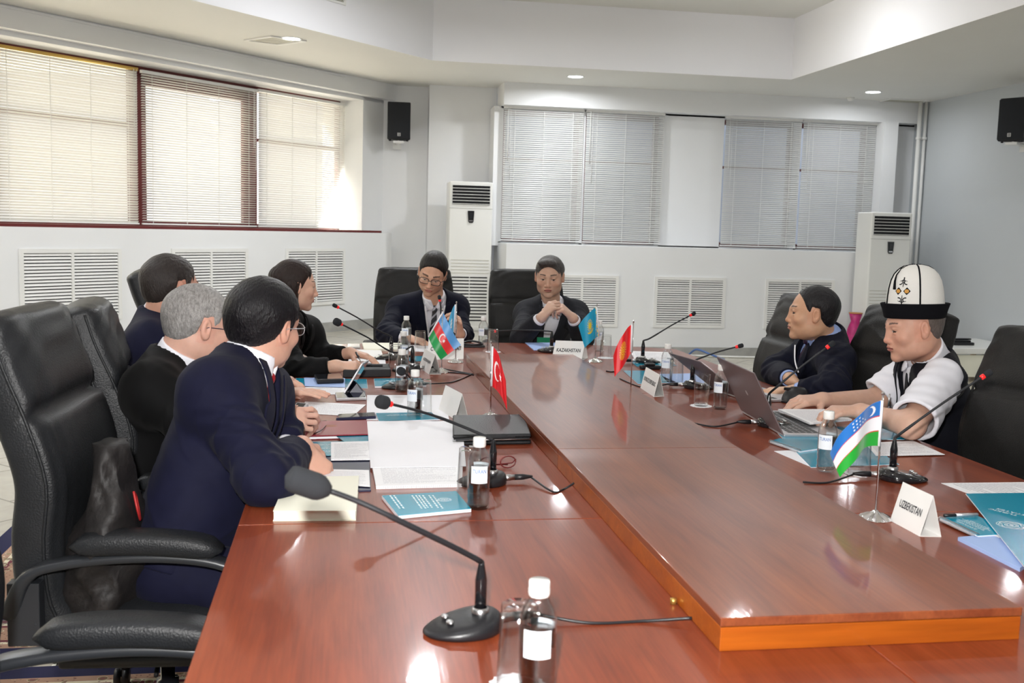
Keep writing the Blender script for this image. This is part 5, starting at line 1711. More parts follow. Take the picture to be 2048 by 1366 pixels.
# ---------------------------------------------------------------- laptops and mouse
def laptop(hb0, hb1, top0, depth_dir, label, Ya, Yb):
    """hb0, hb1: pixels of the hinge ends on the table; top0: pixel of the lid corner above hb0, at depth Ya"""
    A, B = P3(hb0[0], hb0[1], TZ + .012), P3(hb1[0], hb1[1], TZ + .012)
    T = PY(top0[0], top0[1], Ya)
    root = empty('laptop', (A + B) / 2 - Vector((0, 0, .012)), 0, label, 'laptop', 'open laptops on the right side')
    o_ = root.location
    up = T - A
    n_ = (B - A).cross(up).normalized()
    dd = Vector(depth_dir)
    if n_.dot(dd) > 0: n_ = -n_

    def slab(name, q, v, m, par, bev=.003):
        vs = [p - o_ for p in q] + [p - o_ + v for p in q]
        b = MB(); b.add(vs, [(0, 3, 2, 1), (4, 5, 6, 7), (0, 1, 5, 4), (1, 2, 6, 5), (2, 3, 7, 6), (3, 0, 4, 7)])
        return b.build(name, m, par, bevel=bev)
    lid = slab('lid', [A, B, B + up, A + up], n_ * .006, M['laptop'], root)
    k = .04
    q = [A.lerp(B, k) + up * k, A.lerp(B, 1 - k) + up * k, A.lerp(B, 1 - k) + up * (1 - k), A.lerp(B, k) + up * (1 - k)]
    slab('screen', [p - n_ * .0006 for p in q], -n_ * .0006, M['screen'], lid, 0)
    dd = (dd - (B - A).normalized() * dd.dot((B - A).normalized())).normalized()
    D = dd * .225
    dk = slab('keyboard_deck', [A, B, B + D, A + D], Vector((0, 0, -.011)), M['silver'], root)
    b = MB(); ux = (B - A) * .9 / 14; 
    for r_ in range(5):
        for c_ in range(14):
            p = A.lerp(B, .05) + ux * c_ + D * (.10 + r_ * .095) - o_ + Vector((0, 0, .0006))
            b.add([p, p + ux * .84, p + ux * .84 + D * .08, p + D * .08], [(0, 1, 2, 3)])
    kb = b.build('keys', M['key'], dk); kb['kind'] = 'stuff'
    # small round maker's mark in the middle of the lid
    c = A.lerp(B, .5) + up * .5 + n_ * .0066 - o_
    ux = (B - A).normalized(); uy = up.normalized()
    b = MB(); pts = [c + (ux * math.cos(a) + uy * math.sin(a)) * .010 for a in [2 * PI * i / 20 for i in range(20)]]
    b.add(pts, [tuple(range(20))]); b.build('lid_mark', M['silver'], lid)
    return root


laptop((1568, 868), (1485, 820), (1510, 745), (1, .35, 0), 'brown-grey open laptop in front of the man in the tall white hat', 3.24, 0)
laptop((1560, 822), (1425, 778), (1398, 722), (1, .5, 0), 'brown-grey open laptop in front of the man in navy on the right', 4.25, 0) if False else None
laptop((1470, 790), (1437, 776), (1432, 732), (1, .35, 0), 'brown-grey open laptop further away, in front of the man in navy', 3.9, 0) if False else None
laptop((1502, 800), (1428, 776), (1402, 722), (1, .3, 0), 'brown-grey open laptop further away, in front of the man in navy', 4.06, 0)
root = empty('computer_mouse', P3(1590, 806, TZ), -.5, 'black upright mouse under the hand of the man in the tall white hat', 'mouse')
rings = []
for i in range(9):
    t = i / 8; z = .062 * t
    w = .036 * math.sqrt(max(1 - (t * .93) ** 2, .02)); l_ = .055 * math.sqrt(max(1 - (t * .9) ** 2.4, .02))
    rings.append([Vector((math.cos(a) * l_ + .006 * t, math.sin(a) * w + .012 * t, z)) for a in [2 * PI * k / 24 for k in range(24)]])
vs, fs = loft(rings); MB().add(vs, fs, True).build('body', M['blackp'], root)
b = MB(); b.box((-.045, -.006, .048), (-.020, .0, .060)); b.build('buttons', M['gloss_black'], root, bevel=.002)
text_mesh('maker_name', 'mouse', M['silver'], root, (-.02, -.034, .03), (1, 0, 0), (0, .3, .95), .016, .004) if False else None

# black bag slung in the nearest man's chair
def blob_bag():
    root = empty('black_bag', (-.56, 2.50, .50), 0, 'crumpled black bag with red piping slung in the nearest occupied chair', 'bag')
    rings = []
    for i in range(22):
        t = i / 21; z = -.04 + .42 * t
        w = (.075 + .05 * math.sin(t * 3.0)) * (1 - .5 * max(0, t - .8) * 5 * .6); dp = .06 + .025 * math.sin(t * 5)
        rings.append([Vector((math.cos(a) * dp * (1 + .16 * math.sin(a * 5 + t * 9) + .10 * math.sin(a * 3 + t * 23)) + .04 * math.sin(t * 2), math.sin(a) * w * (1 + .15 * math.sin(a * 3 - t * 12) + .08 * math.sin(a * 7 + t * 31)), z)) for a in [2 * PI * k / 36 for k in range(36)]])
    vs, fs = loft(rings); MB().add(vs, fs, True).build('body', M['bag'], root)
    b = MB(); b.tube(smooth_path([(.09, -.04, .27), (.10, -.05, .23), (.10, -.02, .20), (.09, -.01, .25), (.09, -.04, .27)]), .003, 6); b.build('piping', M['redtrim'], root)


blob_bag()

# ================================================================== PEOPLE: implicit surfaces meshed with surface nets
def nrm(v):
    v = np.asarray(v, float); return v / np.linalg.norm(v)


def s_ell(P, c, r):
    q = (P - c) / r; k0 = np.linalg.norm(q, axis=1); k1 = np.linalg.norm(q / r, axis=1) + 1e-9
    return k0 * (k0 - 1) / k1


def s_cap(P, a, b, ra, rb):
    a = np.asarray(a, float); b = np.asarray(b, float); ba = b - a
    h = np.clip(((P - a) @ ba) / (ba @ ba + 1e-12), 0, 1)
    return np.linalg.norm(P - a - h[:, None] * ba, axis=1) - (ra + (rb - ra) * h)


def smin(a, b, k):
    h = np.maximum(k - np.abs(a - b), 0) / k
    return np.minimum(a, b) - h * h * k * .25


def smax(a, b, k): return -smin(-a, -b, k)


def fold(P, s=1.0, seed=0.0):
    """soft cloth-like noise"""
    x, y, z = P[:, 0] * s + seed, P[:, 1] * s + seed * 1.7, P[:, 2] * s
    a = np.sin(x * 17 + 2.1 * np.sin(z * 11 + y * 7)) * np.sin(y * 13 + 1.7 * np.sin(x * 9 + z * 6))
    b = np.sin(z * 31 + 3 * np.sin(x * 13 + y * 11)) * .5
    return a * .6 + b * .5


def mesh_sdf(f, lo, hi, h):
    lo = np.asarray(lo, float); hi = np.asarray(hi, float); B = 8
    nb = np.maximum(np.ceil((hi - lo) / (h * B)).astype(int), 1)
    ii = np.stack(np.meshgrid(*[np.arange(n) for n in nb], indexing='ij'), -1).reshape(-1, 3)
    cen = lo + (ii + .5) * B * h - h * .5
    d = f(cen)
    act = np.abs(d) < B * h * 1.35 + .012
    V = np.empty(tuple(nb * B), np.float32)
    V6 = V.reshape(nb[0], B, nb[1], B, nb[2], B)
    sg = np.where(d > 0, 1.0, -1.0).reshape(nb)
    V6[:] = sg[:, None, :, None, :, None]
    off = np.stack(np.meshgrid(*[np.arange(B)] * 3, indexing='ij'), -1).reshape(-1, 3)
    A = ii[act]
    for s in range(0, len(A), 600):
        bl = A[s:s + 600]
        pts = (lo + (bl[:, None, :] * B + off[None]) * h).reshape(-1, 3)
        vals = f(pts).reshape(-1, B, B, B)
        V6[bl[:, 0], :, bl[:, 1], :, bl[:, 2], :] = vals
    ins = V < 0
    n = np.array(V.shape)
    cs = np.zeros(tuple(n - 1), np.uint8)
    for dx in (0, 1):
        for dy in (0, 1):
            for dz in (0, 1):
                cs += ins[dx:n[0] - 1 + dx, dy:n[1] - 1 + dy, dz:n[2] - 1 + dz]
    cells = np.argwhere((cs > 0) & (cs < 8))
    if len(cells) == 0: return np.zeros((0, 3)), np.zeros((0, 4), int)
    idx = -np.ones(tuple(n - 1), np.int64); idx[cells[:, 0], cells[:, 1], cells[:, 2]] = np.arange(len(cells))
    cor = np.array([(a, b, c) for a in (0, 1) for b in (0, 1) for c in (0, 1)])
    cv = np.stack([V[cells[:, 0] + c[0], cells[:, 1] + c[1], cells[:, 2] + c[2]] for c in cor], 1)
    acc = np.zeros((len(cells), 3)); cnt = np.zeros(len(cells))
    for i in range(8):
        for j in range(i + 1, 8):
            if np.abs(cor[i] - cor[j]).sum() == 1:
                m = (cv[:, i] < 0) != (cv[:, j] < 0)
                t = cv[m, i] / (cv[m, i] - cv[m, j])
                acc[m] += cor[i] + (cor[j] - cor[i]) * t[:, None]; cnt[m] += 1
    vert = lo + (cells + acc / cnt[:, None]) * h
    faces = []
    for ax in range(3):
        u, w = (ax + 1) % 3, (ax + 2) % 3
        sl0 = [slice(None)] * 3; sl1 = [slice(None)] * 3; sl0[ax] = slice(0, -1); sl1[ax] = slice(1, None)
        e = np.argwhere(ins[tuple(sl0)] != ins[tuple(sl1)])
        e = e[(e[:, u] > 0) & (e[:, w] > 0) & (e[:, u] < n[u] - 1) & (e[:, w] < n[w] - 1)]
        flip = ins[e[:, 0], e[:, 1], e[:, 2]]
        q = []
        for du, dw in ((-1, -1), (0, -1), (0, 0), (-1, 0)):
            c = e.copy(); c[:, u] += du; c[:, w] += dw
            q.append(idx[c[:, 0], c[:, 1], c[:, 2]])
        q = np.stack(q, 1)
        q[~flip] = q[~flip][:, ::-1]
        faces.append(q)
    F = np.vstack(faces)
    F = F[(F >= 0).all(1)]
    return vert, F


def np_mesh(name, V, F, m, parent=None, col=None, subtract=None):
    if subtract is not None: V = V - np.asarray(subtract)
    me = bpy.data.meshes.new(name)
    me.vertices.add(len(V)); me.vertices.foreach_set('co', V.astype(np.float32).ravel())
    me.loops.add(len(F) * 4); me.loops.foreach_set('vertex_index', F.astype(np.int32).ravel())
    me.polygons.add(len(F)); me.polygons.foreach_set('loop_start', np.arange(0, len(F) * 4, 4, dtype=np.int32))
    me.polygons.foreach_set('loop_total', np.full(len(F), 4, np.int32))
    me.update(calc_edges=True)
    if col is not None:
        ca = me.color_attributes.new('Col', 'FLOAT_COLOR', 'POINT')
        ca.data.foreach_set('color', np.hstack([col, np.ones((len(col), 1))]).astype(np.float32).ravel())
    return link_mesh(name, me, m, parent, smooth=True)


def frame(look, up=(0, 0, 1), roll=0.0):
    """columns right, forward, up (right = the person's own right)"""
    y = nrm(look); x = nrm(np.cross(y, up)); z = np.cross(x, y)
    c, s_ = math.cos(roll), math.sin(roll)
    return np.stack([x * c + z * s_, y, -x * s_ + z * c], 1)


M['skin'] = mat('skin', (0.6, 0.4, 0.3), 0.48, sub=0.12, attr='Col', noise=0.04, nscale=60, spec=0.4, bump=0.1, bscale=500)
M['hair_dark'] = mat('dark_hair', (0.012, 0.009, 0.008), 0.42, noise=0.3, nscale=60, bump=0.7, bscale=120, stretch=(3, 1, 1), attr='Col', spec=0.35)
M['suit_navy'] = mat('navy_wool', srgb(20, 21, 42), 0.75, sheen=0.02, noise=0.08, nscale=30, bump=0.15, bscale=900, spec=0.15)
M['suit_navy2'] = mat('dark_navy_wool', srgb(14, 16, 32), 0.75, sheen=0.02, noise=0.08, nscale=30, bump=0.15, bscale=900, spec=0.15)
M['suit_black'] = mat('black_wool', srgb(13, 13, 14), 0.75, sheen=0.02, noise=0.1, nscale=30, bump=0.15, bscale=900, spec=0.15)
M['suit_char'] = mat('charcoal_wool', srgb(38, 39, 44), 0.78, sheen=0.02, noise=0.12, nscale=30, bump=0.2, bscale=900, spec=0.15)
M['vest'] = mat('black_waistcoat', srgb(15, 16, 24), 0.7, sheen=0.02, noise=0.08, nscale=30, bump=0.15, bscale=800, spec=0.15)
M['shirt'] = mat('white_shirt', (0.80, 0.80, 0.86), 0.65, noise=0.02, bump=0.1, bscale=400)
M['shirt_blue'] = mat('pale_blue_shirt', srgb(150, 172, 222), 0.65, noise=0.02, bump=0.1, bscale=400)
M['tie_red'] = mat('red_tie', srgb(140, 14, 26), 0.45)
M['tie_plum'] = mat('dark_plum_tie', srgb(44, 24, 48), 0.45)
M['felt'] = mat('white_felt', (0.80, 0.79, 0.75), 0.9, bump=0.3, bscale=500, noise=0.03)
M['felt_black'] = mat('black_felt', (0.006, 0.006, 0.008), 0.95, spec=0.15)
M['shoe'] = mat('black_shoe', (0.012, 0.012, 0.012), 0.3, coat=.4)


def tie_stripes():
    m, nt, b = new_mat('striped_tie')
    t = nt.nodes.new('ShaderNodeTexCoord')
    mp = nt.nodes.new('ShaderNodeMapping'); mp.inputs['Rotation'].default_value = (0, .8, 0)
    nt.links.new(t.outputs['Object'], mp.inputs[0])
    w = nt.nodes.new('ShaderNodeTexWave'); w.bands_direction = 'Z'; w.inputs['Scale'].default_value = 9.5; w.inputs['Distortion'].default_value = 0
    nt.links.new(mp.outputs[0], w.inputs['Vector'])
    r = nt.nodes.new('ShaderNodeValToRGB'); r.color_ramp.interpolation = 'CONSTANT'
    e = r.color_ramp.elements; e[0].color = (*srgb(52, 52, 58), 1); e[1].position = .82; e[1].color = (*srgb(176, 176, 186), 1)
    nt.links.new(w.outputs['Fac'], r.inputs[0]); nt.links.new(r.outputs[0], b.inputs['Base Color'])
    b.inputs['Roughness'].default_value = .5
    return m


M['tie_stripe'] = tie_stripes()


# ---------------------------------------------------------------- heads
def head_sdf(Q, o):
    """Q in head coordinates (metres, x right, y forward, z up)"""
    X = Q.copy(); X[:, 0] = np.abs(X[:, 0])
    w = o.get('wide', 1.0)
    A = lambda *a: np.array(a, float)
    d = s_ell(Q, A(0, -.014, .030), A(.075 * w, .096, .086))
    d = smin(d, s_ell(Q, A(0, .022, -.020), A(.063 * w, .070, .085)), .03)
    d = smin(d, s_ell(Q, A(0, .030, -.070), A(.052 * w, .052, .042)), .03)
    d = smin(d, s_ell(X, A(.048 * w, .000, -.060), A(.018, .035, .032)), .03)       # jaw corner
    d = smin(d, s_ell(Q, A(0, .074, -.100), A(.020, .016, .015)), .022)              # chin
    d = smin(d, s_ell(X, A(.043 * w, .058, -.026), A(.022, .022, .020)), .020)       # cheekbone
    d = smin(d, s_cap(X, A(.0, .085, .018), A(.040, .074, .022), .009, .008), .016)  # brow
    d = smax(d, -s_ell(X, A(.031, .099, .001), A(.019, .015, .012)), .012)           # eye socket
    d = smin(d, s_ell(X, A(.031, .0745, .000), A(.0125, .0125, .0125)), .002)        # eyeball
    d = smin(d, s_ell(X, A(.031, .0755, .0112 - .0038 * o.get('lid', 0)), A(.0165, .0130, .0068)), .004)    # upper lid
    d = smin(d, s_ell(X, A(.031, .0755, -.0090), A(.0150, .0118, .0045)), .004)      # lower lid
    nz = o.get('nose', 0.0)
    d = smin(d, s_cap(Q, A(0, .088 - nz * .3, .012), A(0, .106 - nz, -.030), .0075, .0095), .014)   # nose bridge
    d = smin(d, s_ell(Q, A(0, .107 - nz, -.034), A(.0110, .0105, .0095)), .006)           # tip
    d = smin(d, s_ell(X, A(.0130, .096 - nz * .6, -.038), A(.0075, .0105, .0070)), .006)       # wings
    d = smax(d, -s_ell(X, A(.0065, .105 - nz, -.0445), A(.0035, .0050, .0030)), .003)     # nostril
    d = smin(d, s_ell(Q, A(0, .082, -.058), A(.024, .014, .016)), .012)              # mouth mound
    d = smin(d, s_ell(Q, A(0, .0935, -.0585), A(.0215, .0070, .0042)), .005)
    d = smin(d, s_ell(Q, A(0, .0925, -.0680), A(.0185, .0072, .0052)), .005)
    d = smax(d, -s_ell(Q, A(0, .1010, -.0630), A(.024, .0060, .0014)), .003)
    # ears
    e = s_ell(X, A(.078 * w, -.006, -.002), A(.0080, .0160, .0285))
    e = smin(e, s_ell(X, A(.076 * w, -.002, -.024), A(.007, .010, .012)), .008)
    e = smax(e, -s_ell(X, A(.0872 * w, -.003, .002), A(.0085, .0090, .0180)), .004)
    e = smin(e, s_cap(X, A(.080 * w, -.010, -.008), A(.081 * w, -.012, .014), .0030, .0030), .004)
    return smin(d, e, .007)


def paint_head(Q, o):
    skin = np.array(srgb(*o['skin'])); n = len(Q)
    C = np.tile(skin, (n, 1)); ax = np.abs(Q[:, 0])
    red = skin * np.array([1.06, .78, .74])

    def mixc(mask, c, a):
        C[mask] = C[mask] * (1 - a) + np.asarray(c) * a
    mixc((ax > .070) & (Q[:, 2] < .04) & (Q[:, 2] > -.045) & (Q[:, 1] < .03), red, .28)
    g = np.exp(-((ax - .042) ** 2 + (Q[:, 2] + .03) ** 2) / .0006) * (Q[:, 1] > .03); C[:] = C * (1 - g[:, None] * .35) + red * g[:, None] * .35
    g = np.exp(-(ax ** 2 + (Q[:, 2] + .034) ** 2) / .00025) * (Q[:, 1] > .095); C[:] = C * (1 - g[:, None] * .3) + red * g[:, None] * .3
    lips = (((Q[:, 0] / .023) ** 2 + ((Q[:, 2] + .063) / .0095) ** 2) < 1) & (Q[:, 1] > .082)
    mixc(lips, o.get('lip', np.array(srgb(168, 92, 84))), .75)
    mixc(lips & (np.abs(Q[:, 2] + .063) < .0016), srgb(90, 40, 38), .8)
    # eyebrows
    t = (ax - .014) / .036; by = .0262 + .0030 * np.sin(np.clip(t, 0, 1) * 2.4)
    th = .0042 * (1 - .5 * np.clip(t, 0, 1)) * o.get('brow', 1)
    mixc((t > 0) & (t < 1) & (np.abs(Q[:, 2] - by) < th) & (Q[:, 1] > .05), o.get('browc', srgb(30, 22, 20)), .85)
    # eyes
    zt = .0046 - .0038 * o.get('lid', 0); zc = (zt - .0042) / 2; hh = (zt + .0042) / 2
    ex = (ax - .031) / .0125; ez = (Q[:, 2] - zc) / hh
    r2 = ex ** 2 + ez ** 2
    eye = (r2 < 1) & (Q[:, 1] > .072)
    mixc((ex ** 2 + ((Q[:, 2] - zc) / (hh + .0018)) ** 2 < 1.15) & (r2 >= .9) & (Q[:, 2] > zc) & (Q[:, 1] > .068), srgb(30, 20, 18), .85)
    mixc(eye, srgb(186, 176, 168), 1.0)
    gx = o.get('gaze', (0, 0))
    sx = np.sign(Q[:, 0]) * (ax - .031)
    mixc(eye & ((sx - gx[0]) ** 2 + (Q[:, 2] - zc - gx[1]) ** 2 < .0060 ** 2), srgb(26, 16, 12), 1.0)
    if o.get('stubble'):
        m = (Q[:, 2] < -.030) & (Q[:, 1] > .0) & ~lips & (Q[:, 2] > -.125)
        mixc(m, srgb(96, 80, 74), o['stubble'])
    hl = o.get('shave')            # cropped hair shadowed on the scalp round a bald crown
    return C


def hair_sdf(Q, o):
    ax = np.abs(Q[:, 0]); y, z = Q[:, 1], Q[:, 2]
    t = o.get('hair_t', 1.0); w = o.get('wide', 1.0)
    A = lambda *a: np.array(a, float)
    d = s_ell(Q, A(0, -.015, .031), A(.077 * w + .007 * t, .098 + .007 * t, .087 + .007 * t))
    nq = o.get('nape', 1.0)
    d = smin(d, s_ell(Q, A(0, -.050, -.014), A(.061 * w + .003, .047 * nq + .004 * t, .060)), .02)
    if o.get('fringe'):
        d = smin(d, s_ell(Q, A(.012, .058, .092), A(.054, .032, .022)), .02)
    yy = np.array([-.14, -.07, -.045, -.028, -.018, .014, .021, .031, .045, .06, .078, .10])
    zz = np.array(o.get('line', [-.062, -.064, -.055, -.030, .026, .032, -.012, -.006, .040, .068, .088, .100]))
    zm = np.interp(y, yy, zz)
    zm = zm + np.where(y > .05, (ax / .06) ** 2 * o.get('widow', -.030), 0)
    d = d + .0065 * np.exp(-np.clip(z - zm, 0, 1) / .016)        # thins out towards the hairline
    cut = (zm - z) * .8 + .0012 * np.sin(Q[:, 0] * 500 + y * 400)
    d = smax(d, cut, .006)
    if o.get('bald'):
        bx, by_, bz, br = o['bald']
        d = smax(d, -(np.sqrt((Q[:, 0] / 1.0) ** 2 + ((y - by_) / 1.3) ** 2 + (z - bz) ** 2) - br), .01)
    s_ = np.sin(Q[:, 0] * 520 + y * 60 + 9 * np.sin(y * 22 + z * 17 + Q[:, 0] * 31)) * .0004 + np.sin(y * 70 + Q[:, 0] * 640 + 11 * np.sin(z * 34 + Q[:, 0] * 23)) * .0004
    s_ = s_ + fold(Q, 2.2, 1.3) * .0016 * t
    return d + s_


# ---------------------------------------------------------------- hands
def hand_pts(wr, to, palm, side, curl, spread=.12, thumb=.5, s=1.0):
    """wrist point, direction of the fingers, direction the palm faces, side=+1 right hand / -1 left.
    Returns capsules (a, b, ra, rb) ; curl = 4 numbers per finger (radians at the knuckle; the others follow)"""
    f = nrm(to); p = np.asarray(palm, float); p = nrm(p - f * (p @ f)); r = np.cross(f, p) * side    # r: towards the thumb
    caps = []
    wr = np.asarray(wr, float)
    L = lambda x, y, z: wr + (r * x + f * y + p * z) * s
    palm_c = [(L(.004, .0, 0), L(.026, .088, -.002), .021, .0135), (L(0, .0, 0), L(.008, .092, -.003), .021, .0135),
              (L(-.004, .0, 0), L(-.011, .088, -.002), .021, .0130), (L(-.008, .0, 0), L(-.028, .080, .0), .019, .0120)]
    fing = []
    base = [(.030, .090), (.010, .095), (-.011, .090), (-.030, .081)]
    ln = [(.042, .026, .021), (.047, .029, .022), (.043, .027, .022), (.034, .021, .019)]
    for k in range(4):
        c = curl[k] if isinstance(curl, (list, tuple)) else curl
        cs_ = (c, c * 1.15, c * .7) if not isinstance(c, tuple) else c
        sp = spread * (1.5 - k) / 1.5
        d0 = nrm(f * math.cos(sp) + r * math.sin(sp))
        a = L(base[k][0], base[k][1], -.002); ang = 0; rad = (.0092, .0083, .0075, .0066)
        for j in range(3):
            ang += cs_[j]
            dirv = d0 * math.cos(ang) + p * math.sin(ang)
            b_ = a + dirv * ln[k][j] * s
            fing.append((a, b_, rad[j] * (.94 if k == 3 else 1) * s, rad[j + 1] * (.94 if k == 3 else 1) * s)); a = b_
    # thumb from the side of the palm near its base
    t0 = L(.018, .018, .006); dt = nrm(r * .85 + f * .62 + p * .25 * (1 + thumb)); t1 = t0 + dt * .042 * s
    dt2 = nrm(dt * .7 + f * .7 + p * .5 * thumb - r * .15 * thumb); t2 = t1 + dt2 * .033 * s
    dt3 = nrm(dt2 + f * .3 + p * .3 * thumb - r * .3 * thumb); t3 = t2 + dt3 * .027 * s
    th = [(t0, t1, .0155, .0115), (t1, t2, .0112, .0098), (t2, t3, .0098, .0078)]
    return palm_c, fing, th


def hand_sdf(P, H, s=1.0):
    pc, fg, th = H
    d = None
    for a, b, ra, rb in pc:
        e = s_cap(P, a, b, ra * s * .82, rb * s * .95); d = e if d is None else smin(d, e, .014)
    for k in range(4):
        e = None
        for (a, b, ra, rb) in fg[k * 3:k * 3 + 3]:
            q = s_cap(P, a, b, ra, rb); e = q if e is None else smin(e, q, .003)
        d = smin(d, e, .006)
    e = None
    for a, b, ra, rb in th:
        q = s_cap(P, a, b, ra * s, rb * s); e = q if e is None else smin(e, q, .006)
    return smin(d, e, .008)


def off_table(P, d):
    """sleeves and arms rest on the table top instead of sinking into it"""
    x, y, z = P[:, 0], P[:, 1], P[:, 2]
    fy = YF + .24 * np.clip(np.sin(PI * np.clip((x - XL) / (XR - XL), 0, 1)), 0, 1) ** .8
    b = np.maximum.reduce([XL - x, x - XR, y - fy, .690 - z, z - .7512])
    return np.maximum(d, -b)


# ---------------------------------------------------------------- whole people
def person(label, J, look, roll, o, group=None):
    """J: world joints (metres). Returns the body mesh (root of the person)."""
    J = {k: np.array(v, float) for k, v in J.items()}
    base = np.array([J['pel'][0], J['pel'][1], 0.0])
    HF = frame(look, roll=roll); hs = o.get('hs', 1.0)
    toH = lambda P: ((P - J['head']) @ HF) / hs
    fromH = lambda q: J['head'] + (np.asarray(q, float) * hs) @ HF.T
    nb = J['neck']
    # torso frame
    up = nrm(nb - J['pel']); rt = J['shR'] - J['shL']; rt = nrm(rt - up * (rt @ up)); fw = np.cross(up, rt)
    TF = np.stack([rt, fw, up], 1); TL = np.linalg.norm(nb - J['pel'])
    toT = lambda P: (P - nb) @ TF
    bel = o.get('belly', 0.0); cw = o.get('chest', 1.0)

    def torso(P, off, skirt=.05):
        q = toT(P); q2 = q.copy(); q2[:, 0] /= 1.42 * cw
        d = s_cap(q2, (0, -.005, -.14), (0, .0, -TL - skirt * .3), .105 + off, .108 + off + bel * .5)
        d = smin(d, s_ell(q2, np.array([0, .018 + bel, -TL * .72]), np.array([.105 + off, .115 + off + bel, .17])), .05)
        sR, sL = J['shR'], J['shL']; m = (sR + sL) / 2
        d = smin(d, s_cap(P, sR, sL, .058 + off, .058 + off), .08)
        d = smin(d, s_cap(P, nb - up * .002 - fw * .012, sR, .044 + off, .050 + off), .07)
        d = smin(d, s_cap(P, nb - up * .002 - fw * .012, sL, .044 + off, .050 + off), .07)
        return d

    def arms(P, off, upto=1.0, only=None, rw=.036):
        d = None
        for s_ in ('R', 'L'):
            if only and s_ != only: continue
            sh, el, wr = J['sh' + s_], J['el' + s_], J['wr' + s_]
            e = s_cap(P, sh, el, .060 + off, .047 + off)
            e = smin(e, s_cap(P, el, wr, .046 + off, rw + off), .022)
            d = e if d is None else np.minimum(d, e)
        return d
    # --- hands
    Hs = {}
    for s_, sd in (('R', 1), ('L', -1)):
        hp = o['hand' + s_]
        Hs[s_] = hand_pts(J['wr' + s_], hp['to'], hp['palm'], sd, hp.get('curl', .3), hp.get('spread', .12), hp.get('thumb', .5), hp.get('s', 1.0))
    bare = o.get('bare', 0)

    def fh(P):
        Q = toH(P)
        d = head_sdf(Q, o) * hs
        a = J['neck'] - up * .02; b = fromH((0, -.028, -.048))
        return smin(d, s_cap(P, a, b, .060 * o.get('neckw', 1), .055 * o.get('neckw', 1)), .025)
    V, F = [], []

    def addm(v, f_):
        F.append(f_ + sum(len(x) for x in V)); V.append(v)
    hc = J['head']
    v, f_ = mesh_sdf(fh, np.minimum(hc - .16, nb - .08), np.maximum(hc + .16, nb + .06), o.get('hres', .003))
    C = [paint_head(toH(v), o)]; addm(v, f_)
    skin = np.array(srgb(*o['skin']))
    hsk = np.array(srgb(*o.get('hskin', o['skin'])))
    for s_ in ('R', 'L'):
        w = J['wr' + s_]; el = J['el' + s_]
        bk = nrm(w - el)
        a0 = w - bk * (.05 if not bare else np.linalg.norm(w - el) + .02)

        def f(P, s_=s_, a0=a0, w=w, el=el):
            d = hand_sdf(P, Hs[s_], o['hand' + s_].get('s', 1.0))
            if bare:
                d = smin(d, s_cap(P, el, w, .044, .026), .02)
                d = smin(d, s_cap(P, el - (el - J['sh' + s_]) * .4, el, .046, .043), .02)
            else:
                d = smin(d, s_cap(P, a0, w, .027, .025), .02)
            return off_table(P, d)
        allp = np.array([w, a0] + [q[1] for q in Hs[s_][1]] + [q[1] for q in Hs[s_][2]] + ([el, el - (el - J['sh' + s_]) * .4] if bare else []))
        v, f_ = mesh_sdf(f, allp.min(0) - .055, allp.max(0) + .055, .0028)
        c = np.tile(hsk, (len(v), 1))
        for q in Hs[s_][1][2::3] + [Hs[s_][2][-1]]:      # redder fingertips and pale nails
            g = np.exp(-(np.linalg.norm(v - q[1], axis=1) / .012) ** 2)[:, None] * .35; c = c * (1 - g) + hsk * np.array([1.05, .78, .74]) * g
        for q in Hs[s_][1][0::3]:
            g = np.exp(-(np.linalg.norm(v - q[0], axis=1) / .011) ** 2)[:, None] * .25; c = c * (1 - g) + hsk * np.array([1.0, .80, .76]) * g
        C.append(c); addm(v, f_)
    # inner body that carries the clothes
    fi = lambda P: off_table(P, smin(torso(P, -.022), arms(P, -.020, rw=.044), .02))
    pts = np.array(list(J.values()))
    lo, hi = np.array([J[k] for k in ('pel', 'neck', 'shR', 'shL', 'elR', 'elL', 'wrR', 'wrL')]).min(0) - .22, np.array([J[k] for k in ('pel', 'neck', 'shR', 'shL', 'elR', 'elL', 'wrR', 'wrL')]).max(0) + .22
    v, f_ = mesh_sdf(fi, lo, hi, .014); C.append(np.tile(skin, (len(v), 1))); addm(v, f_)
    body = np_mesh('person', np.vstack(V), np.vstack(F), M['skin'], None, np.vstack(C), base)
    body.location = base
    tag(body, label, 'person', group)
    S0 = base
    child = lambda nm, v, f_, m, col=None: np_mesh(nm, v, f_, m, body, col, S0)
    # --- hair
    if o.get('hair', True):
        hv, hf = mesh_sdf(lambda P: hair_sdf(toH(P), o) * hs, hc - .16, hc + .17, .003)
        q = toH(hv); hcol = np.array(srgb(*o['hairc']))
        c = np.tile(hcol, (len(hv), 1))
        if o.get('grey'):
            gm, gc = o['grey']; gc = np.array(srgb(*gc))
            w = np.clip(gm[0] + gm[1] * (-q[:, 2]) / .08 + gm[2] * q[:, 1] / .08 + .13 * np.sin(q[:, 0] * 900 + 60 * np.sin(q[:, 1] * 41 + q[:, 2] * 57)) + .13 * np.sin(q[:, 1] * 830 + 45 * np.sin(q[:, 0] * 53 + q[:, 2] * 37)), 0, 1)[:, None]
            c = c * (1 - w) + gc * w
        child('hair', hv, hf, M['hair_dark'], c)
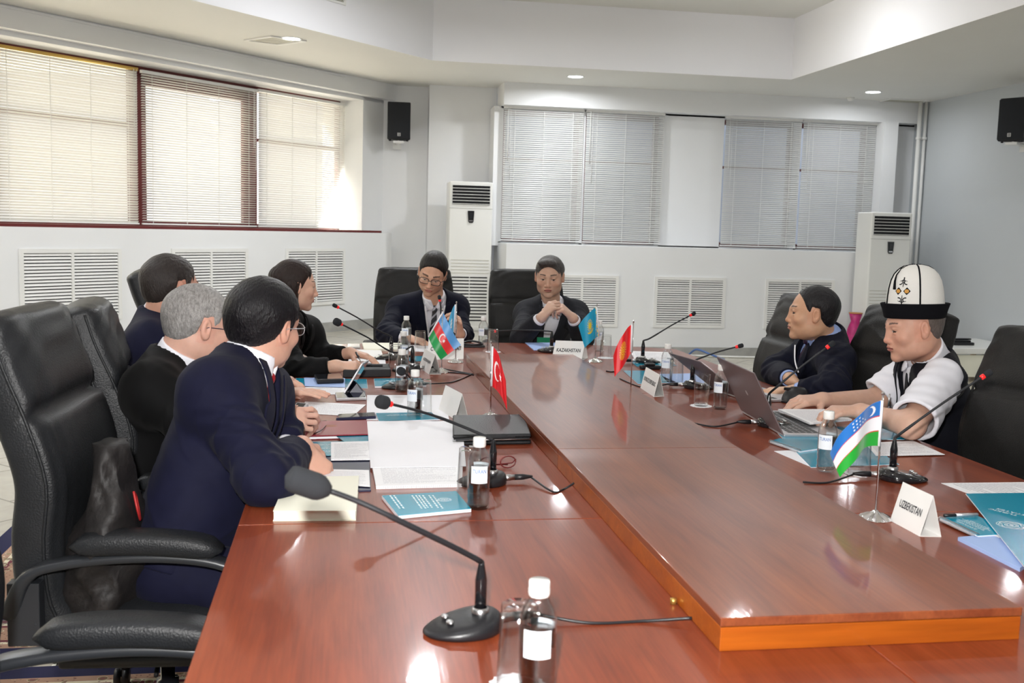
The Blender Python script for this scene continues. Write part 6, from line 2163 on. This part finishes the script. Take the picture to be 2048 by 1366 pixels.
    if o.get('extra_hair'):
        segs = o['extra_hair']

        def f2(P):
            d = None
            for a, b, ra, rb in segs:
                e = s_cap(P, fromH(a) if len(a) == 3 else a, fromH(b), ra, rb); d = e if d is None else smin(d, e, .02)
            q = toH(P)
            return d + np.sin(q[:, 0] * 330 + 6 * np.sin(q[:, 2] * 30) + q[:, 1] * 160) * .0012
        al = np.array([fromH(s[0]) for s in segs] + [fromH(s[1]) for s in segs])
        hv, hf = mesh_sdf(f2, al.min(0) - .06, al.max(0) + .06, .0035)
        child('long_hair', hv, hf, M['hair_dark'], np.tile(np.array(srgb(*o['hairc'])), (len(hv), 1)))
    # --- shirt and jacket
    jm = o['jacket']; vw, vd = o.get('v', (.075, .30))
    jo = o.get('joff', .012)

    def shirt(P):
        q = toT(P)
        d = torso(P, -.002)
        d = smax(d, q[:, 2] - .045, .01)
        # collar stand and points
        a = nb - up * .012; b = nb + (fromH((0, -.018, -.055)) - nb) * o.get('stand', .26)
        c = np.maximum(s_cap(P, a, b, .071 * o.get('neckw', 1), .067 * o.get('neckw', 1)), -(s_cap(P, a - up * .05, b + (b - a) * 2, .0530 * o.get('neckw', 1), .0500 * o.get('neckw', 1))))
        nd = nrm(b - a); h = (P - a) @ nd
        c = np.maximum(c, h - np.linalg.norm(b - a)); c = np.maximum(c, -h - .02)
        c = np.maximum(c, -np.maximum(np.abs(q[:, 0]) - .004 - o.get('open', .35) * np.clip(q[:, 2] + .02, 0, 1), -q[:, 1] + .01))
        d = smin(d, c, .004)
        if o.get('open', .35) > 1: d = smax(d, -np.maximum(np.abs(q[:, 0]) - .030 * np.clip(1 + (q[:, 2]) / .07, 0, 1.3), -q[:, 1]), .003)
        return d
    if o.get('shirt', True):
        v, f_ = mesh_sdf(shirt, np.minimum(J['pel'], nb) - .25, np.maximum(nb + .13, np.maximum(J['shR'], J['shL']) + .10), .005)
        sh_ = child('shirt', v, f_, M[o.get('shirt_m', 'shirt')])
    cuts = []

    def jacket(P):
        q = toT(P); ax = np.abs(q[:, 0]); z = q[:, 2]
        fr = q[:, 1] > -.02
        dt = torso(P, jo, .10)
        # lapels: a raised band beside the opening
        vx = vw * np.clip(1 + z / vd, 0, None)
        lw = .040 + .050 * np.clip((z + vd * .25) * 3, -.35, .5)
        if False:
            band = (fr & (z < .02) & (z > -vd)) * np.clip((lw * np.clip(1 + z / vd, .15, 1) * 1.15 - (ax - vx)) / .004, 0, 1) * (ax > vx - .004)
            dt = dt - .006 * band
        cr_ = 1 - np.abs(np.sin(z * 17 + 2.2 * np.sin(q[:, 0] * 11 + o.get('seed', 0)) + q[:, 1] * 9))
        dt = dt - .0030 * fold(P, 1.0, o.get('seed', 0)) - .0015 * fold(P, 2.3, o.get('seed', 0) + 2) - .0035 * cr_ ** 4 * np.clip(-z * 6 - .6, 0, 1)
        # jacket collar standing at the back of the neck
        a = nb - up * .02; b = nb + up * (.036 + o.get('jcol', -.010)) - fw * .010
        rr = .083 * o.get('neckw', 1)
        col = np.maximum(s_cap(P, a, b, rr, rr - .008), -(s_cap(P, a - up * .1, b + up * .2, rr - .014, rr - .021)))
        col = np.maximum(col, (q[:, 2] - .034 - o.get('jcol', -.010) - .25 * np.clip(-q[:, 1], -1, .03)))
        col = np.maximum(col, q[:, 1] * 1.0 - .035)
        dt = smin(dt, np.maximum(col, -.5), .006)
        dt = smax(dt, z - .055, .008)
        # neck hole and V opening
        hole = s_cap(P, nb - up * .03, nb + up * .3, rr - .013, rr - .015)
        dt = smax(dt, -hole, .004)
        op = np.maximum(np.maximum(ax - vx, -z - vd), -q[:, 1] - .0)
        dt = smax(dt, -op, .004)
        # below the button a thin gap
        dt = smax(dt, -np.maximum(np.maximum(np.abs(q[:, 0] - .006) - .0025 - np.clip(-z - vd - .16, 0, 1) * .3, z + vd), np.maximum(-q[:, 1], -(dt + .012))), .003)
        dt = np.maximum(dt, -z - TL - o.get('hem', .13))
        if o.get('sleeves', True):
            for s_ in ('R', 'L'):
                shp, el, wr = J['sh' + s_], J['el' + s_], J['wr' + s_]
                ua = nrm(el - shp); fa = nrm(wr - el)
                tt = (P - shp) @ ua; t2 = (P - el) @ fa
                L1 = np.linalg.norm(el - shp)
                wv = .0035 * np.sin(tt * 95 + 9 * np.sin(((P - shp) @ fw) * 14)) * np.exp(-((tt - L1 * .88) / .075) ** 2)
                wv = wv + .0030 * np.sin(t2 * 105 + 8 * np.sin(P[:, 2] * 20)) * np.exp(-((t2 - .03) / .06) ** 2)
                wv = wv + .0030 * fold(P, 1.25, 3 + o.get('seed', 0)) + .0035 * (1 - np.abs(np.sin(tt * 38 + 2.5 * np.sin(P[:, 2] * 13 + tt * 9)))) ** 4
                e = s_cap(P, shp, el, .056 + jo, .049 + jo)
                e2 = s_cap(P, el, wr + fa * .06, .049 + jo, .025 + jo)
                e = smin(e, e2, .03) - wv
                e = smax(e, (P - wr) @ fa + o.get('cuff', .030), .004)
                dt = smin(dt, e, .040)
        return off_table(P, dt)
    allj = [J[k] for k in ('pel', 'neck', 'shR', 'shL') + (('elR', 'elL', 'wrR', 'wrL') if o.get('sleeves', True) else ())]
    v, f_ = mesh_sdf(jacket, np.array(allj).min(0) - .24, np.array(allj).max(0) + .16, o.get('jres', .0060))
    jk = child(o.get('jname', 'jacket'), v, f_, M[jm])
    # --- lapels, collar wings and other flat things laid on the chest
    def drape(pts, off, src=None):
        pts = np.asarray(pts, float); n_ = len(pts)
        a = np.full(n_, .34); bq = np.full(n_, -.02)
        fsrc = src or (lambda P: torso(P, jo, .10))
        # march inwards from the front until the surface is met
        y = a.copy(); done = np.zeros(n_, bool)
        for _ in range(40):
            P = nb + np.stack([pts[:, 0], y, pts[:, 1]], 1) @ TF.T
            d = fsrc(P) - off
            y = np.where(done, y, y - np.maximum(d, 0) * .8)
            done |= (d < .0004) | (y < -.02)
        return nb + np.stack([pts[:, 0], y, pts[:, 1]], 1) @ TF.T

    def draped(name, rows, off, thick, m, par=body, src=None):
        nr, nc = len(rows), len(rows[0])
        W3 = drape([p for r in rows for p in r], off, src) - S0
        vs = [tuple(p) for p in W3]
        fs = [(i * nc + j, i * nc + j + 1, (i + 1) * nc + j + 1, (i + 1) * nc + j) for i in range(nr - 1) for j in range(nc - 1)]
        ob = MB().add(vs, fs, True).build(name, m, par)
        sm_ = ob.modifiers.new('t', 'SOLIDIFY'); sm_.thickness = thick; sm_.offset = 0
        return ob
    if o.get('lapel', True):
        for sx in (-1, 1):
            rows = []
            for i in range(26):
                t = i / 25; z = .012 - (vd + .012) * t
                xi = vw * max(1 + z / vd, 0) - .002
                zs = [-.9, -.335, -.30, -.27, -.20, .0, .02]
                k = z / vd
                xo = float(np.interp(k, [-1, -.75, -.5, -.30, -.285, -.24, -.20, .1], [.012, vw * .25 + .034, vw * .5 + .048, vw * .7 + .060, vw * .7 + .046, vw * .76 + .028, vw * .8 + .040, vw + .022]))
                rows.append([(sx * (xi + (xo - xi) * j / 7), z) for j in range(8)])
            draped('lapel', rows, .0100, .0040, M[jm])
    if o.get('wings', True) and o.get('shirt', True):
        for sx in (-1, 1):
            rows = []
            for i in range(7):
                t = i / 6
                a0 = np.array([sx * .052, .030]) * (1 - t) + np.array([sx * .006, -.008]) * t
                a1 = np.array([sx * .062, -.012]) * (1 - t) + np.array([sx * .040, -.062]) * t if t < .5 else np.array([sx * .051, -.037]) * (1 - (t - .5) * 2) + np.array([sx * .010, -.014]) * (t - .5) * 2
                a1 = np.array([sx * .066, -.010]) * (1 - t) ** 1 + np.array([sx * .034, -.058]) * 2 * t * (1 - t) + np.array([sx * .034, -.058]) * t ** 6 * 0 + np.array([sx * .012, -.018]) * t
                rows.append([tuple(a0 * (1 - j / 5) + a1 * j / 5) for j in range(6)])
            draped('collar_wing', rows, .007, .003, M[o.get('shirt_m', 'shirt')], src=lambda P: np.minimum(torso(P, -.002), s_cap(P, nb - up * .012, nb + up * .05, .070, .062)))
    # --- shirt cuffs
    for s_ in ('R', 'L'):
        el, wr = J['el' + s_], J['wr' + s_]; fa = nrm(wr - el)
        if o.get('short'):
            shp = J['sh' + s_]; ua = nrm(el - shp); L1 = np.linalg.norm(el - shp)

            def f(P, shp=shp, el=el, ua=ua, L1=L1):
                t = (P - shp) @ ua
                d = s_cap(P, shp - ua * .0, shp + ua * L1 * 1.05, .071, .078) - .0045 * fold(P, 1.6, 5) - .002 * np.sin(t * 60 + 6 * np.sin(P[:, 2] * 25))
                inner = s_cap(P, shp + ua * L1 * .6, el + ua * .2, .060, .066)
                d = smax(d, t - L1 * .90, .003)
                return smax(d, -inner, .003)
            v, f_ = mesh_sdf(f, np.minimum(shp, el) - .13, np.maximum(shp, el) + .13, .005)
            child('sleeve', v, f_, M[o.get('shirt_m', 'shirt')])
        elif o.get('cuffs', True):
            b = MB()
            q = Vector(fa).to_track_quat('Z', 'Y').to_matrix().to_4x4()
            r0 = .0350 if s_ not in o.get('thincuff', '') else .033
            p0 = Vector(wr - S0) - Vector(fa) * (o.get('cuff', .030) + .020)
            b.lathe([(r0 + .003, 0), (r0 + .001, .030), (r0 - .001, .038), (r0 - .004, .038), (r0 - .003, .0)], 24, mtx=Matrix.Translation(p0) @ q, cap=False)
            b.build('shirt_cuff', M[o.get('shirt_m', 'shirt')], body)
    # --- tie
    if o.get('tie'):
        def tie(P):
            q = toT(P); z = q[:, 2]
            w = np.where(z > -.035, .017 + (z + .035) * .15, np.interp(-z, [.035, .30, .34], [.012, .036, .040]))
            d = torso(P, .004)
            x = q[:, 0] - o.get('tiex', 0)
            e = np.maximum(np.maximum(np.abs(x) - w, d), -(d + .008))
            e = np.maximum(e, -q[:, 1]); e = np.maximum(e, -z - .36)
            k = s_ell(q, np.array([o.get('tiex', 0), o.get('knoty', .080), -.018]), np.array([.015, .013, .018]))
            return smin(np.maximum(e, z - .0), k, .006) if o.get('knot', True) else np.maximum(e, z - .0)
        v, f_ = mesh_sdf(tie, nb - .42, nb + .20, .0045)
        if len(v): child('necktie', v, f_, M[o['tie']])
    # --- legs
    fd = np.array(o.get('legdir', fw)); fd[2] = 0; fd = nrm(fd); side = np.cross(fd, (0, 0, 1.0))
    pel = J['pel'].copy(); pel[2] = min(pel[2], .56)

    def legs(P):
        d = None
        for sg in (-1, 1):
            hip = pel + side * .085 * sg; kn = hip + fd * .40 + side * .03 * sg; kn[2] = .50; an = kn + fd * .02; an[2] = .11
            e = smin(s_cap(P, hip, kn, .088, .064), s_cap(P, kn, an, .064, .050), .03)
            d = e if d is None else smin(d, e, .03)
        d = smin(d, s_cap(P, pel + side * .07, pel - side * .07, .105, .105), .04)
        d = np.maximum(d, .075 - P[:, 2])
        return d - .003 * fold(P, 1.1, 4)
    a = np.array([pel - .3, pel + fd * .75 - .3]).min(0); a[2] = 0.04
    v, f_ = mesh_sdf(legs, a, np.array([pel + .3, pel + fd * .75 + .3]).max(0), .009)
    child('trousers', v, f_, M[o.get('trousers', jm)])
    for sg in (-1, 1):
        an = pel + side * .115 * sg + fd * .42; an[2] = 0.0

        def f(P, an=an):
            d = smin(s_cap(P, an + [0, 0, .055] - fd * .03, an + [0, 0, .040] + fd * .15, .044, .036), s_cap(P, an + [0, 0, .06], an + [0, 0, .10], .045, .042), .02)
            return np.maximum(d, .013 - P[:, 2])
        v, f_ = mesh_sdf(f, np.minimum(an, an + fd * .2) - .08, np.maximum(an, an + fd * .2) + .14, .007)
        child('shoe', v, f_, M['shoe'])
    # --- spectacles
    if o.get('glasses'):
        gm, kind = o['glasses']
        LH = lambda *q: Vector(fromH(q) - S0)
        b = MB(); b.tube([LH(-.007, .100, .002), LH(0, .103, .005), LH(.007, .100, .002)], .0018 if kind == 'square' else .0011, 6); g = b.build('spectacles', M[gm], body)
        for sx in (-1, 1):
            pts = []
            for i in range(25):
                a = 2 * PI * i / 24
                c, s__ = sell(a, .62 if kind == 'square' else .85)
                pts.append(LH(sx * .033 + c * .0262, .100 - abs(sx * .033 + c * .026) * .10, -.002 + s__ * (.0185 if kind == 'square' else .017)))
            b = MB(); b.tube(pts, .0020 if kind == 'square' else .0011, 6, cap=False); b.build('rim', M[gm], g)
            b = MB(); b.add([p for p in pts[:-1]], [tuple(range(24))]); b.build('lens', M['glass'], g)
            b = MB(); b.tube([LH(sx * .059, .094, .006), LH(sx * .078, .070, .006), LH(sx * .0835, .000, .004), LH(sx * .080, -.022, -.008)], .0019 if kind != 'thin' else .0012, 6); b.build('temple', M[gm], g)
    return body, fromH, HF, S0, draped, TF, nb

# ================================================================== THE EIGHT SITTERS
def Y3(px, py, Y): return at_y(px, py, Y)


BL = (28, 24, 22)
# man with clasped hands, far end
J = dict(head=Y3(1099, 553, 6.08), neck=Y3(1103, 606, 6.15), shR=Y3(1055, 629, 6.22), shL=Y3(1151, 627, 6.22), elR=Y3(1042, 676, 5.92), elL=Y3(1166, 678, 5.92),
         wrR=Y3(1083, 635, 5.77), wrL=Y3(1146, 636, 5.77), pel=(1.22, 6.42, .56))
b, fh, HF, S0, DR, TF, nb = person('person in charcoal suit and open white collar with hands clasped under his chin', J, (-.30, -1, -.20), .0, dict(
    nose=.005, open=1.6, hres=.0019, skin=(196, 158, 136), hskin=(205, 170, 150), hairc=(66, 62, 60), grey=((.30, .45, .0), (128, 126, 124)), fringe=True, brow=1.1, wide=1.06, lid=.6, gaze=(-.002, -.001),
    jacket='suit_char', v=(.062, .40), seed=1.0, browc=srgb(44, 38, 36),
    line=[-.062, -.064, -.055, -.030, .022, .030, -.012, -.004, .040, .062, .080, .088],
    handR=dict(to=(.62, -.05, .74), palm=(.60, .45, -.50), curl=[.75, .8, .85, .9], spread=.05, thumb=.6),
    handL=dict(to=(-.72, -.06, .60), palm=(-.50, .35, -.65), curl=[.7, .8, .9, .95], spread=.05, thumb=.6)))
bb = MB(); o_ = Vector(S0)
c = PY(1089, 681, 5.98) - o_
bb.box((c.x - .045, c.y - .002, c.z - .022), (c.x + .045, c.y + .002, c.z + .018)); bb.build('conference_badge', M['green'], b)

# man with black glasses, far end
J = dict(head=Y3(865, 546, 5.92), neck=Y3(868, 597, 6.05), shR=Y3(800, 620, 6.14), shL=Y3(910, 616, 6.14), elR=Y3(774, 668, 5.92), elL=Y3(924, 668, 5.96),
         wrR=Y3(814, 676, 5.72), wrL=Y3(920, 668, 5.76), pel=(.53, 6.38, .56))
b, fh, HF, S0, DR, TF, nb = person('person in dark navy suit, striped tie and black-rimmed glasses, looking down', J, (-.22, -.88, -.46), .20, dict(
    skin=(205, 160, 134), hskin=(214, 172, 148), hairc=BL, hair_t=1.1, hres=.0019, wide=.98, lid=.9, gaze=(0, -.003), brow=1.2, stubble=.22, browc=srgb(40, 28, 24), hs=1.0,
    jacket='suit_navy2', v=(.066, .40), seed=2.0, tie='tie_stripe', glasses=('blackp', 'square'), widow=-.010,
    handR=dict(to=(.80, -.45, -.15), palm=(.1, -.1, -1), curl=.35, spread=.08), handL=dict(to=(-.15, -.35, .85), palm=(-1, -.2, 0), curl=.75, spread=.06)))
for sx in (-1, 1):
    rows = [[(sx * (.058 - .050 * t) + dx_, .0 - .30 * t) for dx_ in (-.005, 0, .005)] for t in np.linspace(0, 1, 14)]
    DR('lanyard', rows, .006, .001, M['paper'], b, None)

# man in navy on the right
J = dict(head=Y3(1625, 627, 4.20), neck=Y3(1650, 672, 4.22), shL=Y3(1672, 722, 4.04), shR=Y3(1634, 692, 4.42), elL=Y3(1668, 776, 3.86), elR=Y3(1552, 742, 4.42),
         wrL=Y3(1588, 783, 3.98), wrR=Y3(1580, 758, 4.12), pel=(2.18, 4.42, .56))
b, fh, HF, S0, DR, TF, nb = person('person in dark navy suit and pale blue shirt, in profile, forearms crossed', J, (-.94, .30, .02), .0, dict(
    skin=(200, 156, 126), hskin=(206, 166, 138), hairc=(26, 24, 26), hair_t=.6, hres=.0019, brow=1.1, wide=1.05, lid=.2, gaze=(-.006, 0),
    nose=.006, stand=.42, line=[-.060, -.062, -.055, -.030, .022, .030, -.010, .002, .046, .078, .100, .125], bald=(0, .075, .130, .036), widow=.0,
    jacket='suit_navy2', v=(.060, .30), seed=3.0, shirt_m='shirt_blue', tie='tie_plum', legdir=(-1, 0, 0),
    handL=dict(to=(-.88, .10, -.02), palm=(.05, .0, -1), curl=.25, spread=.10), handR=dict(to=(.30, -.72, -.30), palm=(-.45, -.2, -.85), curl=[.45, .55, .6, .65], spread=.10)))
bb = MB(); bb.tube(smooth_path([Vector(Y3(1590, 690, 4.0) - S0), Vector(Y3(1590, 722, 3.98) - S0), Vector(Y3(1597, 745, 3.97) - S0)]), .003, 6); bb.build('lanyard', M['paper'], b)

# man in the tall felt hat
J = dict(head=Y3(1827, 655, 3.42), neck=Y3(1862, 724, 3.48), shL=Y3(1884, 758, 3.27), shR=Y3(1832, 735, 3.66), elL=Y3(1822, 850, 3.05), elR=Y3(1752, 800, 3.66),
         wrL=Y3(1722, 823, 3.25), wrR=Y3(1645, 800, 3.58), pel=(2.27, 3.58, .56))
b, fh, HF, S0, DR, TF, nb = person('person in a tall white and black felt hat, black waistcoat and short-sleeved white shirt', J, (-.97, .12, -.16), -.02, dict(
    skin=(204, 156, 134), hskin=(206, 166, 146), hairc=(92, 82, 76), hair_t=.02, nape=.90, nose=.006, stand=.78, jcol=-.045, hres=.0019, wide=1.08, lid=.6, brow=1.0, gaze=(-.005, -.001), neckw=1.06,
    line=[-.055, -.057, -.050, -.028, .022, .030, .020, .030, .060, .085, .11, .13], grey=((.15, .3, 0), (110, 104, 104)), browc=srgb(70, 54, 50),
    jacket='vest', jname='waistcoat', v=(.070, .26), seed=4.0, sleeves=False, short=True, bare=1, cuffs=False, lapel=True, trousers='suit_navy2', legdir=(-1, 0, 0), belly=.012,
    handR=dict(to=(-.93, -.18, -.02), palm=(-.1, .25, -1), curl=[.25, .3, .4, .45], spread=.10), handL=dict(to=(-.96, .10, -.02), palm=(.0, .1, -1), curl=[.55, .6, .6, .6], spread=.06)))
# the hat: brim, crown, seams, motif, tassel
HM = Matrix([[HF[i][0], HF[i][1], HF[i][2], 0] for i in range(3)] + [[0, 0, 0, 1]])
hat_o = Vector(fh((0, -.010, .052)) - S0)
HT = Matrix.Translation(hat_o) @ HM @ Matrix.Rotation(.13, 4, 'X')
CP = [(.0975, .0), (.0955, .03), (.0915, .06), (.085, .088), (.075, .110), (.060, .127), (.041, .138), (.02, .143), (.0, .144)]


def crown_r(z):
    zs = [q[1] for q in CP]; rs = [q[0] for q in CP]
    return float(np.interp(z, zs, rs))


SX, SY = .90, 1.04
b1 = MB(); b1.lathe([(r, z + .028) for r, z in CP], 48, sx=SX, sy=SY, mtx=HT, cap=False)
hat = b1.build('felt_hat_crown', M['felt'], b)
b1 = MB(); b1.lathe([(.0935, -.014), (.098, -.018), (.102, -.014), (.108, .010), (.1145, .030), (.116, .034), (.112, .036), (.105, .031), (.0985, .026), (.094, .02)], 56, sx=SX * 1.0, sy=SY, mtx=HT, cap=False)
b1.build('hat_brim', M['felt_black'], hat)


def on_crown(az, z, lift=.0015):
    r = crown_r(z) + lift
    return HT @ Vector((math.cos(az) * r * SX, math.sin(az) * r * SY, z + .028))


for az in (PI / 2, PI * .94, -PI / 2, 0.06):       # front, his left, back, his right
    bb = MB(); pts = [on_crown(az, z, .0006) for z in np.linspace(0, .1435, 22)]
    bb.tube(pts, .0032, 6); bb.build('seam_piping', M['felt_black'], hat)
azc = PI * .74
UV = lambda u, v: on_crown(azc + u * 1.35 / .095, .052 + v * 1.2, .0014)
for sv in (1, -1):
    for su in (-1, 1):
        bb = MB(); pts = []
        for i in range(15):
            a = -1.9 + 4.3 * i / 14; r = .0075 * (1 - i / 26)
            pts.append(UV(su * (.0085 + r * math.cos(PI - a)), sv * (.026 + r * math.sin(PI - a) * .9)))
        bb.tube(pts, [.0020 * (1 - i / 20) for i in range(15)], 6); bb.build('scroll_motif', M['felt_black'], hat)
    bb = MB(); bb.tube([UV(0, sv * .012), UV(0, sv * .040)], [.0012, .0022], 6); bb.tube([UV(-.005, sv * .030), UV(0, sv * .033), UV(.005, sv * .030)], .0016, 6); bb.build('motif_stem', M['felt_black'], hat)
for su in (-1, 1):
    bb = MB(); q = [UV(su * .002, 0), UV(su * .0115, .0115), UV(su * .021, 0), UV(su * .0115, -.0115)]; bb.add(q, [(0, 1, 2, 3)]); dm = bb.build('diamond_motif', M['felt_black'], hat)
    bb = MB(); pts = [UV(su * .0115 + math.cos(a) * .0058, math.sin(a) * .0058) + (HT.to_3x3() @ Vector((math.cos(azc), math.sin(azc), 0))) * .0008 for a in [2 * PI * k / 14 for k in range(14)]]
    bb.add(pts, [tuple(range(14))]); bb.build('diamond_centre', mat('ochre_thread', srgb(205, 150, 70), .7), dm)
bb = MB(); pts = [on_crown(azc - .42 + .10 * t, .108 - .050 * t, .005) for t in np.linspace(0, 1, 8)]
top = [on_crown(PI * .6, .140, .003), on_crown(azc - .5, .130, .004)]
bb.tube(top + pts, [.0012, .0014] + [.0024 + .0028 * t for t in np.linspace(0, 1, 8)], 8); bb.build('tassel', M['felt_black'], hat)
# white trim bands down the front edge of the waistcoat
for sx in (-1, 1):
    rows = []
    for t in np.linspace(0, 1, 18):
        z = .012 - .262 * t; xi = .070 * max(1 + z / .26, 0) + .016
        rows.append([(sx * (xi + .012 * j / 3), z) for j in range(4)])
    DR('white_trim', rows, .0085, .002, M['shirt'])
bb = MB(); bb.tube([Vector(Y3(1779, 788, 3.25) - S0), Vector(Y3(1777, 812, 3.25) - S0)], .004, 6); bb.build('zip_pull', M['steel'], b)

# nearest man, left side, back turned
J = dict(head=Y3(528, 650, 2.80), neck=Y3(494, 732, 2.77), shR=Y3(432, 786, 2.60), shL=Y3(524, 785, 2.96), elR=Y3(533, 958, 2.42), elL=Y3(560, 880, 2.95),
         wrR=Y3(603, 893, 2.66), wrL=Y3(578, 905, 2.82), pel=(-.38, 2.62, .57))
b, fh, HF, S0, DR, TF, nb = person('person with thick black hair and navy suit, nearest the camera, back turned', J, (.62, .78, -.10), -.10, dict(
    skin=(206, 160, 140), hairc=(16, 14, 18), hair_t=1.5, wide=1.03, neckw=1.08, jacket='suit_navy', v=(.070, .34), seed=5.0, tie='tie_red', glasses=('silver', 'thin'), jres=.0052, hres=.0027,
    line=[-.074, -.076, -.068, -.045, .012, .026, -.014, -.004, .040, .062, .080, .088], grey=((-.12, .3, 0), (90, 86, 88)), joff=.014, chest=1.06, hem=.05, knoty=.070, stand=.70, jcol=-.020, wings=False, cuff=.055,
    handR=dict(to=(.55, .12, -.75), palm=(-.2, .5, -.6), curl=[.5, .55, .6, .7], spread=.05, s=1.0), handL=dict(to=(.75, -.45, -.15), palm=(0, 0, -1), curl=.5)))

# grey-haired man
J = dict(head=Y3(397, 650, 3.22), neck=Y3(354, 726, 3.22), shR=Y3(303, 780, 3.06), shL=Y3(352, 775, 3.40), elR=Y3(430, 905, 2.96), elL=Y3(450, 850, 3.40),
         wrR=Y3(545, 858, 3.10), wrL=Y3(552, 832, 3.26), pel=(-.68, 3.22, .56))
b, fh, HF, S0, DR, TF, nb = person('person with short grey hair and black suit, second from the camera on the left', J, (.88, .46, -.18), -.05, dict(
    skin=(210, 166, 148), hairc=(120, 116, 114), hair_t=.7, grey=((.55, .1, .2), (172, 170, 168)), wide=1.04, neckw=1.1, jacket='suit_black', v=(.070, .34), seed=6.0, stand=.68, jcol=-.022, wings=False,
    glasses=('navy_folder', 'thin'), browc=srgb(120, 110, 104),
    handR=dict(to=(.80, .05, .28), palm=(.1, .5, -.4), curl=[.6, .7, .75, .8], spread=.08), handL=dict(to=(.85, -.15, .12), palm=(.05, -.5, -.5), curl=[.5, .7, .8, .9], spread=.08)))
# the small silver device in his hand rests in the fingers: an object of its own
root = empty('pocket_receiver', PY(594, 824, 3.16), 0, 'small silver handheld receiver held by the grey-haired man', 'receiver')
a_, c_ = PY(584, 838, 3.13) - Vector(root.location), PY(606, 808, 3.19) - Vector(root.location)
q = (c_ - a_).to_track_quat('Y', 'Z').to_matrix().to_4x4()
L_ = (c_ - a_).length
MB().box((-.020, 0, -.007), (.020, L_ * 1.0, .007), Matrix.Translation(a_) @ q).build('body', M['silver'], root, bevel=.004)
MB().box((-.014, L_ * .5, .0071), (.014, L_ * .92, .0078), Matrix.Translation(a_) @ q).build('display', M['screen'], root)
bb = MB(); bb.tube(smooth_path([P3(600, 840, TZ + .04), P3(596, 858, TZ + .006), P3(575, 868, TZ + .004), P3(610, 852, TZ + .004), P3(604, 872, TZ + .004), P3(640, 862, TZ + .02), P3(655, 842, TZ + .004), P3(618, 846, TZ + .004)]), .0014, 5)
tag(bb.build('earphone_lead', M['blackp']), 'tangled thin black earphone lead beside the maroon folder', 'cable')

# dark-haired man behind
J = dict(head=Y3(343, 577, 3.90), neck=Y3(322, 640, 3.92), shR=Y3(300, 690, 3.74), shL=Y3(330, 680, 4.08), elR=Y3(430, 800, 3.62), elL=Y3(430, 765, 4.1),
         wrR=Y3(552, 786, 3.80), wrL=Y3(535, 755, 4.1), pel=(-.80, 3.92, .56))
b, fh, HF, S0, DR, TF, nb = person('person with short brown hair and navy suit, behind the grey-haired man', J, (.80, .60, -.06), .02, dict(
    skin=(200, 152, 132), hskin=(214, 172, 152), hairc=(46, 40, 38), grey=((-.05, .1, .5), (120, 116, 112)), hair_t=1.1, wide=1.0, neckw=1.05, jacket='suit_navy', v=(.070, .34), seed=7.0, stand=.60, jcol=-.015, wings=False, glasses=('blackp', 'thin'),
    handR=dict(to=(.96, .12, .02), palm=(.0, .0, -1), curl=[.08, .1, .12, .14], spread=.10), handL=dict(to=(.9, -.1, -.1), palm=(0, 0, -1), curl=.4)))

# the woman
J = dict(head=Y3(590, 571, 4.80), neck=Y3(576, 634, 4.86), shR=Y3(560, 672, 4.74), shL=Y3(612, 664, 5.02), elR=Y3(590, 744, 4.50), elL=Y3(645, 716, 4.98),
         wrR=Y3(672, 732, 4.47), wrL=Y3(700, 706, 4.90), pel=(-.44, 4.90, .55))
xh = [((0, -.07, .03), (0, -.085, -.08), .058, .046), ((0, -.085, -.08), (.035, -.075, -.20), .046, .034), ((.062, -.03, -.0), (.060, -.02, -.10), .030, .024),
      ((.060, -.02, -.10), (.055, .02, -.20), .024, .018), ((-.062, -.03, .0), (-.062, -.02, -.12), .030, .024), ((.055, .02, -.20), (.06, .03, -.29), .018, .008), ((-.062, -.02, -.12), (-.06, .0, -.24), .024, .012)]
b, fh, HF, S0, DR, TF, nb = person('person with long dark brown hair and black jacket, holding a pen', J, (.93, .30, -.10), .0, dict(
    skin=(214, 172, 150), hairc=(38, 26, 22), hair_t=1.0, hres=.0019, wide=.93, hs=.95, neckw=.82, jacket='suit_black', v=(.05, .26), seed=8.0, chest=.86, lapel=True, cuffs=False, lip=np.array(srgb(176, 84, 86)), brow=.9,
    lid=.2, line=[-.09, -.09, -.085, -.075, -.06, -.03, -.010, .020, .045, .066, .080, .090], extra_hair=xh, shirt_m='suit_black', joff=.008,
    handR=dict(to=(.92, .02, -.05), palm=(.1, .45, -.8), curl=[.55, .6, .7, .8], spread=.06, s=.9), handL=dict(to=(.9, -.3, -.15), palm=(0, 0, -1), curl=.3, s=.9)))
bb = MB(); bb.tube(smooth_path([Vector(fh((-.05, .055, .03)) - S0), Vector(fh((-.045, .100, -.01)) - S0), Vector(fh((-.035, .110, -.06)) - S0), Vector(fh((-.03, .125, -.10)) - S0)]), [.003] * 8 + [.004] * 8 + [.003] * 8 + [.001], 6)
bb.build('loose_strand', M['hair_dark'], b) if False else None
root = empty('writing_pen', PY(718, 716, 4.45), 0, 'dark pen in the fingers of the seated woman', 'pen')
MB().tube([Vector((0, 0, 0)), PY(712, 705, 4.50) - Vector(root.location)], .0045, 8).build('barrel', M['blackp'], root)
MB().tube([Vector((0, 0, 0)), PY(722, 724, 4.42) - Vector(root.location)], [.004, .001], 8).build('tip', M['steel'], root)
